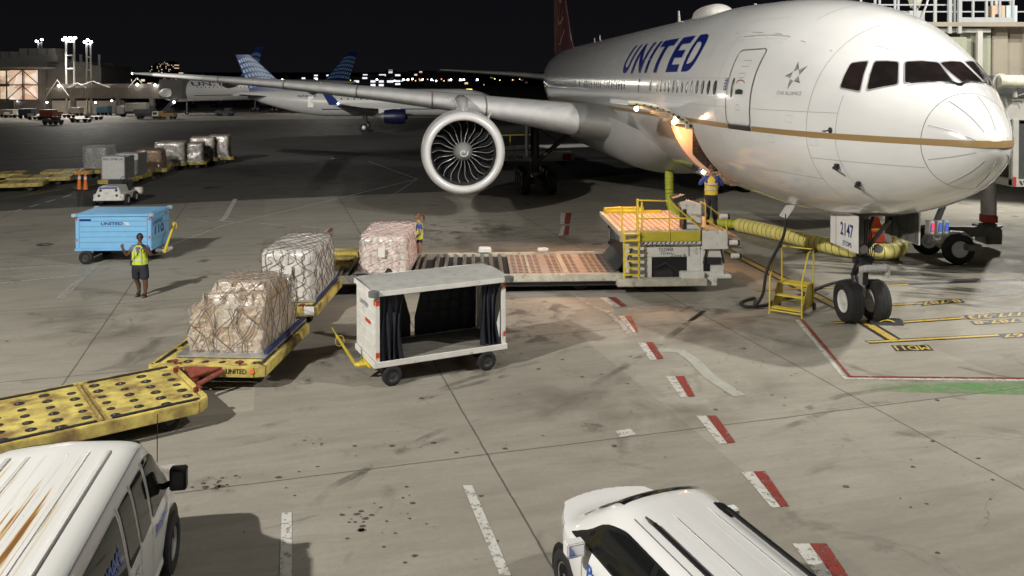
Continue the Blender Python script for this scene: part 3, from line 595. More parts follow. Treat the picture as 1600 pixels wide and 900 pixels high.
def wing(sd):
    mb = MB(); rings = [[(x, y*sd, z) for x, z in foil(le, te, zz, th, 22, .03)] for y, le, te, zz, th in ST]; mb.loft(rings); wg = mb.build('wing', MATS['wing_grey'], plane, smooth=40)
    # bright leading-edge slats, one per bay
    cuts = [4.6, 8.6, 11.2, 15.2, 19.5, 23.8, 28.6]
    def at_y(y):
        for i in range(len(ST)-1):
            if ST[i][0] <= y <= ST[i+1][0]:
                t = (y-ST[i][0])/(ST[i+1][0]-ST[i][0]); return [ST[i][j]*(1-t)+ST[i+1][j]*t for j in range(5)]
    for a, b in zip(cuts[:-1], cuts[1:]):
        mb = MB(); rr = []
        for k in range(5):
            y = a+.04+(b-a-.08)*k/4; _, le, te, zz, th = at_y(y); f = foil(le, te, zz, th, 22, .03); n = len(f); idx = list(range(n-5, n))+list(range(0, 7))
            rr.append([(f[i][0]-.05, y*sd, f[i][1]+(.02 if i < n/2 else -.02)) for i in idx])
        mb.loft(rr, cap=False, close=False); mb.build('slat', MATS['slat_metal'], wg, smooth=60)
    for y in (12.5, 18.5, 24):
        _, le, te, zz, th = at_y(y); mb = MB(); mb.lathe([(0, .001), (.5, .16), (1.6, .25), (3, .2), (4.2, .001)], 'X', 12, (te-2.8, y*sd, zz-.32)); mb.build('flap_track_fairing', MATS['aircraft_grey'], wg, smooth=40)
    mb = MB(); _, le, te, zz, th = at_y(30.3); mb.lathe([(-.06, .001), (0, .05), (.12, .06), (.2, .001)], 'X', 10, (le+.12, 30.35*sd, zz)); mb.build('tip_light', MATS['green_lamp'] if sd > 0 else MATS['red_mark'], wg)
    return wg
mat('green_lamp', (.3, .9, .6), .4, emit=(.6, 1, .8), estr=14)
wing(1); wing(-1)
# wing-to-body fairing
mb = MB(); rings = []
for i in range(25):
    x = 15.6+27*i/24; t = min(1, (x-15.6)/6.5); u = min(1, (42.6-x)/7); e = (3*t*t-2*t**3)*(3*u*u-2*u**3)
    wd = 2.2+1.28*e; zt = 3.9+.75*e; zb = 3.05-1.0*e; r = []
    for k in range(33):
        q = math.pi*k/32; c, s = math.cos(q), math.sin(q); r.append((x, wd*abs(c)**.8*(1 if c > 0 else -1), zt-(zt-zb)*abs(s)**.75))
    rings.append(r)
mb.loft(rings, cap=False, close=False); mb.build('belly_fairing', MATS['aircraft_grey'], plane, smooth=60)
# landing-light cowl at the wing root
mb = MB(); mb.lathe([(-.02, .001), (0, .13), (.04, .14), (.06, .09), (.07, .001)], 'X', 18, (21.95, 4.4, 4.48)); mb.build('root_light', MATS['dark_metal'], plane)
# --- engines
def engine(sd):
    ex, ey, ez = 21.72, 9.8*sd, 3.02
    mb = MB(); mb.lathe([(.42, 1.50), (.30, 1.445), (.12, 1.46), (.03, 1.52), (0, 1.60), (.02, 1.68), (.10, 1.755), (.26, 1.82)], 'X', 64, (ex, ey, ez))
    mb.f = [f for f in mb.f if len(f) == 4]; nac = MB()
    nac.lathe([(.26, 1.818), (.6, 1.865), (1.2, 1.90), (2.0, 1.90), (3.0, 1.83), (4.0, 1.70), (4.9, 1.52), (5.0, 1.5), (4.9, 1.46), (3.6, 1.5)], 'X', 64, (ex, ey, ez)); nac.f = [f for f in nac.f if len(f) == 4]
    n = nac.build('engine', MATS['nacelle_white'], plane, smooth=40)
    mb.build('intake_lip', MATS['lip_metal'], n, smooth=60)
    mb = MB(); mb.lathe([(.40, 1.50), (.6, 1.46), (1.0, 1.42), (1.5, 1.42), (3.0, 1.4)], 'X', 48, (ex, ey, ez)); mb.f = [f for f in mb.f if len(f) == 4]; mb.build('intake_duct', MATS['duct_dark'], n, smooth=60)
    mb = MB(); mb.lathe([(1.55, 1.42), (1.56, .001)], 'X', 32, (ex, ey, ez)); mb.build('fan_case', MATS['black'], n)
    mb = MB(); mb.lathe([(.40, .001), (.42, .08), (.5, .19), (.62, .285), (.8, .36), (1.1, .43), (1.4, .45)], 'X', 40, (ex, ey, ez)); spn = mb.build('spinner', MATS['spinner_grey'], n, smooth=60)
    mb = MB(); vs = []
    for k in range(25):
        q = 2*math.pi*1.05*k/24; r = .05+.16*k/24; xx = .40+.115*(r/.22)**1.5-.022; wd = .045
        for s_ in (-1, 1): vs.append((ex+xx, ey+(r+s_*wd/2)*math.cos(q)*-sd, ez+(r+s_*wd/2)*math.sin(q)))
    mb.add(vs, [(2*i, 2*i+1, 2*i+3, 2*i+2) for i in range(24)]); mb.build('spiral_mark', MATS['white_paint'], spn)
    for k in range(22):
        mb = MB(); g0 = []; g1 = []
        for i in range(11):
            t = i/10; r = .42+.985*t; bend = .06*math.sin(t*math.pi*1.05)-.03*math.sin(t*math.pi*2)-.03*t*t; q = 2*math.pi*k/22+bend*1.0; st_ = .55+.65*t
            for j, (lst, ch) in enumerate(((g0, 0), (g1, 1))):
                x = .98+.12*t+(.02 if ch == 0 else .30-.12*t); dq = (0 if ch == 0 else (.24*st_/max(r, .4))*.55); th_ = .010+.012*(1-t)
                lst.append((ex+x, ey+r*math.cos(q+dq), ez+r*math.sin(q+dq)))
        vs = []; 
        for i in range(11):
            a, b = Vector(g0[i]), Vector(g1[i]); tdir = Vector((0, -(a.z-ez), a.y-ey)).normalized()*.012; vs += [a-tdir, a+tdir, b+tdir*.4, b-tdir*.4]
        fs = []
        for i in range(10):
            for j in range(4): fs.append((4*i+j, 4*i+(j+1) % 4, 4*i+4+(j+1) % 4, 4*i+4+j))
        fs += [(0, 3, 2, 1), (40, 41, 42, 43)]
        mb.add(vs, fs); fb_ = mb.build('fan_blade', MATS['blade_shaded'], n, smooth=40)  # shade on the angled blade faces is put into this dark colour
        mb = MB(); mb.tube([(a[0]-.012, a[1], a[2]) for a in g0], [.011+.006*i/10 for i in range(11)], 6); mb.build('lit_edge', MATS['blade_lit_edge'], fb_, smooth=60)  # added bright strip, the light on the blade edge as colour
    mb = MB(); mb.lathe([(4.4, 1.1), (5.4, .95), (6.3, .72), (6.9, .4), (7.4, .05)], 'X', 32, (ex, ey, ez)); mb.build('core_nozzle', MATS['dark_metal'], n, smooth=40)
    mb = MB(); rings = []
    for x, zt, zb, wd in ((.75, 1.9, 1.8, .05), (1.3, 2.12, 1.75, .22), (2.6, 2.42, 1.6, .30), (4.2, 2.5, 1.4, .32), (6.5, 2.15, 1.0, .28), (8.5, 1.75, 1.3, .05)):
        rings.append([(ex+x, ey-wd, ez+zb), (ex+x, ey-wd, ez+zt-.12), (ex+x, ey-wd*.4, ez+zt), (ex+x, ey+wd*.4, ez+zt), (ex+x, ey+wd, ez+zt-.12), (ex+x, ey+wd, ez+zb)])
    mb.loft(rings); mb.build('pylon', MATS['aircraft_white'], n, smooth=35)
    q = R(52); mb = MB(); c = Vector((ex+1.4, ey-sd*1.9*math.cos(q), ez+1.9*math.sin(q))); dr = Vector((0, -sd*math.cos(q), math.sin(q))); mb.loft([[c+Vector((a, 0, 0))+dr*b for a, b in ((-.5, -.03), (.6, -.03), (.45, .26), (.05, .2))], [c+Vector((a, .05, 0.03))+dr*b for a, b in ((-.5, -.03), (.6, -.03), (.45, .26), (.05, .2))]]); mb.build('nacelle_strake', MATS['nacelle_white'], n)
mat('duct_dark', (.09, .09, .095), .35, .3); mat('spinner_grey', (.30, .31, .30), .4); mat('blade_lit_edge', (.62, .62, .63), .3, .4); mat('blade_shaded', (.05, .05, .055), .35, .5)
engine(1); engine(-1)
# --- tail
fm = MB(); FS = [(8.35, 51.8, 63.0, .10), (9.6, 53.6, 63.2, .09), (12, 55.8, 63.6, .085), (15, 58.4, 64.2, .08), (18.6, 61.4, 64.9, .07)]
fm.loft([[(x, z, zz) for x, z in foil(le, te, 0, th, 14)] for zz, le, te, th in FS]); mat('fin_reflected_red', (.10, .04, .045), .85, spec=.05); fin = fm.build('fin', MATS['fin_reflected_red'], plane, smooth=40)  # blue fin in truth; its reddish reflection is put into the base colour
fm = MB(); 
def fle(z):
    for i in range(len(FS)-1):
        if FS[i][0] <= z <= FS[i+1][0]: t = (z-FS[i][0])/(FS[i+1][0]-FS[i][0]); return [FS[i][j]*(1-t)+FS[i+1][j]*t for j in range(4)]
r0 = []
for k in range(12):
    z = 8.5+10*k/11; _, le, te, th = fle(z); r0.append([(le-.03, 0, z), (le+.10, .05, z), (le+.11, 0, z), (le+.10, -.05, z)])
fm.loft(r0); fm.build('fin_leading_edge', MATS['aircraft_grey'], fin, smooth=60)
mat('globe_line', (.55, .27, .16), .85, spec=.05)
for sd in (1, -1):
    fm = MB()
    def gl(pts_, wd=.07):
        vs = []
        for x, z in pts_:
            _, le, te, th = fle(min(max(z, 8.4), 18.5)); c = te-le; t = min(max((x-le)/c, .02), .98); y = 5*th*(.2969*math.sqrt(t)-.126*t-.3516*t*t+.2843*t**3-.1036*t**4)*c+.07; vs += [(x, y*sd, z+wd*1.6), (x, y*sd, z-wd*1.6)]
        fm.add(vs, [(2*i, 2*i+1, 2*i+3, 2*i+2) for i in range(len(vs)//2-1)])
    for k in range(5): gl([(54.2+.45*j+k*.0, 9.2+1.9*k+.05*(j-7)**2) for j in range(18) if fle(min(18.5, 9.2+1.9*k+.05*(j-7)**2))[1]+.3 < 54.2+.45*j < 62.8])
    for k in range(6):
        pts_ = [(56.2+1.3*k+.35*math.sin(j*.4), 8.7+.9*j) for j in range(11)]; pts_ = [(x, z) for x, z in pts_ if fle(min(z, 18.5))[1]+.3 < x < fle(min(z, 18.5))[2]-.2]
        if len(pts_) > 2:
            vs = []
            for x, z in pts_:
                _, le, te, th = fle(min(z, 18.5)); c = te-le; t = (x-le)/c; y = 5*th*(.2969*math.sqrt(t)-.126*t-.3516*t*t+.2843*t**3-.1036*t**4)*c+.07; vs += [(x-.07, y*sd, z), (x+.07, y*sd, z)]
            fm.add(vs, [(2*i, 2*i+1, 2*i+3, 2*i+2) for i in range(len(vs)//2-1)])
    fm.build('globe_lines', MATS['globe_line'], fin)
for sd in (1, -1):
    fm = MB(); fm.loft([[(x, y*sd, z) for x, z in foil(le, te, zz, th, 14)] for y, le, te, zz, th in ((.6, 53.5, 60.6, 6.35, .09), (5, 56.9, 61.6, 6.75, .085), (10.2, 60.9, 62.9, 7.12, .08), (10.75, 61.5, 63.0, 7.15, .05))]); fm.build('tailplane', MATS['wing_grey'], plane, smooth=40)
# --- nose gear
def rot_yz(o): return o
ng = MB(); GX = 5.195
ng.tube([(GX, 0, 3.0), (GX+.06, 0, 1.55)], .13, 16); ng.tube([(GX+.05, 0, 1.7), (GX+.08, 0, .62)], .095, 16); ng.tube([(GX+.08, -.36, .545), (GX+.08, .36, .545)], .07, 12)
ngr = ng.build('nose_gear_strut', MATS['strut_paint'] if 'strut_paint' in MATS else mat('strut_paint', (.34, .34, .34), .4, .2, var=.2, vscale=6), plane, smooth=40)
ng = MB(); ng.tube([(GX+.04, -.25, 1.62), (GX+.04, .25, 1.62)], .09, 12); ng.box((GX-.02, 0, 1.62), (.3, .28, .26)); ng.tube([(GX+.2, .06, 1.6), (GX+.52, .05, 1.12), (GX+.18, .05, .7)], .045, 8); ng.tube([(GX+.2, -.06, 1.6), (GX+.52, -.05, 1.12), (GX+.18, -.05, .7)], .045, 8)
ng.tube([(GX-.1, .0, 1.9), (GX-1.3, 0, 2.9)], .055, 8); ng.tube([(GX+.1, .12, 2.2), (GX+.1, .35, 2.9)], .04, 8); ng.tube([(GX+.1, -.12, 2.2), (GX+.1, -.35, 2.9)], .04, 8)
for k in range(5): ng.tube([(GX-.12-.02*k, -.1+.05*k, 2.7), (GX-.22, -.12+.05*k, 1.9), (GX-.12, -.06+.03*k, 1.5), (GX-.1, -.05+.03*k, 1.0)], .014, 5)
ng.build('gear_linkage', MATS['dark_metal'], ngr, smooth=40)
ng = MB(); ng.box((GX-.34, -.08, 1.47), (.34, .62, .16), ry=.35); ng.box((GX-.32, -.42, 1.42), (.3, .12, .3)); ng.build('steering_unit', MATS['aircraft_grey'], ngr, bev=.03)
ng = MB()
for sd in (-1, 1): ng.lathe([(-.1, .11), (-.02, .12), (0, .10), (.01, .001)][::-1], 'X', 16, (GX-.3, .2*sd, 1.98))
ng.build('taxi_light', MATS['metal'], ngr)
for sd in (1, -1): wheel(plane, (GX+.08, .36*sd, .545), .545, .42, 'Y', name='nose_wheel')
# gear bay and doors
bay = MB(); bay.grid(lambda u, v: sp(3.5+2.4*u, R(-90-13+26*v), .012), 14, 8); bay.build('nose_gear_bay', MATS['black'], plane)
def geardoor(x0, x1, y, z0, z1, m, tilt, name='nose_gear_door'):
    mb = MB(); s_ = 1 if y > 0 else -1; rr = []
    for k in range(6):
        t = k/5; z = z1+(z0-z1)*t; yy = y+s_*(.10*math.sin(t*math.pi)*.6+tilt*t); rr.append([(x0, yy, z+.14), (x1, yy, z-.02), (x1, yy+.03*s_, z-.02), (x0, yy+.03*s_, z+.14)])
    mb.loft(rr[::-1]); return mb.build(name, MATS[m], plane, smooth=30)
mat('door_inner', (.13, .13, .12), .5, var=.3)
dn = MB(); z0, z1 = 1.98, 2.86
dn.bx(4.28, 5.76, .60, .635, z0, z1+.05); dr = dn.build('nose_gear_door', MATS['aircraft_white'], plane, bev=.012)
mb = MB(); mb.bx(5.42, 5.435, .636, .639, z0, z1); mb.build('door_line', MATS['red_mark'], dr)
mb = MB(); lettering(mb, '2147', (5.18, .641, 2.3), (-1, 0, 0), (0, 0, 1), .68, .34, .02); lettering(mb, 'ETOPS', (5.05, .641, 2.06), (-1, 0, 0), (0, 0, 1), .46, .12, .02); mb.build('door_number', MATS['livery_blue'], dr)
mb = MB(); mb.bx(4.32, 5.72, .56, .60, z0+.04, z1); mb.build('door_lining', MATS['door_inner'], dr)
dn = MB(); dn.bx(3.68, 5.26, -.64, -.60, 2.28, 3.1); dl = dn.build('nose_gear_door', MATS['aircraft_white'], plane, bev=.012)
mb = MB(); mb.bx(3.7, 5.24, -.60, -.585, 2.3, 3.05)
for k in range(4): mb.bx(3.78+.38*k, 3.82+.38*k, -.585, -.55, 2.34, 3.0)
mb.tube([(3.9, -.54, 2.9), (4.1, -.54, 2.5), (4.5, -.54, 2.6), (4.8, -.54, 2.9)], .015, 6); mb.build('door_lining', MATS['door_inner'], dl)
# --- main gear
for sd in (1, -1):
    mg = MB(); gx, gy = 31.8, 5.5*sd
    mg.tube([(gx, gy, 4.3), (gx, gy, 1.1)], .24, 16); mg.tube([(gx-1.6, gy, .66), (gx+1.6, gy, .7)], .16, 12)
    mgo = mg.build('main_gear_strut', MATS['dark_metal'], plane, smooth=40)
    mg = MB(); mg.tube([(gx-.1, gy, 1.6), (gx-.4, gy-2.3*sd, 3.6)], .13, 10); mg.tube([(gx, gy, 2.0), (gx+2.2, gy-.4*sd, 3.9)], .1, 10); mg.tube([(gx-.3, gy-.1*sd, 3.6), (gx-.3, gy-1.1*sd, 2.9), (gx-.2, gy-.9*sd, 2.2)], .05, 8); mg.box((gx+.1, gy+.45*sd, 3.0), (1.5, .05, 2.0)); mg.build('gear_brace', MATS['dark_metal'], mgo)
    for ax in (-1.46, 0, 1.46):
        mg = MB(); mg.tube([(gx+ax, gy-.7, .66), (gx+ax, gy+.7, .66)], .09, 10); mg.build('axle', MATS['dark_metal'], mgo)
        for w_ in (-.7, .7): wheel(plane, (gx+ax, gy+w_, .66), .66, .5, 'Y', rim='metal', name='main_wheel')
# --- forward hold: opening, lining, lamps, lifted door
mat('hold_lining', (.62, .52, .42), .55, var=.12); mat('hold_floor', (.35, .33, .3), .4, .4, var=.3, vscale=9); mat('net', (.05, .045, .04), .8)
mb = MB(); X0, X1 = 9.75, 13.9
ib = [(1.52, 2.98), (-1.6, 2.98), (-2.2, 3.6), (-2.3, 4.5), (-1.8, 4.78), (2.92, 4.78)]+[(sz(11.5, 4.78-1.8*k/6).y-.04, 4.78-1.8*k/6) for k in range(1, 6)]; nb = len(ib)
mb.add([(X0, y, z) for y, z in ib]+[(X1, y, z) for y, z in ib], [(i, i+1, i+1+nb, i+nb) for i in range(5)]+[tuple(range(nb)), tuple(range(nb, 2*nb))])
hl = mb.build('cargo_hold', MATS['hold_lining'], plane)
mb = MB(); mb.bx(X0+.05, X1-.05, -1.5, 1.9, 2.985, 3.02)
for k in range(9):
    for j in range(6): mb.tube([(X0+.4+.42*k, -1.2+.5*j, 3.05), (X0+.4+.42*k, -.95+.5*j, 3.05)], .035, 8)
mb.build('roller_floor', MATS['hold_floor'], hl)
mb = MB(); mb.bx(13.55, 13.6, -2.0, 1.98, 3.03, 4.7)
for k in range(28): mb.tube([(13.45, -1.9+.138*k, 4.72), (13.42, -1.9+.138*k, 3.05)], .014, 4)
for k in range(13): mb.tube([(13.44, -1.9, 3.1+.13*k), (13.44, 1.98, 3.1+.13*k)], .014, 4)
mb.build('cargo_net', MATS['black'], hl)
mb = MB()
def skinpt(x, z, off): return sz(x, z, off)
n = 14
for xe, nm in ((CD1+.02, 'door_seal'),):
    vs = []
    for k in range(n+1):
        z = CZ0+(CZ1-CZ0)*k/n; vs += [sz(xe-.06, z, .005), sz(xe+.02, z, .006)]
    mb.add(vs, [(2*i, 2*i+1, 2*i+3, 2*i+2) for i in range(n)])
mb.build('door_seal', MATS['red_seal'] if 'red_seal' in MATS else mat('red_seal', (.5, .02, .015), .5), plane)
# frames of the opening (depth of the skin)
mb = MB()
for xe in (CD0, CD1):
    vs = []
    for k in range(n+1):
        z = CZ0+(CZ1-CZ0)*k/n; a = sz(xe, z, 0); vs += [a, a+Vector((0, -.22, .0))]
    mb.add(vs, [(2*i, 2*i+1, 2*i+3, 2*i+2) for i in range(n)])
for z in (CZ0, CZ1):
    a = sz(CD0, z); b = sz(CD1, z); mb.add([a, b, b+Vector((0, -.25, 0)), a+Vector((0, -.25, 0))], [(0, 1, 2, 3)])
mb.build('door_frame', MATS['hold_lining'], plane)
al = R(20); arc = []; hy, hz = sz(11.5, CZ1).y, CZ1
a0 = [sz(11.5, CZ1-(CZ1-CZ0)*k/12) for k in range(13)]
ch = (a0[-1]-a0[0]); ca = math.atan2(ch.z, ch.y)
def leaf(k, off):
    v = a0[k]-a0[0]; nn = Vector((0, -ch.z, ch.y)).normalized(); q = al-ca; y = v.y*math.cos(q)-v.z*math.sin(q); z = v.y*math.sin(q)+v.z*math.cos(q)
    return (hy+y, hz+z+.03+off)
mb = MB(); rr = [[(x, *leaf(k, .10)) for k in range(13)]+[(x, *leaf(k, -.04)) for k in range(12, -1, -1)] for x in (CD0, 10.9, 11.6, 12.3, CD1)]; mb.loft(rr)
cdo = mb.build('cargo_door', MATS['aircraft_white'], plane, smooth=35)
mat('door_rim', (.50, .48, .36), .5, var=.15)
mb = MB()
for k in range(12):
    (y0, za), (y1, zb) = leaf(k, .03), leaf(k+1, .03); mb.tube([(CD0-.03, y0, za), (CD0-.03, y1, zb)], .06, 8)
for k in (2, 5, 8, 11): y0, za = leaf(k, -.06); mb.tube([(CD0-.02, y0, za), (CD1, y0, za)], .035, 6)
mb.box((CD0-.03, *leaf(1, -.05)), (.1, .3, .14)); mb.build('door_beams', MATS['door_rim'], cdo)
mb = MB()
for k in range(12): y0, za = leaf(k, .0); mb.box((CD0-.095, y0, za), (.015, .06, .05))
for k in (1, 4): y0, za = leaf(k, -.02); mb.lathe([(-.02, .05), (0, .06), (.01, .001)], 'X', 12, (CD0-.1, y0, za))
mb.build('latches', MATS['dark_metal'], cdo)
lamps = [((11.2, *leaf(3, -.14))), ((12.2, *leaf(9, -.14)))]
for i, p in enumerate(lamps):
    mb = MB(); mb.lathe([(-.09, .001), (-.06, .06), (0, .085), (.06, .06), (.09, .001)], 'Z', 14, p); mb.build('loading_lamp', MATS['warm_lamp'], cdo, smooth=60)
mb = MB(); p = sz(13.35, 3.05, .03); mb.lathe([(-.05, .001), (-.04, .06), (0, .08), (.04, .06), (.05, .001)], 'Z', 14, p); mb.build('loading_lamp', MATS['white_lamp'], plane, smooth=60)
PM = Matrix.Translation(NOSE) @ Matrix.Rotation(ROT, 4, 'Z')
def plamp(name, p, e, col, size=.08):
    d = bpy.data.lights.new(name, 'POINT'); d.energy = e; d.color = col; d.shadow_soft_size = size; o = bpy.data.objects.new(name, d); C.objects.link(o); o.location = PM @ Vector(p); return o
for p_, q_, e_ in (((12.2, 4.75, 5.05), (11.6, 6.3, .8), 900), ((11.1, 3.7, 4.85), (10.6, 4.4, .5), 700)):
    o_ = spot('loading_light', tuple(PM @ Vector(p_)), tuple(PM @ Vector(q_)), e_, (1, .50, .26), 105, .08, .6)
plamp('door_light', (12.8, 4.3, 4.75), 40, (1, .58, .32), .3); plamp('hold_light', (12.9, 2.35, 4.55), 110, (1, .50, .24)); 
# light-grey drain mast and power socket flap under the nose, with cable
mb = MB(); mb.plate([(7.0, 1.02, 2.80), (7.45, 1.12, 2.72), (7.5, 1.3, 2.42), (7.1, 1.25, 2.40)], (0, .02, 0)); mb.build('power_socket_flap', MATS['aircraft_grey'], plane)
# ================================================================ ground equipment
mat('cart_white', (.75, .74, .70), .45, var=.1, vscale=3, dirt=(.22, .18, .13), dscale=4, damt=.18)
mat('roof_grey', (.42, .42, .40), .6, var=.2, vscale=3, dirt=(.2, .19, .17), dscale=3, damt=.3)
mat('curtain', (.012, .014, .024), .55, var=.3, vscale=5, bump=.1, bscale=30)
mat('deck_wood', (.20, .19, .165), .7, var=.35, vscale=4, stretch=(1, 6, 1), dirt=(.06, .05, .04), dscale=2, damt=.5)
mat('cart_blue', (.22, .52, .84), .5, var=.06, vscale=3, dirt=(.2, .3, .38), dscale=5, damt=.12)
mat('groove_blue', (.10, .24, .42), .6)
mat('reflector', (.7, .06, .02), .4)
mat('net_rope', (.20, .165, .14), .85, var=.3, vscale=20)
mat('net_red', (.76, .56, .55), .7, var=.5, vscale=5)
mat('film_white', (.72, .70, .66), .22, var=.22, vscale=7, bump=.9, bscale=9, spec=.8)
mat('film_pink', (.72, .68, .62), .2, var=.2, vscale=6, bump=.9, bscale=10, spec=.8)
mat('film_grey', (.52, .49, .46), .18, var=.35, vscale=8, bump=1, bscale=9, spec=.9)
mat('film_brown', (.42, .28, .19), .25, var=.35, vscale=5, bump=1, bscale=9, spec=.8)
mat('carton', (.50, .37, .25), .7, var=.15, vscale=3)
mat('carton_pale', (.58, .50, .40), .6, var=.15, vscale=3)
mat('label_white', (.75, .74, .7), .5)
mat('strap_blue', (.025, .035, .13), .6)
mat('aluminium', (.50, .50, .49), .38, .6, var=.2, vscale=6)
mat('rust_red', (.26, .06, .04), .6, var=.4, vscale=12)
mat('tape', (.6, .4, .2), .3)
def filmmat():
    m = bpy.data.materials.new('clear_film'); m.use_nodes = True; N = m.node_tree.nodes; L = m.node_tree.links; b = N['Principled BSDF']
    b.inputs['Base Color'].default_value = (.8, .74, .66, 1); b.inputs['Roughness'].default_value = .16; b.inputs['Specular IOR Level'].default_value = 1
    t = N.new('ShaderNodeTexCoord'); mp = N.new('ShaderNodeMapping'); mp.inputs['Rotation'].default_value = (.5, .7, .3); mp.inputs['Scale'].default_value = (1, 4, 1); L.new(t.outputs['Object'], mp.inputs[0])
    n = N.new('ShaderNodeTexNoise'); n.inputs['Scale'].default_value = 3.2; n.inputs['Detail'].default_value = 6; n.inputs['Distortion'].default_value = 1.5; L.new(mp.outputs[0], n.inputs[0])
    bp = N.new('ShaderNodeBump'); bp.inputs['Strength'].default_value = 1; bp.inputs['Distance'].default_value = .05; L.new(n.outputs[0], bp.inputs['Height']); L.new(bp.outputs[0], b.inputs['Normal'])
    r = N.new('ShaderNodeMapRange'); r.inputs[1].default_value = .42; r.inputs[2].default_value = .62; r.inputs[3].default_value = .12; r.inputs[4].default_value = .62; L.new(n.outputs[0], r.inputs[0])
    tr = N.new('ShaderNodeBsdfTransparent'); ms = N.new('ShaderNodeMixShader'); L.new(r.outputs[0], ms.inputs[0]); L.new(tr.outputs[0], ms.inputs[1]); L.new(b.outputs[0], ms.inputs[2]); L.new(ms.outputs[0], N['Material Output'].inputs[0]); MATS['clear_film'] = m
filmmat()
def write(s, w, h, o, ux, uz, m, parent, bold=.01, name='lettering'):
    mb = MB(); lettering(mb, s, o, ux, uz, w, h, bold); return mb.build(name, MATS[m], parent)

# ---------------- pallet dollies
_cm = []
def castor_mesh():
    if not _cm:
        b = MB(); b.lathe([(.001, .085), (.004, .085), (.005, .001)], 'Z', 14); nf = len(b.f); b.lathe([(.006, .04), (.024, .03), (.03, .001)], 'Z', 10, (.012, 0, 0))
        me = bpy.data.meshes.new('castor'); me.from_pydata(b.v, [], b.f); me.materials.append(MATS['well_dark']); me.materials.append(MATS['dark_metal'])
        for i, p in enumerate(me.polygons): p.material_index = 0 if i < nf else 1
        _cm.append(me)
    return _cm[0]
def dolly(loc, rz, L_, W_, label, holes=True, group='yellow pallet dollies', bars=True, num=None, name='pallet_dolly', simple=False):
    t = thing(name, label, 'dolly', loc, rz, group)
    mb = MB(); z = .50; ch = .22
    prof = [(-L_/2+ch*.3, -W_/2), (L_/2-ch, -W_/2), (L_/2, -W_/2+ch), (L_/2, W_/2-ch), (L_/2-ch, W_/2), (-L_/2+ch*.3, W_/2), (-L_/2, W_/2-ch), (-L_/2, -W_/2+ch)]
    n = 3
    for k in range(n):
        x0 = -L_/2+.06+(L_-.12)*k/n; x1 = -L_/2+.06+(L_-.12)*(k+1)/n; mb.bx(x0+.07, x1-.07, -W_/2+.12, W_/2-.12, z-.03, z)
    mb.build('deck', MATS['yellow'], t, bev=.008)
    fr = MB(); nn = len(prof)
    for i in range(nn):
        a, b = Vector((*prof[i], 0)), Vector((*prof[(i+1) % nn], 0)); c = (a+b)/2; ln = (b-a).length; an = math.atan2(b.y-a.y, b.x-a.x); inn = Vector((-(b-a).y, (b-a).x, 0)).normalized()*.05; fr.box((c.x+inn.x, c.y+inn.y, z-.10), (ln-.01, .10, .22), an)
    fr.build('frame', MATS['yellow'], t, bev=.012)
    cr = MB()
    for k in range(n+1):
        x = -L_/2+.06+(L_-.12)*k/n
        if 0 < k < n: cr.bx(x-.065, x+.065, -W_/2+.12, W_/2-.12, z-.05, z-.012); cr.bx(x-.055, x-.02, -W_/2+.12, W_/2-.12, z-.015, z+.03)
    cr.build('cross_bar', MATS['rusty_yellow'], t)
    if not simple:
        for sy in (-1, 1):
            for k in range(n): x0 = -L_/2+.06+(L_-.12)*k/n; rl = MB(); rl.bx(x0+.12, x0+(L_-.12)/n-.12, sy*(W_/2-.14)-.03, sy*(W_/2-.14)+.03, z+.003, z+.03); rl.build('guide_rail', MATS['dark_metal'], t)
        random.seed(int(abs(loc[0])*100)); nx = max(4, int(L_/.42)); ny = 6
        for i in range(nx):
            for j in range(ny):
                x = -L_/2+.3+(L_-.6)*i/(nx-1); y = -W_/2+.32+(W_-.64)*j/(ny-1)+(.12 if i % 2 else -.05)
                if abs(y) > W_/2-.22 or min(abs(x-(-L_/2+.06+(L_-.12)*k/n)) for k in range(1, n)) < .14: continue
                o = bpy.data.objects.new('castor', castor_mesh()); C.objects.link(o); o.parent = t; o.location = (x, y, z); o.rotation_euler.z = random.uniform(0, 6); k_ = random.uniform(.85, 1.15); o.scale = (k_, k_, 1)
        for sx in (-1, 1):
            for sy in (-.5, .5):
                st = MB(); st.box((sx*(L_/2-.12), sy*W_*.55, z+.05), (.09, .05, .1), .3); st.box((sx*(L_/2-.07), sy*W_*.55, z+.09), (.05, .14, .035), .2); st.build('pallet_stop', MATS['rust_red'], t, bev=.005)
    un = MB(); un.bx(-L_/2+.4, L_/2-.4, -W_/2+.35, W_/2-.35, .26, .40); un.build('underframe', MATS['dark_metal'], t)
    for sx in (-1, 1):
        for sy in (-1, 1): wheel(t, (sx*(L_/2-.65), sy*(W_/2-.32), .17), .17, .12, 'Y', rim='rim_dark')
    return t
mat('rusty_yellow', (.36, .26, .09), .65, var=.4, vscale=8, dirt=(.10, .06, .035), dscale=6, damt=.6); mat('well_dark', (.035, .022, .014), .8, var=.4, vscale=20)
mat('hold_dirty_yellow', (.5, .42, .12), .6)
A1 = dolly((-6.17, 18.75, 0), R(87), 3.3, 2.42, 'yellow pallet dolly under the brown cartons, red tow bar at its front')
mb = MB(); mb.tube([(-1.66, .25, .4), (-1.75, .1, .38), (-2.5, .05, .3)], [.07, .07, .05], 8); mb.tube([(-1.66, -.35, .42), (-2.35, .03, .3)], .05, 8); mb.plate([(-1.64, -.35, .47), (-1.64, .45, .47), (-2.1, .1, .42)], (0, 0, .03)); mb.build('tow_bar', MATS['rust_red'], A1)
write('70369956', .62, .12, (-1.662, 0.98, .37), (0, -1, 0), (0, 0, 1), 'black', A1); write('UNITED', .42, .1, (-1.662, -.42, .37), (0, -1, 0), (0, 0, 1), 'black', A1)
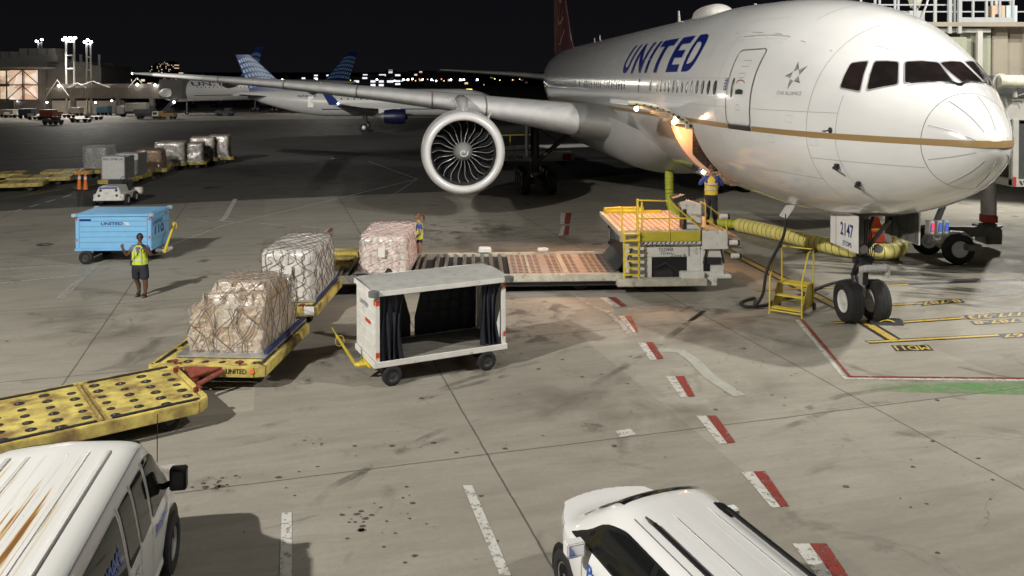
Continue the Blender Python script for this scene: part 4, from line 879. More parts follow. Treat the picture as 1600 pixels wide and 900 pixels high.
mb = MB(); [mb.lathe([(-.005, .001), (-.004, .05), (.01, .05)], 'X', 14, (-1.664, y, .42)) for y in (1.02, -.95)]; mb.build('side_reflector', MATS['orange'], A1)
A2 = dolly((-5.85, 24.75, 0), R(90), 6.6, 1.62, 'long yellow dolly under the pale wrapped pallet, its back half empty')
mb = MB(); mb.bx(-3.305, -3.302, -.75, -.5, .34, .56); mb.build('number_plate', MATS['label_white'], A2)
mb = MB(); [mb.lathe([(-.005, .001), (-.004, .05), (.01, .05)], 'X', 14, (-3.304, y, .42)) for y in (.1, .55)]; mb.build('side_reflector', MATS['orange'], A2)
for k in range(3):
    mb = MB(); mb.bx(.9+.8*k, 1.5+.8*k, -.78, .78, .5, .66+.05*k); mb.build('raised_section', MATS['yellow'], A2, bev=.015)
ee = Vector((math.cos(R(37)), math.sin(R(37)), 0)); nn_ = Vector((-ee.y, ee.x, 0)); c0 = Vector((-5.5, 15.35, 0))-ee*2.6+nn_*1.2
A3 = dolly(tuple(c0), R(37), 5.2, 2.4, 'empty yellow roller dolly lying across the bottom left corner beside the white van')
mb = MB(); mb.plate([(-2.2, -.9, .55), (-1.7, -1.15, .52), (-1.8, -.75, .8), (-2.2, -.6, .78)], (0, 0, .05)); mb.build('folded_bracket', MATS['yellow'], A3)

# ---------------- netted pallet loads
def net_on(mb, f, nu, nv, r=.0085, wob=.11):
    """diamond net over a surface f(u,v)->point,normal"""
    for s in (1, -1):
        for k in range(-nv, nu+nv):
            P = []
            for i in range(25):
                t = i/24; u = (k+s*t*nv)/nu if s > 0 else (k+nv-t*nv)/nu
                if u < -.001 or u > 1.001: continue
                p, n = f(min(max(u, 0), 1), t); ww = math.sin(7*u*3.1+5*t+k)*wob; P.append(p+n*.018+Vector((ww*abs(n.y), ww*abs(n.x), math.sin(9*t+k*2)*wob*.6)))
            if len(P) > 2: mb.tube(P, r, 4, cap=False)
def blob_box(mb, w_, d_, h_, z0, amp=.05, seed=1, taper=.03, lean=0):
    """soft lumpy block (sides and top) as one closed mesh; returns surface samplers"""
    from mathutils import noise
    def per(u):
        s = u*4; k = int(s) % 4; t = s-int(s); return [(-1+2*t, -1), (1, -1+2*t), (1-2*t, 1), (-1, 1-2*t)][k]
    def P(u, v):
        a, b = per(u); r = (a*a)**4+(b*b)**4; q = r**(-1/8)*1.0; q = min(q, 1)
        k = 1-taper*v*(1 if v < .97 else 1)-(.05 if v > .9 else 0)*((v-.9)/.1)**2
        p = Vector((a*q*w_/2*k+lean*v, b*q*d_/2*k, z0+h_*v)); n = noise.noise(Vector((p.x*2.2+seed*9, p.y*2.2, p.z*2.2))); m_ = noise.noise(Vector((p.x*6+seed, p.y*6, p.z*6+4)))
        o = Vector((a, b, 0)).normalized(); return p+o*(amp*n+amp*.45*m_)
    NU, NV = 64, 14; vs = [P(i/NU, j/NV) for j in range(NV+1) for i in range(NU)]; fs = [(j*NU+i, j*NU+(i+1) % NU, (j+1)*NU+(i+1) % NU, (j+1)*NU+i) for j in range(NV) for i in range(NU)]
    c = sum((vs[NV*NU+i] for i in range(NU)), Vector())/NU; base = NV*NU
    # top in rings
    prev = base; K = 5
    for r in range(1, K):
        t = r/K; st = len(vs)
        for i in range(NU):
            q = vs[base+i].lerp(c, t); q.z = z0+h_+amp*.8*noise.noise(Vector((q.x*2, q.y*2, seed)))+.02; vs.append(q)
        fs += [(prev+i, prev+(i+1) % NU, st+(i+1) % NU, st+i) for i in range(NU)]; prev = st
    vs.append(c+Vector((0, 0, .02))); fs += [(prev+i, prev+(i+1) % NU, len(vs)-1) for i in range(NU)]
    mb.add(vs, fs)
    def side(k):
        def f(u, v):
            uu = (k+.04+.92*u)/4; p = P(uu, v); a, b = [(0, -1), (1, 0), (0, 1), (-1, 0)][k]; return p, Vector((a, b, 0))
        return f
    def top(u, v): return Vector(((u-.5)*w_*.93+lean, (v-.5)*d_*.93, z0+h_+.015)), Vector((0, 0, 1))
    return side, top
def load(loc, rz, w_, d_, h_, film, netm, label, group, seed=1, amp=.05, nets=(6, 4), lean=0, plate=True, cat='wrapped pallet', pw=None, pd=None, z=.52, name='wrapped_pallet'):
    t = thing(name, label, cat, (loc[0], loc[1], z), rz, group)
    if plate: mb = MB(); mb.bx(-(pw or w_)/2-.08, (pw or w_)/2+.08, -(pd or d_)/2-.08, (pd or d_)/2+.08, .0, .035); mb.build('pallet_sheet', MATS['aluminium'], t)
    mb = MB(); side, top = blob_box(mb, w_, d_, h_, .035, amp, seed, .03, lean); mb.build('load', MATS[film], t, smooth=70)
    if netm:
        mb = MB()
        for k in range(4): net_on(mb, side(k), nets[0], nets[1])
        net_on(mb, top, nets[0], 6, wob=.03); mb.build('net', MATS[netm], t, smooth=60)
    return t
P2 = load((-6.0, 23.55, 0), R(90), 2.85, 1.45, 1.25, 'film_white', 'net_rope', 'pale film-wrapped pallet load under dark net, between brown cartons and the loader', 'netted pallet loads', 3, .05, (7, 4))
mb = MB(); mb.bx(-1.51, -1.505, -.18, -.02, .62, .95); mb.box((-1.2, -.80, .75), (.16, .01, .24), .1); mb.build('paper_label', MATS['label_white'], P2)
mb = MB(); mb.bx(-1.5, 1.4, -.85, -.80, .0, .07); mb.build('edge_strap', MATS['strap_blue'], P2)
P3 = load((-3.92, 26.2, 0), R(90), 2.7, 1.42, 1.0, 'film_pink', 'net_red', 'pallet load in film with a pink net, on the low deck of the loader', 'netted pallet loads', 8, .05, (8, 5), z=.62)
mb = MB(); mb.bx(-1.47, -1.46, -.1, .1, .5, .78); mb.build('paper_label', MATS['label_white'], P3)
net2 = MB(); 
# brown cartons
T1 = thing('carton_pallet', 'brown cartons stacked in steps under film and net on the front yellow dolly', 'wrapped pallet', (-6.05, 18.95, .52), R(-3), 'netted pallet loads')
mb = MB(); mb.bx(-.95, .95, -1.35, 1.45, 0, .035); mb.build('pallet_sheet', MATS['aluminium'], T1)
random.seed(4); tiers = [(-.78, .74, -1.05, 1.2, 0, .48, 3, 3), (-.76, .72, -1.02, 1.15, .48, .92, 3, 3), (-.55, .70, -.75, .95, .92, 1.14, 2, 2), (-.40, .64, -.50, .30, 1.14, 1.33, 2, 1)]
for (x0, x1, y0, y1, z0, z1, nx, ny) in tiers:
    for i in range(nx):
        for j in range(ny):
            a0, a1 = x0+(x1-x0)*i/nx, x0+(x1-x0)*(i+1)/nx; b0, b1 = y0+(y1-y0)*j/ny, y0+(y1-y0)*(j+1)/ny; e = random.uniform(.008, .03)
            mb = MB(); mb.box(((a0+a1)/2, (b0+b1)/2, .035+(z0+z1)/2), (a1-a0-e, b1-b0-e, z1-z0-.012), random.uniform(-.03, .03)); cb = mb.build('carton', MATS['carton' if random.random() < .8 else 'carton_pale'], T1, bev=.012)
            if j == 0:
                mb = MB(); mb.bx((a0+a1)/2-.06, (a0+a1)/2+.05, b0-.012, b0-.009+.0, .035+z0+.14, .035+z0+.2); mb.build('carton_label', MATS['label_white'], cb)
mb = MB(); sh = [(-.80, .78, -1.09, 1.24, .035, .50), (-.79, .76, -1.07, 1.22, .50, .96), (-.60, .76, -.83, 1.02, .96, 1.18), (-.44, .70, -.57, .36, 1.18, 1.38)]
from mathutils import noise as _nz
def hfun(x, y):
    for (x0, x1, y0, y1, z0, z1) in sh[::-1]:
        if x0-.02 <= x <= x1+.02 and y0-.02 <= y <= y1+.02: return z1
    return 0
def fgrid(u, v):
    x, y = -.80+1.58*u, -1.09+2.33*v; z = hfun(x, y); return Vector((x, y, z+.01+.025*_nz.noise(Vector((x*5, y*5, z)))))
mb.grid(fgrid, 30, 36)
for (x0, x1, y0, y1, z0, z1) in sh[:2]:
    for a, b, c, d in ((x0, y0, x1, y0), (x1, y0, x1, y1), (x1, y1, x0, y1), (x0, y1, x0, y0)):
        nrm = Vector((b-d, c-a, 0)).normalized()*-1
        mb.grid(lambda u, v: Vector((a+(c-a)*u, b+(d-b)*u, z0+(z1-z0)*v))-nrm*.012+Vector((1, 1, 0))*.03*_nz.noise(Vector((a+(c-a)*u*4, b+(d-b)*u*4, (z0+(z1-z0)*v)*5))), 16, 8)
mb.build('film', MATS['clear_film'], T1, smooth=60)
mb = MB()
for k in range(-6, 13):
    for s in (1, -1):
        if (k*7+s) % 3 == 0: continue
        for face in range(3):
            P = []
            for i in range(22):
                t = i/21; z = 1.44*(1-t)
                ww = .10*math.sin(5*t+k*1.7)+.05*math.sin(13*t+k)
                if face == 0:   # towards the camera
                    x = -.8+.16*k+s*t*.75+ww; y = -1.12+.5*max(0, (z-.96)/.48); y = y if z > .96 else -1.12
                    z = min(z, .96 if x < -.6 else 1.18 if x < -.42 else 1.38); y = -.59 if z > 1.18 else -.85 if z > .96 else -1.12
                    if -.82 < x < .80: P.append((x, y-.015, z+.03))
                elif face == 1:
                    y = -1.1+.24*k+s*t*.8+ww; x = .80-.05*max(0, (z-.9)/.5)
                    if -1.12+.5*max(0, (z-.96)/.48) < y < 1.25: z = min(z, hfun(.7, y)+.02); P.append((x+.015, y, z+.03))
                else:
                    y = -.5+.16*k*.8+s*t*.5; x = -.42+1.14*t
                    if -.52 < y < 1.1: P.append((x, y, hfun(x, y)+.05))
            if len(P) > 3: mb.tube(P, .009, 4, cap=False)
mb.build('net', MATS['net_rope'], T1, smooth=60)
mb = MB(); mb.bx(.86, .93, -1.2, 1.4, .03, .11); mb.build('edge_strap', MATS['strap_blue'], T1)

# ---------------- open curtain-sided cart
cw = thing('baggage_cart', 'white curtain-sided baggage cart standing open and empty, dark curtains drawn back', 'baggage cart', (-2.86, 17.27, 0), R(26))
Lc, Wc, zb, zt = 2.92, 1.42, .50, 1.90
mb = MB(); mb.bx(0, Lc, 0, Wc, zb-.06, zb); mb.build('deck', MATS['deck_wood'], cw)
mb = MB(); mb.bx(-.03, Lc+.03, -.03, 0, zb-.09, zb+.03); mb.bx(-.03, Lc+.03, Wc, Wc+.03, zb-.09, zb+.03); mb.bx(-.03, 0, 0, Wc, zb-.09, zb+.03); mb.bx(Lc, Lc+.03, 0, Wc, zb-.09, zb+.03); mb.bx(.2, Lc-.2, .35, 1.15, zb-.2, zb-.09); mb.build('chassis', MATS['cart_white'], cw, bev=.006)
for x in (0, Lc-.09):
    for y in (0, Wc-.06): mb = MB(); mb.bx(x, x+.09, y, y+.06, zb+.03, zt); mb.build('corner_post', MATS['cart_white'], cw, bev=.005)
mb = MB(); mb.bx(.002, .03, .06, Wc-.06, zb+.03, zt)
for k in range(1, 6): mb.bx(-.012, .002, .08, Wc-.08, zb+.1+.23*k, zb+.125+.23*k)
pn = mb.build('end_panel', MATS['cart_white'], cw, bev=.004)
write('UNITED', .62, .09, (-.014, 1.12, zt-.38), (0, -1, 0), (0, 0, 1), 'livery_blue', pn); mb = MB(); mb.bx(-.014, -.0125, .35, .7, zt-.68, zt-.60); mb.build('red_plate', MATS['reflector'], pn)
mb = MB(); mb.bx(Lc-.03, Lc-.002, .06, Wc-.06, zb+.03, zt); mb.build('end_panel', MATS['cart_white'], cw)
for q_ in [(-.006, .075, -.034, -.031, z, z+.11) for z in (zt-.22, zb+.12)]+[(Lc-.07, Lc-.02, -.034, -.031, z, z+.11) for z in (zt-.14, zb+.2)]+[(-.016, -.012, .02, .08, zt-.22, zt-.1)]: mb = MB(); mb.bx(*q_); mb.build('reflector', MATS['reflector'], cw)
mb = MB(); mb.grid(lambda u, v: (-.06+(Lc+.12)*u, -.06+(Wc+.12)*v, zt+.08+.05*math.sin(math.pi*v)+.008*math.sin(u*14)), 16, 8); mb.grid(lambda u, v: (-.06+(Lc+.12)*u, -.06+(Wc+.12)*v, zt+.02), 2, 2); ro = mb.build('roof', MATS['roof_grey'], cw, smooth=50)
mb = MB(); mb.bx(-.07, Lc+.07, -.075, -.055, zt-.02, zt+.085); mb.bx(-.07, Lc+.07, Wc+.055, Wc+.075, zt-.02, zt+.085); mb.bx(-.075, -.055, -.06, Wc+.06, zt-.02, zt+.085); mb.bx(Lc+.055, Lc+.075, -.06, Wc+.06, zt-.02, zt+.085); mb.build('roof_edge', MATS['cart_white'], ro, bev=.006)
for x in (-.05, Lc+.05):
    for y in (-.05, Wc+.05): mb = MB(); mb.lathe([(zt-.03, .06), (zt-.01, .11), (zt+.09, .11), (zt+.11, .05), (zt+.112, .001)], 'Z', 16, (x, y, 0)); mb.build('corner_bumper', MATS['rubber_grey'] if 'rubber_grey' in MATS else mat('rubber_grey', (.14, .14, .14), .7, var=.3), ro, smooth=40)
def curtain(x0, x1, y, z0, z1, amp, fold, name='curtain', flare=0):
    mb = MB(); n = 48
    def f(u, v):
        g = 1-v; x = x0+(x1-x0)*u*(1-flare*math.sin(g*math.pi)*.4); return (x+.02*math.sin(g*5+u*9), y+amp*(.4+.6*g)*math.sin(u*fold*2*math.pi+g*1.3)+.01*math.sin(g*9), z0+(z1-z0)*v)
    mb.grid(f, n, 14); return mb.build(name, MATS['curtain'], cw, smooth=80)
curtain(.10, .62, .06, zb+.0, zt-.02, .045, 4, flare=.3); curtain(Lc-.55, Lc-.1, .05, zb+.04, zt-.02, .05, 4, flare=.5)
# far curtain with the V-shaped gap between its two halves
mb = MB(); yb = Wc-.02
mb.grid(lambda u, v: (.1+(1.22+.22*(v-.35)/.65*-1-.1 if v > .35 else 1.22+.0-.1)*u, yb+.025*math.sin(u*30)*(.5+.5*v), zb+.03+(zt-zb-.2)*v), 30, 20)
mb.grid(lambda u, v: (Lc-.1-(Lc-.2-(1.22+.0+(.20*(v-.35)/.65 if v > .35 else 0)))*u, yb+.02*math.sin(u*34)*(.5+.5*v), zb+.03+(zt-zb-.2)*v), 34, 20); mb.bx(.08, Lc-.08, yb, yb+.02, zt-.2, zt); mb.build('curtain', MATS['curtain'], cw, smooth=80)
mb = MB()
for k in range(5): mb.bx(1.5, Lc-.12, yb-.035, yb-.03, zb+.12+.2*k, zb+.14+.2*k)
mb.build('curtain_webbing', MATS['black'], cw)
for x, y in ((.35, -.05), (Lc-.45, -.05), (.35, Wc-.12), (Lc-.45, Wc-.12)): wheel(cw, (x, y+.08, .21), .21, .15, 'Y', rim='rim_dark')
mb = MB(); mb.bx(.25, .5, .1, Wc-.1, .17, .25); mb.bx(Lc-.55, Lc-.3, .1, Wc-.1, .17, .25); mb.bx(.3, .42, .5, 1.0, .2, .45); mb.build('axle', MATS['dark_metal'], cw)
mb = MB(); mb.tube([(.25, .45, .36), (-.18, .55, .34), (-.25, .6, .34)], .05, 8); mb.tube([(.25, .95, .36), (-.15, .66, .34)], .04, 8); mb.tube([(-.25, .6, .34), (-.62, .72, .98)], [.032, .028], 8); mb.tube([(-.62, .72, .98), (-.70, .75, 1.13)], .014, 6)
mb.tube([(-.55+.09*math.cos(q/12*6.283), .70+.02, .85+.11*math.sin(q/12*6.283)) for q in range(13)], .009, 5); mb.box((.1, .6, .36), (.3, .7, .05)); mb.build('tow_bar', MATS['yellow_clean'], cw)

# ---------------- blue cart 110
bl_ = thing('luggage_cart', 'light blue steel luggage cart numbered 110 behind the signalling man', 'luggage cart', tuple(at(118, 389, .52).xy)+(0,), R(3.0))
Lb, Wb, b0, b1 = 2.52, 1.72, .52, 1.62
mb = MB(); mb.bx(0, Lb, 0, Wb, b0, b1); bb = mb.build('body', MATS['cart_blue'], bl_, bev=.015)
mb = MB()
for k in range(1, 6): mb.bx(.14, Lb-.14, -.004, .002, b0+.03+.18*k, b0+.045+.18*k)
mb.bx(.12, .135, -.005, .002, b0+.05, b1-.05); mb.bx(Lb-.135, Lb-.12, -.005, .002, b0+.05, b1-.05)
for k in (1, 3, 4): mb.bx(Lb-.002, Lb+.004, .1, Wb-.1, b0+.05+.22*k, b0+.064+.22*k)
mb.build('panel_grooves', MATS['groove_blue'], bb)
mb = MB(); mb.bx(-.04, Lb+.04, -.04, Wb+.04, b1, b1+.07); mb.bx(.06, Lb-.06, .06, Wb-.06, b1+.07, b1+.085); mb.build('roof', MATS['cart_blue'], bl_, bev=.02)
mb = MB(); mb.bx(-.03, Lb+.03, -.03, Wb+.03, b0-.07, b0); mb.build('sill', MATS['cart_blue'], bl_, bev=.01)
for x in (-.02, Lb+.02):
    for y in (-.02, Wb+.02): mb = MB(); mb.lathe([(b1-.02, .07), (b1, .1), (b1+.09, .1), (b1+.11, .05), (b1+.112, .001)], 'Z', 14, (x, y, 0)); mb.build('corner_bumper', MATS['bumper_pale'] if 'bumper_pale' in MATS else mat('bumper_pale', (.38, .52, .62), .6, var=.2), bl_, smooth=40)
write('UNITED', .72, .10, (.85, -.006, b1-.30), (1, 0, 0), (0, 0, 1), 'livery_blue', bb, .02)
mb = MB(); mb.bx(.14, .52, -.006, -.003, b1-.15, b1-.085); mb.build('data_plate', MATS['livery_blue'], bb)
mb = MB(); [mb.plate([(1.62+.05*k, -.006, b1-.20), (1.66+.05*k, -.006, b1-.20), (1.72+.045*k, -.006, b1-.31), (1.68+.045*k, -.006, b1-.31)], (0, .003, 0)) for k in range(3)]; mb.build('globe_mark', MATS['label_white'], bb)
write('UNITED', .9, .13, (Lb+.006, .18, b1-.34), (0, 1, 0), (0, 0, 1), 'livery_blue', bb, .02); write('110', .82, .30, (Lb+.006, .35, b1-.70), (0, 1, 0), (0, 0, 1), 'livery_blue', bb, .02)
mb = MB(); [mb.bx(Lb-.08, Lb-.03, -.006, -.003, z, z+.1) for z in (b1-.16, b0+.32)]; [mb.bx(.03, .07, -.006, -.003, z, z+.1) for z in (b1-.16, b0+.25)]; mb.bx(Lb+.003, Lb+.006, .9, 1.25, b0+.42, b0+.48); mb.bx(Lb+.003, Lb+.006, 1.3, 1.6, b1-.12, b1-.06); mb.build('reflector', MATS['reflector'], bb)
for x, y in ((.35, .0), (Lb-.5, .1), (.35, Wb-.1), (Lb-.5, Wb-.1)): wheel(bl_, (x, y, .23), .23, .16, 'Y', rim='rim_dark')
mb = MB(); mb.bx(.3, .5, .05, Wb-.1, .2, .28); mb.bx(Lb-.6, Lb-.4, .05, Wb-.1, .2, .28); mb.bx(.3, Lb-.3, .6, 1.4, .3, .45); mb.build('axle', MATS['dark_metal'], bl_)
mb = MB(); mb.box((Lb+.15, .8, .33), (.45, .5, .1)); mb.build('draw_plate', MATS['cart_white'], bl_, bev=.02)
mb = MB(); mb.tube([(Lb+.30, .45, .36), (Lb+.42, 1.05, 1.2)], [.045, .035], 8); mb.tube([(Lb+.42+.08*math.cos(q/10*6.283), 1.05, 1.1+.14*math.sin(q/10*6.283)) for q in range(11)], .012, 5); mb.lathe([(.28, .06), (.4, .07), (.42, .001)], 'Z', 10, (Lb+.30, .45, 0)); mb.build('tow_bar', MATS['yellow_clean'], bl_)

# ---------------- cargo loader
mat('deck_panel', (.46, .40, .35), .45, .25, var=.25, vscale=5, dirt=(.2, .13, .1), dscale=5, damt=.3); mat('rail_dirty', (.5, .48, .40), .5, var=.2, vscale=4, dirt=(.28, .12, .05), dscale=6, damt=.35); mat('slot_dark', (.10, .055, .035), .8); mat('roller', (.30, .29, .27), .4, .6, var=.3)
ld = thing('cargo_loader', 'cargo loader with low roller deck and raised front platform reaching for the open hold', 'cargo loader', (3.12, 25.05, 0), R(3))
DZ = .60
mb = MB(); mb.bx(-8.55, .2, -.04, .12, DZ-.24, DZ-.02); mb.bx(-8.55, .2, 2.95, 3.1, DZ-.24, DZ+.02); mb.bx(-.2, 2.45, -.28, .0, .24, .46); mb.bx(-8.55, -8.4, .12, 2.95, DZ-.2, DZ-.04); mb.build('side_rail', MATS['rail_dirty'], ld, bev=.02)
mb = MB(); mb.bx(-5.6, .1, .12, 2.95, .2, DZ-.1); mb.bx(-8.3, -5.6, .3, 2.8, .25, DZ-.15); mb.build('main_frame', MATS['dark_metal'], ld)
mb = MB(); 
for k in range(13): x = -8.3+.2*k; mb.tube([(x, .16, DZ-.06), (x, 2.9, DZ-.06)], .055, 8)
for k in range(8): x = -5.5+.28*k; mb.tube([(x, .16, DZ-.05), (x, 2.9, DZ-.05)], .06, 10)
mb.build('rollers', MATS['roller'], ld, smooth=50)
mb = MB(); mb.bx(-3.3, -.05, .14, 2.93, DZ-.07, DZ-.03); dk = mb.build('deck', MATS['deck_panel'], ld, bev=.005)
mb = MB()
for i in range(17):
    for j in range(13):
        if i in (5, 11): continue
        mb.box((-3.15+.185*i, .3+.205*j, DZ-.026), (.12, .06, .006), .15 if i % 2 else -.1)
mb.build('deck_slots', MATS['slot_dark'], dk)
mb = MB(); mb.bx(-1.72, -1.58, .14, 2.93, DZ-.025, DZ-.005); mb.bx(-2.75, -2.68, .14, 2.93, DZ-.025, DZ-.01); mb.build('deck_beam', MATS['rail_dirty'], dk)
mb = MB(); mb.box((-.02, 1.55, DZ+.12), (.9, 2.5, .03), ry=-.9); mb.build('transfer_ramp', MATS['dark_metal'], ld)
mb = MB(); mb.box((-4.0, 3.0, DZ+.12), (.42, .22, .18)); mb.box((-2.1, 3.02, DZ+.1), (.35, .2, .12)); mb.build('drive_box', MATS['cart_white'], ld, bev=.03)
for x in (-4.8, -1.2, .6): 
    for y in (.45, 2.7): wheel(ld, (x, y, .27), .27, .2, 'Y', rim='rim_dark')
# lower body of the scissor lift
mb = MB(); mb.bx(.10, 2.05, .10, 3.1, 1.02, 1.50); mb.bx(.10, .9, .10, .5, .30, 1.02); mb.bx(1.95, 2.35, .10, 3.1, .3, 1.45); mb.bx(2.35, 3.05, .06, 3.0, .42, 1.25); mb.bx(2.3, 3.25, -.04, 3.1, .40, .50); mb.bx(1.7, 2.4, -.2, .1, .3, .62); mb.bx(2.2, 2.8, -.1, 3.0, .2, .45); bd = mb.build('body', MATS['white_paint'], ld, bev=.02)
mb = MB(); mb.bx(.92, 1.93, .12, 2.9, .3, 1.0); mb.bx(2.42, 2.62, .05, .3, .6, 1.02); mb.bx(.1, .34, .55, 3.0, .3, 1.5); mb.build('engine_bay', MATS['black'], bd)
mb = MB(); mb.bx(.96, 1.5, .108, .112, .32, .62); mb.lathe([(.105, .17), (.11, .17), (.112, .001)], 'Y', 20, (1.35, 0, .5)); mb.tube([(1.0, .1, .7), (1.3, .09, .85), (1.7, .09, .6)], .03, 6); mb.tube([(.3, .05, 1.3), (.16, .05, 1.0), (.3, .05, .7)], .02, 6); mb.build('machinery', MATS['dark_metal'], bd)
write('UNITED', .85, .10, (.72, .094, 1.34), (1, 0, 0), (0, 0, 1), 'black', bd); write('CLO458', .42, .10, (1.1, .094, 1.20), (1, 0, 0), (0, 0, 1), 'black', bd); write('TD456', .36, .07, (1.14, .094, 1.10), (1, 0, 0), (0, 0, 1), 'rubber_grey', bd); write('Zone B', .46, .085, (1.45, .094, 1.03), (1, 0, 0), (0, 0, 1), 'black', bd, 0)
mb = MB(); 
for k in (0, 1): mb.box((2.5+.45*k, .03, 1.2), (.05, .04, .75), ry=(.22 if k == 0 else -.22))
mb.box((2.72, .02, .92), (.42, .05, .2)); mb.build('lift_arm', MATS['dark_metal'], ld)
mb = MB(); 
for s in (1, -1): mb.box((1.1, .3, 1.2), (2.2, .08, .1), ry=s*.25); mb.box((1.1, 2.9, 1.2), (2.2, .08, .1), ry=s*.25)
mb.build('scissor_arms', MATS['dark_metal'], ld)
# upper platform
PZ = 1.82
mb = MB(); mb.bx(-.05, 2.3, .05, 3.7, PZ-.05, PZ); dk = mb.build('platform', MATS['deck_panel'], ld, bev=.004)
mb = MB(); random.seed(3)
for i in range(13):
    for j in range(17): mb.box((.06+.18*i, .2+.205*j, PZ+.003), (random.uniform(.06, .13), .045, .006), random.uniform(-.4, .4))
mb.build('deck_slots', MATS['slot_dark'], dk)
mb = MB(); mb.bx(-.08, 2.32, .0, .05, PZ-.32, PZ+.02); mb.bx(-.12, -.05, -.02, 3.75, PZ-.14, PZ+.02); mb.bx(-.08, 2.3, 3.7, 3.76, PZ-.16, PZ+.02); mb.build('platform_frame', MATS['rail_dirty'], ld, bev=.01)
mat('yellow_dull', (.55, .47, .05), .5, var=.15)
for q_ in ((.52, 1.36, -.06, .0, PZ-.30, PZ-.02), (1.42, 2.3, -.06, .0, PZ-.30, PZ-.02), (.0, 1.35, 3.55, 3.72, PZ+.02, PZ+.16), (.02, 1.9, 3.3, 3.4, PZ, PZ+.10)): mb = MB(); mb.bx(*q_); mb.build('kick_plate', MATS['yellow_dull'], ld, bev=.006)
mb = MB(); mb.bx(.50, 2.32, -.062, -.05, PZ-.38, PZ-.31); hz = mb.build('hazard_strip', MATS['white_paint'], ld); mb = MB(); [mb.plate([(.56+.13*k, -.064, PZ-.375), (.61+.13*k, -.064, PZ-.375), (.66+.13*k, -.064, PZ-.315), (.61+.13*k, -.064, PZ-.315)], (0, .001, 0)) for k in range(13)]; mb.build('stripes', MATS['black'], hz)
def rail(pts, r=.026, name='handrail'): mb = MB(); [mb.tube(p, r, 8) for p in pts]; return mb.build(name, MATS['yellow_clean'], ld, smooth=50)
zr = PZ+.88
rail([[(-.02, .02, PZ-.3), (-.02, .02, PZ+.72)]]); rail([[(.44, -.03, PZ-.32), (.44, -.03, zr), (.5, -.03, zr+.03), (1.38, -.03, zr-.0), (1.38, -.03, PZ-.3)], [(.56, -.03, PZ-.3), (.56, -.03, zr)], [(.44, -.03, PZ+.38), (1.38, -.03, PZ+.38), (2.1, -.03, PZ+.36)], [(1.38, -.03, zr+.0), (2.28, -.03, PZ+.1), (2.28, -.03, PZ-.3)], [(.5, .4, PZ), (.5, .4, zr+.02), (.5, -.03, zr+.02)]])
rail([[(2.45, -.05, PZ-.0), (2.45, -.05, zr-.1), (2.95, -.05, PZ+.42), (3.08, -.05, PZ+.42), (3.08, -.05, PZ)], [(2.45, .5, PZ), (2.45, .5, zr-.1), (2.45, -.05, zr-.1)], [(2.5, -.05, PZ+.3), (2.95, -.05, PZ+.02)]])
# ladder
mb = MB(); mb.tube([(.02, -.16, .32), (.02, -.12, PZ+.02)], .03, 6); mb.tube([(.46, -.16, .32), (.46, -.12, PZ+.02)], .03, 6)
for k in range(8): mb.bx(.02, .46, -.21, -.09, .36+.2*k, .385+.2*k)
mb.build('ladder', MATS['yellow_clean'], ld)
# console, raised conveyor arm and front bridge
mb = MB(); mb.prism([(1.95, .25), (2.42, .25), (2.42, .75), (1.95, .75)], PZ, PZ+.45); mb.plate([(1.75, .25, PZ+.8), (1.95, .25, PZ+.45), (2.42, .25, PZ+.30), (2.42, .25, PZ+.72), (2.0, .25, PZ+.85)], (0, .5, 0)); cs_ = mb.build('control_console', MATS['white_paint'], ld, bev=.02)
mb = MB(); mb.box((1.78, .5, PZ+.88), (.34, .36, .16), ry=-.35); mb.tube([(1.6, .4, PZ+.8), (1.5, .45, PZ+.95), (1.75, .5, PZ+1.03)], .02, 6); [mb.tube([(1.95+.08*k, .45, PZ+.84), (1.97+.08*k, .45, PZ+.92)], .012, 6) for k in range(5)]; mb.bx(1.86, 1.96, .24, .7, PZ, PZ+.6); mb.build('levers', MATS['dark_metal'], cs_)
mb = MB(); mb.bx(2.36, 3.12, .0, 2.6, PZ-.06, PZ); mb.build('bridge_platform', MATS['deck_panel'], ld); mb = MB(); mb.bx(2.36, 3.12, -.05, .0, PZ-.46, PZ+.0); mb.bx(2.36, 3.14, -.05, 2.6, PZ-.55, PZ-.46); mb.build('bridge_side', MATS['white_paint'], ld, bev=.012)
mb = MB(); mb.bx(3.12, 3.55, .1, 2.5, PZ-.34, PZ-.26); mb.bx(3.12, 3.6, .1, 2.5, PZ-.62, PZ-.54); mb.build('bridge_lip', MATS['deck_panel'], ld)
for z, x in ((PZ+.42, 3.1), (PZ-.36, 3.4), (PZ-.75, 3.45)):
    mb = MB(); mb.tube([(x-.22, -.05, z), (x, -.05, z)], .075, 12); bu = mb.build('buffer', MATS['cart_white'], ld, smooth=40); mb = MB(); mb.tube([(x, -.05, z), (x+.06, -.05, z)], .08, 12); mb.build('buffer_rubber', MATS['rubber'], bu, smooth=40)
mb = MB(); mb.lathe([(-.05, .001), (-.035, .035), (0, .05), (.035, .035), (.05, .001)], 'Z', 12, (.62, .2, PZ+.72)); mb.build('beacon', MATS['orange'], ld, smooth=60)
mb = MB(); mb.box((-.02, .1, PZ-.05), (.16, .16, .1)); mb.build('deck_winch', MATS['dark_metal'], ld)

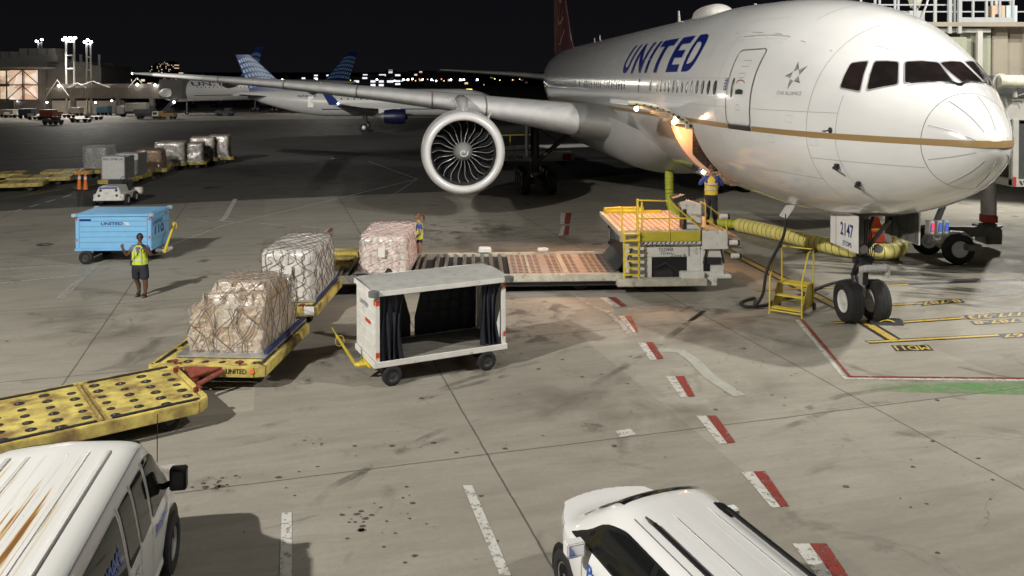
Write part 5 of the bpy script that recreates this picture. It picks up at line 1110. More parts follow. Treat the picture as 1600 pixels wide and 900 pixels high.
# ---------------- mobile steps
sf = at(1203, 490); stp = thing('service_steps', 'small yellow wheeled steps with handrails beside the nose wheel', 'steps', (6.82, 22.86, 0), R(-35))
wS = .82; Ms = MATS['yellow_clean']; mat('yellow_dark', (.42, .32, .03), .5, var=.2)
def S_(x, y, z): return (y, x, z)
mb = MB()
for k, (x, z) in enumerate(((.0, .18), (.30, .46), (.55, .74))): mb.bx(.02, wS-.02, x, x+(.22 if k < 2 else .48), z-.035, z)
mb.build('treads', Ms, stp, bev=.006)
mb = MB()
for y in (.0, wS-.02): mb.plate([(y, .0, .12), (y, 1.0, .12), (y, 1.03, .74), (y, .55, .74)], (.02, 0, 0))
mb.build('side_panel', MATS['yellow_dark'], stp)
mb = MB()
for y in (-.02, wS+.02): mb.tube([(y, -.02, .02), (y, -.02, .95), (y, .52, 1.62), (y, .95, 1.66), (y, 1.0, 1.60), (y, 1.02, .12)], .023, 8)
mb.tube([(-.02, -.02, .1), (wS+.02, -.02, .1)], .022, 8); mb.tube([(-.02, 1.02, .14), (wS+.02, 1.02, .14)], .022, 8); mb.tube([(-.02, .98, 1.66), (wS+.02, .98, 1.66)], .02, 8); mb.build('handrail', Ms, stp, smooth=50)
mb = MB(); mb.tube([(-.02, .7, 1.66), (-.02, 1.0, 1.66)], .032, 8); mb.tube([(wS+.02, .7, 1.66), (wS+.02, 1.0, 1.66)], .032, 8); mb.build('rail_padding', MATS['rubber'], stp)
mb = MB(); [mb.lathe([(0, .03), (.06, .03), (.062, .001)], 'Z', 10, (y, -.02, 0)) for y in (-.02, wS+.02)]; mb.build('foot', Ms, stp)
for y in (-.06, wS+.06): wheel(stp, (y, .96, .11), .11, .05, 'X', rim='rim_dark')

# ---------------- air duct, power cable, hoses
def corr(name, pts, r, m, label, cat, pitch=.16, amp=.10, rib='duct_rib', group=None):
    """ribbed hose along a path"""
    P = [Vector(p) for p in pts]; Q = []
    for i in range(len(P)-1):
        p0, p1, p2, p3 = P[max(i-1, 0)], P[i], P[i+1], P[min(i+2, len(P)-1)]; n = max(3, int((p2-p1).length/.035))
        for k in range(n):
            t = k/n; Q.append(.5*((2*p1)+(p2-p0)*t+(2*p0-5*p1+4*p2-p3)*t*t+(3*p1-p0-3*p2+p3)*t**3))
    Q.append(P[-1]); d = 0; rs = []
    for i, q in enumerate(Q):
        if i: d += (q-Q[i-1]).length
        rs.append(r*(1-amp+amp*abs(math.sin(math.pi*d/pitch))**.6))
    mb = MB(); mb.tube(Q, rs, 20); o = mb.build(name, MATS[m], None, smooth=50); tag(o, label, cat, group); d = 0; nx = pitch; mb = MB()
    for i in range(1, len(Q)-1):
        d += (Q[i]-Q[i-1]).length
        if d > nx:
            nx += pitch; t = (Q[i+1]-Q[i-1]).normalized(); mb.tube([Q[i]-t*.012, Q[i]+t*.012], r*(1-amp)+.012, 18, cap=False)
    mb.build('duct_rings', MATS[rib], o); return o
mat('duct_yellow', (.88, .79, .26), .5, var=.12, vscale=2, spec=.4); mat('duct_lime', (.50, .55, .05), .5, var=.1, vscale=2); mat('duct_rib', (.16, .13, .03), .7)
corr('air_duct', [(6.55, 36.6, 2.75), (6.55, 36.55, 1.6), (6.6, 36.3, .85), (7.0, 36.0, .42), (8.2, 35.8, .3), (9.1, 35.2, .3)], .19, 'duct_lime', 'lime yellow upper length of ribbed air duct hanging from the belly behind the loader', 'air duct', .17, .12)
corr('air_duct', [(9.15, 35.1, .3), (9.75, 34.0, .3), (10.4, 32.6, .3), (11.0, 31.2, .3), (11.65, 30.1, .3), (12.6, 29.6, .3), (13.3, 29.8, .32), (13.65, 30.3, .5), (13.85, 30.9, .9)], .28, 'duct_yellow', 'long pale yellow ribbed air duct lying along the apron to the nose gear', 'air duct', .26, .04)
mb = MB(); c = at(1047, 262, 2.85)
mb.loft([[(6.2, 36.2, 3.05), (6.95, 36.2, 3.05), (6.95, 36.9, 3.05), (6.2, 36.9, 3.05)], [(6.3, 36.3, 2.75), (6.82, 36.3, 2.75), (6.82, 36.8, 2.75), (6.3, 36.8, 2.75)]]); tag(mb.build('duct_adapter', MATS['aircraft_grey']), 'grey tapered box joining the air duct to the belly', 'duct adapter')
def hose(name, pts, r, m, label, cat):
    P = [Vector(p) for p in pts]; Q = []
    for i in range(len(P)-1):
        p0, p1, p2, p3 = P[max(i-1, 0)], P[i], P[i+1], P[min(i+2, len(P)-1)]
        for k in range(10): t = k/10; Q.append(.5*((2*p1)+(p2-p0)*t+(2*p0-5*p1+4*p2-p3)*t*t+(3*p1-p0-3*p2+p3)*t**3))
    Q.append(P[-1]); mb = MB(); mb.tube(Q, r, 10); o = mb.build(name, MATS[m], None, smooth=60); return tag(o, label, cat)
fl = PM @ Vector((7.25, 1.2, 2.5))
g1, g2, g3 = at(1202, 466, .05), at(1160, 472, .05), at(1200, 480, .05)
hose('power_cable', [fl, fl+Vector((-.25, -.5, -.55)), (6.75, 22.9, 1.2), (6.62, 22.9, .5), (6.5, 23.3, .06), at(1180, 466, .05), at(1158, 472, .05), at(1165, 479, .05), at(1195, 477, .05), (7.2, 23.9, .05), (8.2, 24.6, .05), (9.6, 26.0, .05), (11, 26.9, .05)], .04, 'rubber', 'black ground power cable hanging from the belly and looping on the concrete by the steps', 'power cable')
# chocks
ck = thing('wheel_chock', 'flat black wheel chock with a yellow grip against the nose tyre', 'wheel chock', tuple(at(1383, 506).xy)+(0,), R(-4)); mb = MB(); mb.loft([[(-.42, -.16, 0), (.42, -.16, 0), (.42, .16, 0), (-.42, .16, 0)], [(-.40, -.09, .13), (.40, -.09, .13), (.40, .09, .13), (-.40, .09, .13)]]); mb.build('block', MATS['rubber'], ck, bev=.01); mb = MB(); mb.tube([(-.18+.36*k/8, -.13-.0*k, .085+.05*math.sin(math.pi*k/8)) for k in range(9)], .013, 5); mb.build('grip', MATS['yellow_clean'], ck)
# cones
co = thing('traffic_cone', 'tall orange traffic cone, left of the pair by the dollies', 'traffic cone', tuple(at(124, 297).xy)+(0,), 0, 'orange cones by the container dollies')
mb = MB(); mb.lathe([(.03, .14), (.5, .09), (1.12, .04), (1.15, .001)], 'Z', 20); mb.build('cone', MATS['orange'], co, smooth=50); mb = MB(); mb.box((0, 0, .025), (.38, .38, .05)); mb.build('base', MATS['rubber'], co, bev=.01); mb = MB(); mb.lathe([(.62, .09), (.78, .074)], 'Z', 20); mb.f = [f for f in mb.f if len(f) == 4]; mb.build('collar', MATS['label_white'], co)
dup(co, tuple(at(133.5, 297.5).xy)+(0,), 0, 'tall orange traffic cone, right of the pair and nearest the containers')
# ================================================================ containers and pallets on the dollies at the left
mat('container_white', (.62, .63, .64), .4, .1, var=.12, vscale=4); mat('container_canvas', (.66, .66, .64), .5, var=.1, vscale=3, bump=.2, bscale=5)
def flatdolly(loc, rz, label, L_=1.75, W_=1.6): return dolly(loc, rz, L_, W_, label, simple=True, group='yellow dollies in the far rows')
def row(uv, z=.5): return tuple(at(uv[0], uv[1], z).xy)+(0,)
ld1 = load(row((156, 262)), 0, 1.55, 1.5, 1.35, 'film_silver' if 'film_silver' in MATS else (mat('film_silver', (.45, .45, .45), .3, .3, var=.6, vscale=14, bump=1, bscale=20) and 'film_silver'), 'net_grey' if 'net_grey' in MATS else (mat('net_grey', (.5, .5, .5), .6) and 'net_grey'), 'silver-grey netted load on a dolly behind the white containers', 'loads on the far dolly row', 21, .04, (12, 8))
flatdolly(row((158, 264)), 0, 'yellow dolly under the silver-grey netted load')
def ake(loc, rz, label, txt=None):
    t = thing('air_container', label, 'air container', (loc[0], loc[1], .52), rz, 'white air containers')
    mb = MB(); mb.loft([[(-.75, y, 0), (.75, y, 0), (.75, y, 1.35), (-.75, y, 1.35)] for y in (0, 1.45)]); mb.build('shell', MATS['container_white'], t, bev=.02)
    mb = MB(); mb.grid(lambda u, v: (-.69+1.38*u, -.012-.02*math.sin(math.pi*u)*math.sin(math.pi*v), .07+1.05*v), 8, 6); mb.build('door_curtain', MATS['container_canvas'], t, smooth=60)
    mb = MB(); mb.bx(-.75, .75, -.014, -.008, 1.13, 1.33); bnd = mb.build('id_band', MATS['white_paint'], t)
    if txt: write(txt, 1.3, .14, (-.66, -.018, 1.16), (1, 0, 0), (0, 0, 1), 'band_blue' if 'band_blue' in MATS else (mat('band_blue', (.02, .06, .30), .4) and 'band_blue'), bnd, .01)
    mb = MB(); mb.bx(.752, .756, .1, 1.35, 1.15, 1.3); mb.build('side_band', MATS['band_blue'], t)
    mb = MB(); [mb.bx(x-.03, x+.03, -.03, 1.47, .0, 1.36) for x in (-.73, .73)]; mb.bx(-.78, .78, -.03, 1.5, -.02, .04); mb.build('edge_frame', MATS['aluminium'], t); t.scale = (.88, .88, .95); return t
c1 = ake(row((177, 281)), R(2), 'white air container with the code AKE 20948 UA, front of the pair behind the tractor', 'AKE 20948 UA'); flatdolly((c1.location.x, c1.location.y+.7, 0), 0, 'yellow dolly under the white container coded AKE 20948 UA', 1.7, 1.9)
c2 = ake(row((199, 274)), R(2), 'second white air container, half hidden to the right of the coded one', 'UA'); flatdolly((c2.location.x, c2.location.y+.7, 0), 0, 'yellow dolly under the second white container', 1.7, 1.9)
for i, (u, v, w_, h_, fm, tx) in enumerate(((236, 262, 1.6, 1.15, 'film_brown', 'brown taped load tapering at the top, right of the white containers'), (268, 253, 2.0, 1.35, 'film_grey', 'tall shiny wrapped load, left of the four on the far dollies'), (300, 251, 1.7, 1.2, 'film_grey', 'shorter shiny wrapped load in front between its two taller neighbours'), (318, 246, 1.7, 1.45, 'film_grey', 'wide shiny wrapped load second from the right end of the row'), (343, 244, 1.5, 1.5, 'film_grey', 'last shiny wrapped load at the right end of the far row'))):
    load(row((u, v)), R(12), w_, 1.7, h_, fm, 'net_rope', tx, 'loads on the far dolly row', 30+i, .06, (7, 4)); q = row((u, v)); flatdolly(q, R(12), 'yellow dolly under the '+['brown taped load', 'tallest left shiny load', 'shorter shiny load', 'wide shiny load', 'last shiny load'][i], 2.2, 1.9)
for i, (u, v, L_, tx) in enumerate(((22, 284, 3.2, 'empty yellow dolly at the left edge, nearest of the far four'), (64, 275, 3.4, 'empty yellow dolly in the middle of the far four'), (8, 270, 2.2, 'short empty yellow dolly farthest left behind the others'), (108, 266, 3.0, 'empty yellow dolly with pale boards next to the silver-grey load'))):
    flatdolly(row((u, v)), R(18), tx, L_, 2.0)
# small white tractor towing the row
tr = thing('tow_tractor', 'small white baggage tractor with perforated nose behind the blue cart', 'tow tractor', tuple(at(174, 321).xy)+(0,), R(6))
mb = MB(); mb.prism([(-.72, -.4), (.72, -.4), (.72, 1.5), (-.72, 1.5)], .28, .62); mb.loft([[(-.72, -.5, .3), (.72, -.5, .3), (.72, .7, .3), (-.72, .7, .3)], [(-.45, -.38, .98), (.45, -.38, .98), (.5, .7, .98), (-.5, .7, .98)]]); tb = mb.build('body', MATS['white_paint'], tr, bev=.03)
mb = MB(); mb.loft([[(-.44, -.395, .88), (.44, -.395, .88), (.42, -.385, .96), (-.42, -.385, .96)], [(-.44, -.41, .88), (.44, -.41, .88), (.42, -.40, .96), (-.42, -.40, .96)]]); mb.build('blue_band', MATS['band_blue'], tb)
mb = MB(); [mb.box((-.2+.1*i, -.445-.0*j+.012*j, .5+.07*j), (.035, .03, .03)) for i in range(5) for j in range(5)]; mb.build('grille_holes', MATS['black'], tb)
for x, z in ((-.42, .55), (.42, .55), (-.36, .8), (.38, .8)): mb = MB(); mb.lathe([(-.49+(z-.55)*.15, .001), (-.485+(z-.55)*.15, .06), (-.42, .07)], 'Y', 14, (x, 0, z)); mb.build('headlight', MATS['rim_dark'], tb, smooth=50)
mb = MB(); mb.bx(-.6, .6, .8, 1.25, .62, .8); mb.bx(-.6, .6, 1.25, 1.35, .62, 1.15); mb.build('seat', MATS['black'], tr, bev=.03)
mb = MB(); mb.tube([(.3, .75, .9), (.3, .95, 1.2)], .025, 6); mb.tube([(.3+.17*math.cos(q/12*6.283), .95+.06*math.sin(q/12*6.283), 1.2+.15*math.sin(q/12*6.283)) for q in range(13)], .018, 6); mb.build('steering_wheel', MATS['black'], tr)
for x in (-.75, .75):
    for y in (.0, 1.2): wheel(tr, (x, y, .28), .28, .2, 'X')
mb = MB(); mb.bx(.45, .95, 1.5, 1.9, .35, .70); mb.build('rear_fender', MATS['white_paint'], tr, bev=.05)

# ================================================================ people
mat('skin_dark', (.13, .065, .04), .5, var=.1, vscale=20); mat('skin_tan', (.32, .18, .12), .5); mat('hi_vis', (.62, .78, .06), .55, var=.1, vscale=9); mat('hi_vis_orange', (.80, .56, .05), .55, var=.1, vscale=9); mat('reflective', (.62, .62, .6), .3)
mat('shirt_grey', (.16, .15, .22), .7, var=.15, vscale=8); mat('shirt_blue', (.03, .06, .28), .7, var=.15, vscale=8); mat('shorts', (.022, .024, .036), .75, var=.2, vscale=9); mat('hair_dark', (.012, .01, .009), .5); mat('hair_brown', (.10, .045, .022), .5, var=.3, vscale=30); mat('shoe', (.012, .012, .013), .5)
def skin(name, V, E_, m, parent, sub=2, root=0, loc=(0, 0, 0), clip=None):
    """V: list of (x,y,z,rx,ry) joints; E_: bones; grown with the Skin modifier and frozen to a mesh"""
    me = bpy.data.meshes.new(name); me.from_pydata([v[:3] for v in V], E_, []); o = bpy.data.objects.new(name, me); C.objects.link(o)
    md = o.modifiers.new('s', 'SKIN'); md.use_smooth_shade = True
    for i, v in enumerate(V): sv = me.skin_vertices[0].data[i]; kk = 1.17 if v[3] > .025 else 1.08; sv.radius = (v[3]*kk, (v[4] if len(v) > 4 else v[3])*kk); sv.use_root = (i == root)
    sb = o.modifiers.new('u', 'SUBSURF'); sb.levels = sub; sb.render_levels = sub
    dg = bpy.context.evaluated_depsgraph_get(); dg.update(); m2 = bpy.data.meshes.new_from_object(o.evaluated_get(dg)); o.modifiers.clear(); o.data = m2; bpy.data.meshes.remove(me)
    if clip:
        bm = bmesh.new(); bm.from_mesh(m2)
        for co_, no_ in clip: bmesh.ops.bisect_plane(bm, geom=bm.verts[:]+bm.edges[:]+bm.faces[:], plane_co=co_, plane_no=no_, clear_outer=True)
        bm.to_mesh(m2); bm.free()
    m2.shade_smooth(); m2.materials.clear(); m2.materials.append(MATS[m]); o.name = name
    o.parent = parent; return o
def hand(V, E_, wi, wrist, d, side, up, curl=.5):
    """palm and five fingers rooted at the wrist joint; d = pointing direction"""
    d = Vector(d).normalized(); s = Vector(side).normalized(); u = Vector(up).normalized(); w0 = Vector(wrist)
    p = w0+d*.045; V.append((*p, .030, .016)); pi_ = len(V)-1; E_.append((wi, pi_)); k = p+d*.035; V.append((*k, .034, .014)); ki = len(V)-1; E_.append((pi_, ki))
    for j, (off, ln) in enumerate(((-.027, .062), (-.009, .072), (.009, .068), (.026, .052))):
        a = k+s*off+d*.02; b = a+d*ln*.5-u*ln*.3*curl; c = b+d*ln*.35*(1-curl)-u*ln*.6*curl
        V += [(*a, .0095), (*b, .0085), (*c, .0075)]; n = len(V); E_ += [(ki, n-3), (n-3, n-2), (n-2, n-1)]
    a = p-s*.035+d*.01; b = a+d*.03-s*.018-u*.01; c = b+d*.025-u*.01; V += [(*a, .011), (*b, .0095), (*c, .008)]; n = len(V); E_ += [(pi_, n-3), (n-3, n-2), (n-2, n-1)]
def head(parent, c, yaw, skinm, hair, hairkind='short', cap=None, tilt=0):
    """head with face, ears and hair, in the person's frame"""
    g = bpy.data.objects.new('head', None)
    M = Matrix.Translation(c) @ Matrix.Rotation(yaw, 4, 'Z') @ Matrix.Rotation(tilt, 4, 'X')
    mb = MB(); mb.M = M
    def hf(u, v):
        a = 2*math.pi*u; b = math.pi*(v-.5); x = .076*math.cos(b)*math.sin(a); y = -.098*math.cos(b)*math.cos(a); z = .122*math.sin(b)
        if z < 0: x *= 1+z*2.2; y = y*(1+z*1.6)-.01*(-z/.12)
        if y < 0:
            f = math.exp(-(x/.016)**2); y -= .026*f*math.exp(-((z+.018)/.022)**2)+.012*f*math.exp(-((z-.0)/.03)**2); y += .011*math.exp(-((abs(x)-.032)/.014)**2-((z-.012)/.014)**2); y -= .008*math.exp(-(x/.025)**2-((z+.062)/.009)**2)-.006*math.exp(-(x/.028)**2-((z+.053)/.004)**2); y -= .008*math.exp(-(x/.03)**2-((z+.10)/.015)**2)
        return (x, y, z)
    mb.grid(hf, 40, 32)
    for s in (-1, 1): mb.tube([(s*.074, .005, -.03), (s*.088, .012, -.01), (s*.090, .016, .015), (s*.080, .01, .025)], [.008, .014, .015, .008], 8)
    hd = mb.build('head', MATS[skinm], parent, smooth=80)
    mb = MB(); mb.M = M; [mb.lathe([(-.012, .001), (-.008, .008), (0, .011), (.01, .005)], 'Y', 10, (s*.031, -.083, .012)) for s in (-1, 1)]; mb.build('eyes', MATS['label_white'], hd); mb = MB(); mb.M = M; [mb.lathe([(-.0135, .001), (-.012, .005), (-.008, .0055)], 'Y', 8, (s*.031, -.083, .012)) for s in (-1, 1)]; [mb.box((s*.031, -.091, .031), (.034, .008, .006)) for s in (-1, 1)]; mb.build('brows_and_pupils', MATS['hair_dark'], hd)
    mb = MB(); mb.M = M; mb.box((0, -.094, -.052), (.042, .008, .007)); mb.build('mouth', MATS['red_mark'] if skinm != 'skin_dark' else MATS['hair_dark'], hd)
    mb = MB(); mb.M = M
    def hr(u, v):
        a = 2*math.pi*u; lo = -.15 if math.cos(a) < .2 else .30; b = lo*1.0+(math.pi/2-lo)*v; return (.084*math.cos(b)*math.sin(a), -.104*math.cos(b)*math.cos(a)+.004, .130*math.sin(b)+.002)
    mb.grid(hr, 36, 12); mb.build('hair', MATS[hair], parent, smooth=80)
    if hairkind == 'pony': mb = MB(); mb.M = M; mb.tube([(0, .10, .05), (0, .15, .055), (0, .185, .0), (0, .18, -.09), (0, .165, -.17), (0, .155, -.22)], [.02, .035, .038, .034, .024, .006], 10); mb.build('ponytail', MATS[hair], parent, smooth=80)
    if cap:
        mb = MB(); mb.M = M
        mb.grid(lambda u, v: (.092*math.cos(.28+1.29*v)*math.sin(2*math.pi*u), -.112*math.cos(.28+1.29*v)*math.cos(2*math.pi*u)+.003, .142*math.sin(.28+1.29*v)-.002), 30, 10); mb.grid(lambda u, v: ((u-.5)*.14*(1-.25*v), -.098-.075*v+.02*abs(2*u-1)**2, .045-.014*v-.02*(2*u-1)**2), 10, 4); mb.build('cap', MATS[cap], parent, smooth=80)
    return hd
# --- the man signalling: feet apart, right hand raised, left hand at the radio mic, looking to his left (image right)
pm = thing('person', 'person in yellow vest, dark shorts and cap raising one hand before the blue cart', 'person', (-10.88, 24.62, 0), R(2))
def standing(pm, skinm, arms, hands, hd_yaw, torso_lean=(0, 0), feet=((-.10, .03), (.13, -.04)), bare_legs=True):
    lx, ly = torso_lean
    V = [(0, 0, .93, .135, .115), (0, 0, 1.05, .135, .12), (lx*.5, ly*.5, 1.22, .145, .12), (lx, ly, 1.38, .15, .115), (lx, ly, 1.485, .085, .08), (lx, ly, 1.55, .058, .058), (lx, ly-.005, 1.60, .055, .06)]
    E_ = [(0, 1), (1, 2), (2, 3), (3, 4), (4, 5), (5, 6)]
    for s, (fx, fy) in zip((-1, 1), feet):
        n = len(V); V += [(s*.085, 0, .86, .095), (s*.095+fx*.3, -.0+fy*.4, .66, .085), ((s*.1+fx)*.5+s*.035, -.01+fy*.7, .48, .062), (fx+s*.01, .02+fy, .33, .062), (fx, .015+fy, .14, .040), (fx, .01+fy, .08, .042), (fx+s*.01, -.09+fy, .04, .038), (fx+s*.015, -.17+fy, .03, .026)]
        E_ += [(0, n)]+[(n+i, n+i+1) for i in range(7)]
    for s, (el, wr) in zip((-1, 1), arms):
        n = len(V); V += [(s*.185+lx, ly, 1.425, .062), (*el, .046), (*[(a+b)/2 for a, b in zip(el, wr)], .042), (*wr, .028)]; E_ += [(3, n), (n, n+1), (n+1, n+2), (n+2, n+3)]; h = hands[0 if s < 0 else 1]; hand(V, E_, n+3, wr, *h)
    return V, E_
aL = ((-.36, -.02, 1.20), (-.42, -.16, 1.42)); aR = ((.36, -.06, 1.20), (.20, -.20, 1.46))
V, E_ = standing(pm, 'skin_dark', (aL, aR), (((0, -.15, 1), (1, 0, 0), (0, -1, 0), .45), ((-.5, .25, .8), (0, 1, 0), (1, 0, 0), .8)), 0, feet=((-.07, .08), (.16, -.05)))
skin('body', V, E_, 'skin_dark', pm); head(pm, Vector((.01, -.01, 1.71)), R(50), 'skin_dark', 'hair_dark', cap='hair_dark')
skin('shirt', [(0, 0, .98, .165, .14), (0, 0, 1.12, .16, .138), (0, 0, 1.25, .165, .138), (0, 0, 1.39, .165, .128), (0, 0, 1.47, .10, .09), (-.19, 0, 1.425, .078), (-.285, -.012, 1.305, .068), (.19, 0, 1.425, .078), (.285, -.03, 1.31, .068)], [(0, 1), (1, 2), (2, 3), (3, 4), (3, 5), (5, 6), (3, 7), (7, 8)], 'shirt_grey', pm, clip=[((0, 0, 1.52), (0, 0, 1))])

def garment(parent, rings, m, name):
    mb = MB(); mb.loft([[(cx_+rx*math.copysign(abs(math.cos(q))**.85, math.cos(q)), cy_+ry*math.copysign(abs(math.sin(q))**.85, math.sin(q)), z+.004*math.sin(5*q+z*30)) for q in [2*math.pi*i/28 for i in range(28)]] for z, rx, ry, cx_, cy_ in rings]); return mb.build(name, MATS[m], parent, smooth=70)
def band_on(parent, z, wx_, wy, h, m='reflective'):
    mb = MB(); mb.grid(lambda u, v: (wx_*math.cos(2*math.pi*u), wy*math.sin(2*math.pi*u), z+h*(v-.5)), 30, 1); mb.build('reflective_band', MATS[m], parent, smooth=80)
vt = garment(pm, [(.95, .215, .165, 0, 0), (1.1, .215, .17, 0, 0), (1.25, .215, .168, 0, 0), (1.37, .22, .155, 0, 0), (1.45, .175, .13, 0, 0), (1.50, .10, .10, 0, 0)], 'hi_vis', 'vest')
mb = MB(); [mb.tube([(x, -.172, .97), (x*.95, -.175, 1.25), (x*.8, -.14, 1.44)], .014, 5) for x in (-.11, .11)]; mb.build('reflective_band', MATS['reflective'], vt); band_on(vt, 1.08, .222, .178, .045)
mb = MB(); mb.plate([(-.06, -.165, 1.47), (.06, -.165, 1.47), (.0, -.185, 1.22)], (0, .02, 0)); mb.build('neck_opening', MATS['shirt_grey'], vt)
skin('shorts', [(0, 0, 1.06, .17, .145), (0, 0, .92, .185, .15), (-.10, 0, .80, .125), (-.11, .03, .64, .122), (-.105, .05, .46, .115), (.11, 0, .80, .125), (.13, -.01, .64, .122), (.145, -.03, .46, .115)], [(0, 1), (1, 2), (2, 3), (3, 4), (1, 5), (5, 6), (6, 7)], 'shorts', pm, clip=[((0, 0, .52), (0, 0, -1))])
for fx, fy in ((-.07, .08), (.16, -.05)): skin('shoe', [(fx, .03+fy, .05, .05), (fx, -.05+fy, .045, .052), (fx, -.15+fy, .035, .042), (fx, .012+fy, .15, .048)], [(0, 1), (1, 2), (0, 3)], 'shoe', pm)
mb = MB(); mb.tube([(.2, -.22, 1.48), (.1, -.22, 1.36), (-.05, -.21, 1.2), (-.16, -.15, 1.06), (-.2, -.08, 1.0)], .009, 6); mb.bx(-.24, -.17, -.09, -.04, .92, 1.06); mb.box((.18, -.24, 1.53), (.05, .04, .07)); mb.build('radio', MATS['black'], pm)
# --- worker on the loader, back to us, leaning to the hold
pw_ = thing('person', 'person in an orange-yellow vest and dark trousers standing on the loader at the hold', 'person', (5.98, 26.2, PZ), R(168))
V, E_ = standing(pw_, 'skin_tan', (((-.34, -.12, 1.22), (-.30, -.36, 1.30)), ((.34, -.1, 1.22), (.28, -.34, 1.28))), (((0, -1, .1), (1, 0, 0), (0, 0, 1), .6), ((0, -1, .1), (1, 0, 0), (0, 0, 1), .6)), 0, (0, -.07), feet=((-.12, .0), (.12, .02)))
skin('body', V, E_, 'skin_tan', pw_); head(pw_, Vector((0, -.09, 1.71)), 0, 'skin_tan', 'hair_brown', tilt=.25)
skin('shirt', [(0, -.01, 1.0, .162, .138), (0, -.03, 1.2, .16, .138), (0, -.07, 1.39, .165, .128), (0, -.07, 1.47, .10, .09), (-.19, -.07, 1.425, .078), (-.34, -.12, 1.22, .062), (-.31, -.34, 1.29, .046), (.19, -.07, 1.425, .078), (.34, -.1, 1.22, .062), (.285, -.32, 1.275, .046)], [(0, 1), (1, 2), (2, 3), (2, 4), (4, 5), (5, 6), (2, 7), (7, 8), (8, 9)], 'shirt_blue', pw_)
vt = garment(pw_, [(.93, .20, .16, 0, 0), (1.1, .20, .165, 0, -.02), (1.25, .205, .165, 0, -.05), (1.38, .21, .155, 0, -.07), (1.45, .165, .13, 0, -.075), (1.50, .10, .10, 0, -.08)], 'hi_vis_orange', 'vest'); band_on(vt, 1.10, .207, .186, .05); band_on(vt, 1.27, .213, .215, .05)
skin('trousers', [(0, 0, 1.08, .155, .135), (0, 0, .90, .155, .135), (-.09, 0, .80, .108), (-.11, 0, .50, .084), (-.12, .01, .13, .068), (.09, 0, .80, .108), (.11, .01, .50, .084), (.12, .02, .13, .068)], [(0, 1), (1, 2), (2, 3), (3, 4), (1, 5), (5, 6), (6, 7)], 'shorts', pw_)
for fx, fy in ((-.12, 0), (.12, .02)): skin('shoe', [(fx, .03+fy, .05, .05), (fx, -.05+fy, .045, .052), (fx, -.15+fy, .035, .042), (fx, .012+fy, .15, .05)], [(0, 1), (1, 2), (0, 3)], 'shoe', pw_)
tab = MB(); tab.box((6.18, 26.62, PZ+1.42), (.03, .24, .32), R(-20), ry=.5); tag(tab.build('clipboard', MATS['aluminium']), 'grey clipboard held by the worker on the loader', 'clipboard')
# --- woman with a ponytail behind the pink load
pf = thing('person', 'person with a brown ponytail and blue sleeves behind the pink netted pallet', 'person', (-3.28, 28.55, 0), R(-75))
V, E_ = standing(pf, 'skin_tan', (((-.27, .03, 1.18), (-.24, -.16, 1.0)), ((.27, .03, 1.18), (.24, -.14, 1.02))), (((0, -.6, -.8), (1, 0, 0), (0, -1, 0), .4), ((0, -.6, -.8), (1, 0, 0), (0, -1, 0), .4)), 0, feet=((-.09, 0), (.09, 0)))
skin('body', V, E_, 'skin_tan', pf); head(pf, Vector((0, -.01, 1.71)), 0, 'skin_tan', 'hair_brown', 'pony', tilt=.2)
skin('shirt', [(0, 0, 1.0, .148, .128), (0, 0, 1.2, .142, .124), (0, 0, 1.39, .152, .118), (0, 0, 1.46, .09, .085), (-.18, 0, 1.42, .068), (-.245, .02, 1.28, .058), (.18, 0, 1.42, .068), (.245, .02, 1.28, .058)], [(0, 1), (1, 2), (2, 3), (2, 4), (4, 5), (2, 6), (6, 7)], 'shirt_blue', pf)
vt = garment(pf, [(.95, .175, .145, 0, 0), (1.1, .165, .145, 0, 0), (1.25, .175, .145, 0, 0), (1.37, .185, .138, 0, 0), (1.45, .14, .12, 0, 0), (1.49, .09, .09, 0, 0)], 'hi_vis', 'vest'); band_on(vt, 1.12, .18, .165, .05)
skin('trousers', [(0, 0, 1.08, .145, .125), (0, 0, .90, .15, .13), (-.085, 0, .80, .10), (-.09, 0, .50, .078), (-.09, .01, .10, .06), (.085, 0, .80, .10), (.09, 0, .50, .078), (.09, .01, .10, .06)], [(0, 1), (1, 2), (2, 3), (3, 4), (1, 5), (5, 6), (6, 7)], 'shorts', pf)
for fx in (-.09, .09): skin('shoe', [(fx, .03, .05, .045), (fx, -.05, .045, .046), (fx, -.14, .035, .038)], [(0, 1), (1, 2)], 'shoe', pf)
# --- worker crouching behind the curtain cart, only the dark cap shows
pk = thing('person', 'person hidden behind the curtain-sided cart, only a dark cap shows over its roof', 'person', (-3.05, 20.3, 0), R(160))
V, E_ = standing(pk, 'skin_tan', (((-.30, 0, 1.18), (-.30, -.2, 1.02)), ((.30, 0, 1.18), (.28, -.2, 1.05))), (((0, -.8, -.6), (1, 0, 0), (0, -1, 0), .5), ((0, -.8, -.6), (1, 0, 0), (0, -1, 0), .5)), 0)
for i in range(len(V)): V[i] = (V[i][0], V[i][1], V[i][2]*.955)+tuple(V[i][3:])
skin('body', V, E_, 'skin_tan', pk); head(pk, Vector((0, -.01, 1.63)), 0, 'skin_tan', 'hair_dark', cap='hair_dark')
skin('shirt', [(0, 0, .95, .16, .14), (0, 0, 1.15, .155, .135), (0, 0, 1.33, .16, .125), (-.18, 0, 1.36, .07), (-.27, .0, 1.2, .06), (.18, 0, 1.36, .07), (.27, .0, 1.2, .06)], [(0, 1), (1, 2), (2, 3), (3, 4), (2, 5), (5, 6)], 'shirt_blue', pk)
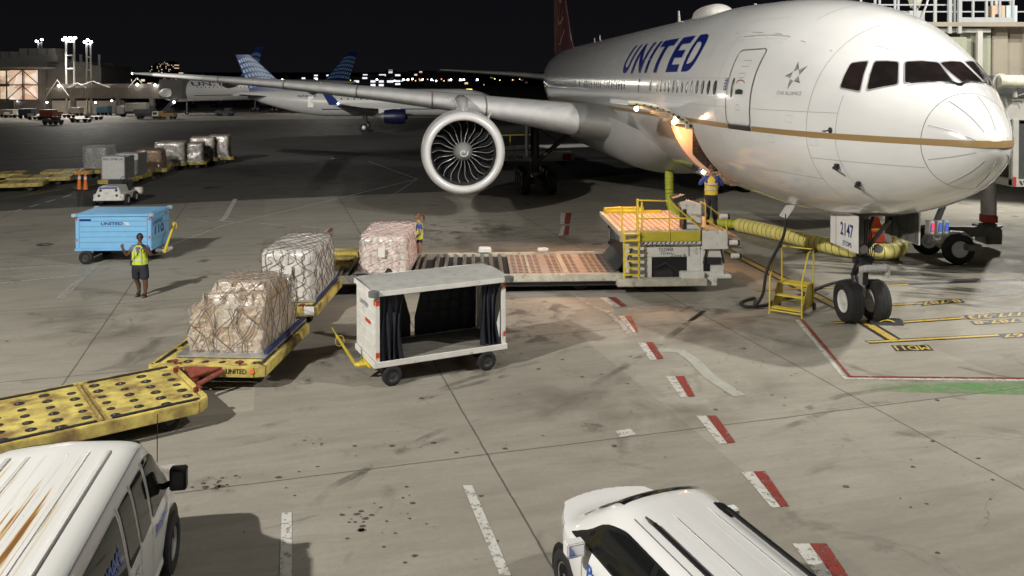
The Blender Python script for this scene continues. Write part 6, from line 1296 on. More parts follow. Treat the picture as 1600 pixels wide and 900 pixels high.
skin('trousers', [(0, 0, 1.02, .15, .13), (0, 0, .86, .15, .13), (-.09, 0, .76, .105), (-.10, .01, .46, .08), (-.10, .02, .10, .066), (.09, 0, .76, .105), (.11, -.01, .46, .08), (.13, -.03, .10, .066)], [(0, 1), (1, 2), (2, 3), (3, 4), (1, 5), (5, 6), (6, 7)], 'shorts', pk)
# ================================================================ road vehicles in the foreground
mat('car_white', (.78, .78, .77), .25, var=.02, coat=.6); mat('car_glass', (.010, .011, .011), .05, spec=.35); mat('mirror_dark', (.05, .055, .06), .1); mat('car_black', (.012, .012, .013), .35); mat('car_text', (.03, .10, .42), .4); mat('chrome', (.6, .6, .62), .12, 1)
mat('tail_red', (.4, .01, .01), .3); mat('lamp_clear', (.5, .5, .5), .1)
def rustroof():
    m = bpy.data.materials.new('rusted_roof'); m.use_nodes = True; N = m.node_tree.nodes; L = m.node_tree.links; b = N['Principled BSDF']; b.inputs['Roughness'].default_value = .32; b.inputs['Coat Weight'].default_value = .3
    t = N.new('ShaderNodeTexCoord'); mp = N.new('ShaderNodeMapping'); mp.inputs['Scale'].default_value = (.22, 10.0, 1); L.new(t.outputs['Object'], mp.inputs[0])
    n = N.new('ShaderNodeTexNoise'); n.inputs['Scale'].default_value = 1.7; n.inputs['Detail'].default_value = 8; n.inputs['Distortion'].default_value = .5; L.new(mp.outputs[0], n.inputs[0])
    s = N.new('ShaderNodeSeparateXYZ'); L.new(t.outputs['Object'], s.inputs[0])
    def rng(x, a, b_, c, d): q = N.new('ShaderNodeMapRange'); q.inputs[1].default_value = a; q.inputs[2].default_value = b_; q.inputs[3].default_value = c; q.inputs[4].default_value = d; L.new(x, q.inputs[0]); return q.outputs[0]
    def mul(a, b_): q = N.new('ShaderNodeMath'); q.operation = 'MULTIPLY'; L.new(a, q.inputs[0]); L.new(b_, q.inputs[1]); return q.outputs[0]
    zone = mul(rng(s.outputs[0], 3.1, 3.7, 1, 0), mul(rng(s.outputs[1], -.45, -.25, 0, 1), rng(s.outputs[1], .45, .7, 1, .25)))
    streak = mul(rng(n.outputs[0], .56, .66, 0, .85), zone)
    cr = N.new('ShaderNodeValToRGB'); L.new(streak, cr.inputs[0]); e = cr.color_ramp.elements; e[0].color = (.78, .78, .76, 1); e[1].color = (.13, .045, .02, 1); e.new(.3).color = (.62, .50, .30, 1); e.new(.6).color = (.45, .24, .08, 1)
    L.new(cr.outputs[0], b.inputs['Base Color']); MATS['rusted_roof'] = m
rustroof()
class Body:
    """half cross-section swept along the length; S(x, v, side) gives a point of the shell"""
    def __init__(s, ring, belt, zmax, top, wid, nose): s.ring, s.belt, s.zmax, s.top, s.wid, s.nose = ring, belt, zmax, top, wid, nose
    @staticmethod
    def lin(tab, x):
        if x <= tab[0][0]: return tab[0][1]
        for i in range(len(tab)-1):
            if x <= tab[i+1][0]:
                t = (x-tab[i][0])/(tab[i+1][0]-tab[i][0]); t = t*t*(3-2*t)*.5+t*.5; return tab[i][1]*(1-t)+tab[i+1][1]*t
        return tab[-1][1]
    def S(s, x, v, side=1, off=0):
        n = len(s.ring)-1; i = min(int(v), n-1); t = v-i; R_ = s.ring; p = [R_[max(i-1, 0)], R_[i], R_[i+1], R_[min(i+2, n)]]
        def cr(k): a, b, c, d = [q[k] for q in p]; return .5*(2*b+(c-a)*t+(2*a-5*b+4*c-d)*t*t+(3*b-a-3*c+d)*t**3)
        y, z = cr(0), cr(1); Ht = s.lin(s.top, x); w_ = s.lin(s.wid, x)
        if z > s.belt:
            k = (Ht-s.belt)/(s.zmax-s.belt)
            if k < .999: z = s.belt+(z-s.belt)*max(k, .0); 
        if Ht < s.belt: z = min(z, Ht+(s.belt-Ht)*0) if z > Ht else z
        P = Vector((x+(s.nose(x, y*w_) if s.nose else 0), side*y*w_, z))
        if off:
            q = Vector((0, side*max(y, 0), (z-.9)*.9)); q = q.normalized() if q.length > 0 else Vector((0, 0, 1)); P = P+q*off
        return P
    def shell(s, mb, xs_, v0=0, v1=None, nv=40):
        v1 = v1 or len(s.ring)-1
        for sd in (1, -1): mb.grid(lambda u, w_: s.S(xs_[min(int(u*(len(xs_)-1)+.5), len(xs_)-1)], v0+(v1-v0)*w_, sd), len(xs_)-1, nv)
    def patch(s, name, m, parent, x0, x1, f0, f1, side=1, off=.012, nx=12, nv=8):
        mb = MB(); mb.grid(lambda u, w_: s.S(x0+(x1-x0)*u, f0(x0+(x1-x0)*u)+(f1(x0+(x1-x0)*u)-f0(x0+(x1-x0)*u))*w_, side, off), nx, nv); return mb.build(name, MATS[m], parent, smooth=60)
# --- van
van = thing('van', 'white passenger van with rust streaks on its roof, cut off by the bottom left corner', 'van', (-4.42, 5.92, 0), R(101.5))
VR = [(0, .34), (.90, .34), (.985, .50), (1.0, .85), (.99, 1.14), (.955, 1.42), (.89, 1.76), (.83, 1.90), (.74, 1.985), (.55, 2.03), (0, 2.07)]
vb = Body(VR, 1.10, 2.07, [(0, 2.0), (.25, 2.07), (3.9, 2.07), (4.15, 2.02), (4.55, 1.66), (4.95, 1.30), (5.3, 1.18), (5.6, 1.06), (5.7, 1.0)], [(0, .97), (.4, 1), (4.6, 1), (5.3, .95), (5.7, .88)], lambda x, y: -.10*(abs(y))**3*max(0, (x-4.8)) if x > 4.8 else 0)
vxs = [0, .04, .12, .25]+[.25+.25*k for k in range(1, 15)]+[3.9, 4.05, 4.15, 4.3, 4.45, 4.6, 4.8, 4.95, 5.1, 5.3, 5.5, 5.6, 5.68, 5.7]
mb = MB(); vb.shell(mb, vxs, 0, 7.6); 
for x in (0, 5.7):
    mb.add([vb.S(x, k*.5, 1) for k in range(21)]+[vb.S(x, k*.5, -1) for k in range(20, -1, -1)], [tuple(range(42))])
vbo = mb.build('body', MATS['car_white'], van, smooth=45)
mb = MB(); vb.shell(mb, vxs, 7.6, 10, 16); mb.build('roof', MATS['rusted_roof'], van, smooth=45)
for y in (-.52, -.31, -.1, .1, .31, .52):
    mb = MB(); zz = 2.045-.02*abs(y); mb.loft([[(x, y-.035, zz-.02), (x, y-.02, zz+.018+a), (x, y+.02, zz+.018+a), (x, y+.035, zz-.02)] for x, a in ((.35, -.03), (.45, .002), (3.7, .002), (3.82, -.03))]); mb.build('roof_rib', MATS['car_white'], van, smooth=50)
for sd in (1, -1):
    vb.patch('door_window', 'car_glass', van, 3.76, 4.66, lambda x: 4.22+max(0, x-4.0)*.15, lambda x: min(6.6, 6.6-(x-4.05)*2.2*(x > 4.05)) if x < 4.6 else 4.9, sd)
    for a, b in ((3.20, 3.64), (2.70, 3.10), (1.32, 2.58), (.2, 1.2)): vb.patch('side_window', 'car_glass', van, a, b, lambda x: 4.25, lambda x: 6.45, sd)
    for x in (3.70, 3.15, 2.64): 
        mb = MB(); vs = [];
        for k in range(15): v = 1.9+k*.35; vs += [vb.S(x-.006, v, sd, .006), vb.S(x+.006, v, sd, .006)]
        mb.add(vs, [(2*i, 2*i+1, 2*i+3, 2*i+2) for i in range(14)]); mb.build('door_gap', MATS['seam'], van)
    mb = MB(); mb.tube([vb.S(x, 7.55, sd, .008) for x in [.15+.2*k for k in range(20)]], .008, 5); mb.build('roof_gutter', MATS['seam'], van)
    mb = MB(); mb.lathe([(-.0, .001), (.001, .45), (.0, .46)], 'Y', 28, (4.75, 0, .40)); mb.v = [(x, sd*1.006, max(z, .34)) for x, y, z in mb.v]; mb.build('wheel_arch', MATS['black'], van)
    mb = MB(); mb.lathe([(-.0, .001), (.001, .45), (.0, .46)], 'Y', 28, (1.32, 0, .40)); mb.v = [(x, sd*1.008, max(z, .34)) for x, y, z in mb.v]; mb.build('wheel_arch', MATS['black'], van)
    for x in (4.75, 1.32): wheel(van, (x, sd*.93, .385), .385, .25, 'Y', rim='metal')
    mb = MB(); mb.tube([(4.42, sd*.93, 1.24), (4.44, sd*1.06, 1.30)], .04, 8); mb.box((4.44, sd*1.15, 1.35), (.14, .20, .27)); mm_ = mb.build('door_mirror', MATS['car_black'], van, bev=.06, smooth=50)
    mb = MB(); mb.box((4.368, sd*1.15, 1.36), (.006, .13, .18)); mb.build('mirror_glass', MATS['mirror_dark'], mm_)
    mb = MB(); mb.box((2.95, sd*1.02, 1.06), (.16, .03, .035)); mb.build('door_handle', MATS['car_white'], van, bev=.01)
mb = MB(); mb.grid(lambda u, v: vb.S(4.2+.72*v, 10, 1, 0)+Vector((0, (u-.5)*1.5, .012-.06*(2*u-1)**2)), 10, 8); mb.build('windscreen', MATS['car_glass'], van, smooth=60)
mb = MB(); mb.tube([(5.02, -.78, 1.22), (4.96, -.8, 1.75), (4.93, -.81, 1.98)], .006, 5); mb.build('aerial', MATS['black'], van)
mb = MB(); mb.bx(5.68, 5.74, -.85, .85, .42, .62); mb.bx(-.06, .0, -.9, .9, .42, .58); mb.build('bumper', MATS['rubber_grey'], van, bev=.02)
def curved_text(body, word, x0, x1, v0, v1, side, parent, m='car_text', off=.018, slant=.0):
    vs, fs = text2d(word, 1, 1, .02); mb = MB(); s_ = 1 if side < 0 else -1
    mb.add([body.S(x0+(x1-x0)*(a if side < 0 else 1-a), v0+(v1-v0)*(b+slant*a), side, off) for a, b in vs], fs); return mb.build('lettering', MATS[m], parent)
curved_text(vb, 'Prospect', 1.55, 2.45, 4.7, 5.7, -1, van, off=.02); curved_text(vb, 'Prospect', 3.85, 4.5, 3.1, 3.75, -1, van, off=.012)
# --- white estate car
car = thing('car', 'white hatchback estate car with black roof rails at the bottom right of the picture', 'car', (2.72, 6.98, 0), R(111))
CR_ = [(0, .24), (.78, .24), (.86, .36), (.89, .62), (.885, .84), (.84, .97), (.755, 1.18), (.675, 1.36), (.60, 1.46), (.46, 1.525), (.25, 1.555), (0, 1.565)]
cb = Body(CR_, .88, 1.565,  [(0, .98), (.12, 1.15), (.35, 1.44), (.6, 1.56), (1.2, 1.62), (2.7, 1.62), (3.0, 1.54), (3.35, 1.32), (3.72, 1.07), (3.9, .96), (4.1, .89), (4.4, .885), (4.5, .88)], [(0, .9), (.3, .97), (.8, 1), (3.4, 1), (3.9, .95), (4.2, .84), (4.5, .66)], lambda x, y: -.45*abs(y)**2*max(0, (x-3.6)))
cxs = [0, .03, .1, .2, .35, .5, .65, .8]+[.8+.2*k for k in range(1, 7)]+[2.1, 2.3, 2.45, 2.6, 2.75, 2.9, 3.1, 3.3, 3.5, 3.65, 3.8, 3.95, 4.1, 4.25, 4.35, 4.43, 4.48, 4.5]
mb = MB(); cb.shell(mb, cxs, 0, 11, 55)
for x in (0, 4.5): mb.add([cb.S(x, k*.5, 1) for k in range(23)]+[cb.S(x, k*.5, -1) for k in range(22, -1, -1)], [tuple(range(46))])
mb.build('body', MATS['car_white'], car, smooth=45)
for sd in (1, -1):
    cb.patch('window_surround', 'car_black', car, .55, 3.62, lambda x: 5.0, lambda x: 5.0+2.35*min(1, max(0, (x-.5)/.55))*min(1, max(0.02, (3.65-x)/1.1))**.75, sd, .006, 30)
    cb.patch('front_window', 'car_glass', car, 1.96, 3.2, lambda x: 5.15, lambda x: 5.05+2.1*min(1, max(0.02, (3.56-x)/1.1))**.75, sd, .014, 20)
    cb.patch('rear_window', 'car_glass', car, .95, 1.86, lambda x: 5.15, lambda x: 5.0+2.15*min(1, max(0, (x-.4)/.55)), sd, .014)
    mb = MB(); mb.tube([cb.S(x, 9.15, sd, .045) for x in [.75+.13*k for k in range(13)]], .026, 8); ra = mb.build('roof_rail', MATS['car_black'], car, smooth=50)
    for x in (.62, 2.36): mb = MB(); mb.loft([[cb.S(x+dx, 9.15, sd, .0)+Vector((0, a, 0)), cb.S(x+dx, 9.15, sd, h)+Vector((0, a*.3, 0)), cb.S(x+dx, 9.15, sd, h)-Vector((0, a*.3, 0)), cb.S(x+dx, 9.15, sd, .0)-Vector((0, a, 0))] for dx, h, a in ((-.16, .02, .02), (-.08, .055, .03), (.06, .06, .035), (.18, .012, .015))]); mb.build('rail_foot', MATS['car_black'], ra, smooth=50)
    mb = MB(); mb.tube([cb.S(x, 8.5, sd, .004) for x in [.5+.1*k for k in range(22)]], .007, 5); mb.build('roof_joint', MATS['seam'], car)
    for x0_ in (3.2, 1.9, .92):
        mb = MB(); vs = []
        for k in range(12): v = 2.0+k*.27; vs += [cb.S(x0_-.005, v, sd, .004), cb.S(x0_+.005, v, sd, .004)]
        mb.add(vs, [(2*i, 2*i+1, 2*i+3, 2*i+2) for i in range(11)]); mb.build('door_gap', MATS['seam'], car)
    for x in (3.72, .92):
        mb = MB(); mb.lathe([(0, .001), (.001, .36), (.0, .37)], 'Y', 28, (x, 0, .33)); mb.v = [(a, sd*(.895 if x < 2 else .872), max(z, .24)) for a, y, z in mb.v]; mb.build('wheel_arch', MATS['black'], car)
        wheel(car, (x, sd*.80, .32), .32, .2, 'Y', rim='metal')
    mb = MB(); mb.tube([(3.12, sd*.84, .96), (3.1, sd*.98, 1.0)], .025, 6); mb.box((3.1, sd*1.03, 1.03), (.13, .22, .15)); mi = mb.build('door_mirror', MATS['car_white'], car, bev=.04, smooth=50); mb = MB(); mb.box((3.03, sd*1.03, 1.03), (.006, .17, .11)); mb.box((3.1, sd*1.03, .95), (.1, .2, .02)); mb.build('mirror_glass', MATS['chrome'], mi)
    for x in (2.0, 1.0): mb = MB(); p = cb.S(x, 4.6, sd, .02); mb.box(p, (.18, .02, .03)); mb.build('door_handle', MATS['car_white'], car, bev=.008)
    mb = MB(); mb.grid(lambda u, v: cb.S(3.95+.38*u, 3.7+1.1*v*(1-.3*u), sd, .01), 10, 5); mb.build('headlight', MATS['lamp_clear'], car, smooth=60)
    mb = MB(); mb.grid(lambda u, v: cb.S(.02+.25*u, 3.9+1.4*v, sd, .01), 6, 5); mb.build('tail_light', MATS['tail_red'], car, smooth=60)
for sd in (1, -1):
    mb = MB()
    mb.grid(lambda u, v: cb.S(2.9+.78*u, 11-2.3*v, sd, .012), 14, 6); mb.build('windscreen', MATS['car_glass'], car, smooth=60)
for y in (-.22, .22):
    mb = MB(); mb.tube([Vector((x, y, 1.612-.04*y*y)) for x in (.9, 1.2, 1.6, 2.0, 2.35)], .004, 5); mb.build('roof_rib', MATS['car_white'], car)
mb = MB(); [mb.tube([cb.S(3.72+.0, 11-k*.25, sd, .01) for k in range(14)], .006, 4) for sd in (1, -1)]; mb.build('bonnet_gap', MATS['seam'], car)
curved_text(cb, 'Prospect', 2.15, 3.05, 3.0, 4.1, 1, car, off=.012)

# ================================================================ jet bridge at the right
mat('bridge_tan', (.32, .28, .22), .6, var=.1, vscale=2, dirt=(.2, .18, .14), dscale=1.5, damt=.2); mat('bridge_green', (.33, .35, .26), .6, var=.1); mat('bridge_white', (.50, .49, .45), .5, var=.12, vscale=2, dirt=(.35, .33, .28), dscale=3, damt=.2); mat('bridge_dark', (.055, .06, .06), .7, var=.2, vscale=15); mat('cabinet_tan', (.55, .42, .30), .5, var=.1); mat('cabinet_blue', (.55, .62, .66), .3); mat('rail_white', (.50, .52, .52), .4, .3); mat('canvas', (.55, .52, .42), .8, var=.2, vscale=6); mat('lagging', (.62, .60, .50), .7, var=.15, vscale=6, bump=.5, bscale=14)
jb = thing('jet_bridge', 'tan corrugated jet bridge with roof railings behind the airliner nose at the right edge', 'jet bridge', (0, 0, 0), 0)
mb = MB(); X0, X1 = 13.5, 46; Z0, Z1 = 6.38, 7.86; yb_ = 26.0
vs = []; x = X0; k = 0
prof = []
while x < X1: prof += [(x, 0), (x+.42, 0), (x+.50, .10), (x+.92, .10)]; x += 1.0
mb.add([(a, yb_+b, Z0) for a, b in prof]+[(a, yb_+b, Z1) for a, b in prof], [(i, i+1, i+1+len(prof), i+len(prof)) for i in range(len(prof)-1)])
mb.bx(X0, X1, yb_+.15, yb_+3.0, 4.9, Z1-.02); tw = mb.build('tunnel', MATS['bridge_tan'], jb)
mb = MB(); mb.bx(X0-.03, X0+.9, yb_-.015, yb_-.005, Z0, Z1); mb.build('green_panel', MATS['bridge_green'], tw)
mb = MB(); mb.bx(10.9, 13.5, 25.6, 28.6, 4.7, 7.55); mb.build('cab', MATS['bridge_green'], jb, bev=.03)
mb = MB(); mb.bx(10.6, 46, yb_-.35, yb_+2.6, Z1, Z1+.14); mb.build('roof_walkway', MATS['bridge_tan'], jb, bev=.01)
mb = MB(); mb.bx(12.4, 14.3, yb_-.2, yb_, Z1-.16, Z1-.04); mb.bx(13.9, 14.05, yb_-.22, yb_-.1, 6.3, Z1-.05); mb.build('gutter', MATS['bridge_white'], jb)
def rails(x0, x1, y, z, hh, step, name='railing', toe=True):
    mb = MB(); n = max(1, round((x1-x0)/step))
    for k in range(n+1): x = x0+(x1-x0)*k/n; mb.bx(x-.03, x+.03, y-.03, y+.03, z, z+hh)
    for q in (.5, 1.0): mb.bx(x0, x1, y-.02, y+.02, z+hh*q-.02, z+hh*q+.02)
    o = mb.build(name, MATS['rail_white'], jb)
    if toe: mb = MB(); mb.bx(x0, x1, y-.025, y-.005, z, z+.14); mb.build('toe_board', MATS['rail_white'], o)
    return o
zr_ = Z1+.14
rails(10.8, 13.2, yb_-.2, zr_, 1.05, .6, toe=False); rails(13.3, 14.9, yb_-.3, zr_, 1.3, .45); rails(15.35, 17, yb_-.3, zr_, 1.3, .5); rails(10.8, 17, yb_+2.4, zr_, 1.05, .6, toe=False); rails(17.2, 30, yb_-.3, zr_, 1.1, 1.2)
for x in (12.95, 13.25): mb = MB(); mb.bx(x, x+.1, yb_-.35, yb_-.25, Z1-.2, zr_+2.2); mb.build('roof_post', MATS['rail_white'], jb)
mb = MB(); mb.bx(14.28, 14.68, yb_-.28, yb_+.1, zr_+.02, zr_+.5); ca = mb.build('cabinet', MATS['cabinet_tan'], jb, bev=.01); mb = MB(); mb.bx(14.38, 14.56, yb_-.29, yb_-.28, zr_+.07, zr_+.24); mb.build('vent', MATS['black'], ca)
mb = MB(); mb.bx(14.72, 15.05, yb_-.28, yb_+.1, zr_+.0, zr_+.5); mb.build('cabinet', MATS['cabinet_blue'], jb, bev=.01)
for x, y, z in ((12.1, yb_, zr_+.45), (14.55, yb_, zr_+.78)): mb = MB(); mb.lathe([(0, .13), (.25, .2), (.5, .21), (.62, .001)], 'Z', 12, (x, y, z)); mb.lathe([(-.5, .05), (0, .06)], 'Z', 8, (x, y, z)); mb.build('covered_beacon', MATS['canvas'], jb, smooth=50)
mb = MB(); mb.bx(11.85, 12.3, yb_-.2, yb_+.2, zr_-.1, zr_+.35); mb.tube([(12.15, yb_-.22, zr_), (12.3, yb_-.3, zr_+.5), (12.4, yb_-.2, zr_+.7)], .03, 6); mb.build('junction_box', MATS['aircraft_grey'], jb)
mb = MB(); mb.tube([(14.2, 25.2, 6.22), (46, 25.2, 6.22)], .19, 20); lg = mb.build('lagged_pipe', MATS['lagging'], jb, smooth=50); mb = MB(); [mb.tube([(x, 25.2, 6.22), (x+.04, 25.2, 6.22)], .2, 20) for x in (14.9, 16, 17.1)]; mb.lathe([(-.04, .001), (-.03, .24), (.03, .24), (.04, .001)], 'Y', 20, (14.32, 25.3, 6.22)); mb.build('pipe_joint', MATS['bridge_white'], lg, smooth=40)
mb = MB(); mb.bx(14.3, 46, 25.9, 26.1, 5.75, 6.4); mb.build('underside', MATS['bridge_dark'], jb); mb = MB(); mb.bx(14.6, 46, 25.5, 28.8, 5.05, 5.75); mb.bx(14.75, 14.95, 25.4, 25.6, 3.1, 5.1); mb.build('girder', MATS['bridge_white'], jb, bev=.02)
mb = MB(); mb.lathe([(0, .07), (.4, .06), (.5, .001)], 'Z', 10, (14.75, 25.3, 5.75)); mb.tube([(14.85, 25.3, 5.8), (15.1, 25.2, 5.9), (15.15, 25.2, 5.78)], .02, 6); mb.build('lamp_bracket', MATS['bridge_white'], jb)
mb = MB(); mb.bx(14.95, 22, 25.5, 27.5, 3.30, 4.95); mb.build('machinery_box', MATS['bridge_dark'], jb); mb = MB(); mb.bx(14.75, 22, 25.38, 27.5, 3.08, 3.30); fr = mb.build('base_frame', MATS['bridge_white'], jb, bev=.01)
mb = MB(); mb.bx(14.76, 14.86, 25.372, 25.378, 3.10, 3.38); mb.build('red_marker', MATS['red_paint'], fr); mb = MB(); [mb.plate([(14.95+.11*k, 25.375, 3.26), (15.0+.11*k, 25.375, 3.26), (15.06+.11*k, 25.375, 3.14), (15.01+.11*k, 25.375, 3.14)], (0, -.004, 0)) for k in range(4)]; mb.build('stripes', MATS['black'], fr)
mb = MB(); mb.tube([(17.6, 31.8, 1.0), (17.6, 31.8, 5.0)], .27, 24); mb.build('lift_column', MATS['metal'], jb, smooth=50); mb = MB(); mb.tube([(17.6, 31.8, .98), (17.6, 31.8, 1.26)], .31, 24); mb.build('collar', MATS['red_paint'], jb, smooth=50)
mb = MB(); mb.lathe([(.72, .3), (.80, .5), (.88, .52), (.92, .3)], 'Z', 20, (17.55, 31.8, 0)); mb.bx(13.9, 17.8, 31.3, 31.6, .50, .86); mb.bx(17.3, 17.9, 31.4, 32.2, .2, .75); mb.box((15.2, 30.1, .62), (.5, 3.0, .2), R(8)); bo = mb.build('bogie_beam', MATS['bridge_dark2'] if 'bridge_dark2' in MATS else mat('bridge_dark2', (.15, .15, .13), .6, var=.2), jb, bev=.02)
mb = MB(); mb.bx(14.95, 15.85, 31.285, 31.295, .56, .80); mb.build('yellow_plate', MATS['yellow_clean'], bo)
wheel(jb, (15.0, 28.95, .53), .53, .36, 'Y', rim='rim_white'); wheel(jb, (14.75, 30.6, .53), .53, .36, 'Y', rim='rim_white')
mb = MB(); mb.lathe([(-.9, .2), (-.3, .22), (-.2, .26)], 'Y', 14, (14.85, 29.9, .62)); mb.bx(14.4, 14.8, 29.0, 29.6, .7, .95); mb.tube([(14.4, 29.1, .9), (14.7, 28.9, 1.1), (15.2, 29, 1.05), (15.6, 29.2, .8)], .06, 8); mb.build('drive_motor', MATS['aircraft_grey'], jb, smooth=40)
mb = MB(); mb.tube([(13.1, 27.2, 1.05), (13.95, 27.6, 2.55), (14.6, 28, 4.9)], .10, 8); mb.build('hose_boom', MATS['dark_metal'], jb)
# hose end rack with blue and red faced connectors
hr = thing('hose_rack', 'row of three white connectors with glowing blue faces hanging beside the jet bridge wheel', 'hose rack', (12.55, 25.9, 1.5), R(10))
mat('face_blue', (.05, .08, .3), .3, emit=(.1, .25, 1), estr=.3); mat('face_red', (.8, .05, .08), .3, emit=(1, .1, .12), estr=.4)
for i, x in enumerate((0, .26, .48)):
    mb = MB(); mb.box((x, 0, .28), (.17, .26, .42), 0, .2, -.15); c_ = mb.build('connector', MATS['rail_white'], hr, bev=.03)
    mb = MB(); mb.box((x, -.15, .32), (.10, .02, .26), 0, .2, -.15); mb.build('face', MATS['face_blue' if i else 'face_red'], c_, bev=.005); mb = MB(); mb.box((x-.05, -.16, .30), (.03, .02, .2), 0, .2, -.15); mb.build('light_strip', MATS['face_blue'], c_)
mb = MB(); mb.tube([(.25+.12*math.cos(q/12*6.283), 0, .02+.12*math.sin(q/12*6.283)) for q in range(13)], .025, 6); mb.tube([(-.1, .05, .5), (.6, .05, .45)], .02, 6); mb.build('hanger', MATS['metal'], hr)
# red hose cart behind the nose gear
hc = thing('hose_cart', 'red and yellow hose cart half hidden behind the nose gear', 'hose cart', (12.9, 30.7, 0), R(5))
mb = MB(); mb.loft([[(-.3, -.3, .45), (.3, -.3, .45), (.3, .3, .45), (-.3, .3, .45)], [(-.1, -.1, 1.35), (.1, -.1, 1.35), (.1, .1, 1.35), (-.1, .1, 1.35)]]); mb.build('hood', MATS['orange_red'] if 'orange_red' in MATS else mat('orange_red', (.75, .10, .04), .5, var=.15), hc, bev=.03)
mb = MB(); [mb.tube([(x, y, .1), (x, y, 1.0)], .03, 6) for x in (-.5, .5) for y in (-.4, .4)]; [mb.tube([(-.5, y, z), (.5, y, z)], .03, 6) for y in (-.4, .4) for z in (.4, .95)]; mb.build('frame', MATS['yellow_clean'], hc); mb = MB(); mb.bx(-.5, .5, -.4, .4, .3, .4); mb.build('tray', MATS['dark_metal'], hc)
for x in (-.4, .4): wheel(hc, (x, -.42, .16), .16, .08, 'Y', rim='rim_dark')
# belt loader / lift vehicle under the far wing
bt = thing('lift_truck', 'white low lift truck with yellow guard rails under the wing behind the engine', 'lift truck', (1.1, 63.0, 0), R(4))
mb = MB(); mb.bx(-3.2, 3.0, -.9, .9, .35, .95); t_ = mb.build('body', MATS['white_paint'], bt, bev=.04); write('UNITED 704', 1.9, .26, (-2.6, -.905, .5), (1, 0, 0), (0, 0, 1), 'black', t_)
mb = MB(); mb.bx(-.2, .35, -.91, -.904, .5, .85); mb.bx(2.2, 2.8, -.91, -.904, .4, .85); mb.build('red_square', MATS['red_paint'], t_)
mb = MB(); mb.box((.3, 0, 1.32), (8.2, 1.0, .22), 0, -.03); mb.build('belt_boom', MATS['cart_white'], bt, bev=.03); mb = MB(); [mb.tube([(x, -.5, 1.35), (x, -.5, 2.2)], .035, 6) for x in (-2.8, -1.6, 0.2)]; mb.tube([(-2.8, -.5, 2.2), (.2, -.5, 2.25)], .03, 6); mb.build('guard_rail', MATS['yellow_clean'], bt); mb = MB(); mb.lathe([(-.5, .13), (.5, .13)], 'Y', 14, (4.45, 0, 1.42)); mb.build('end_roller', MATS['yellow_clean'], bt)
for x in (-2.3, 2.2):
    for y in (-.75, .75): wheel(bt, (x, y, .34), .34, .22, 'Y', rim='rim_dark')
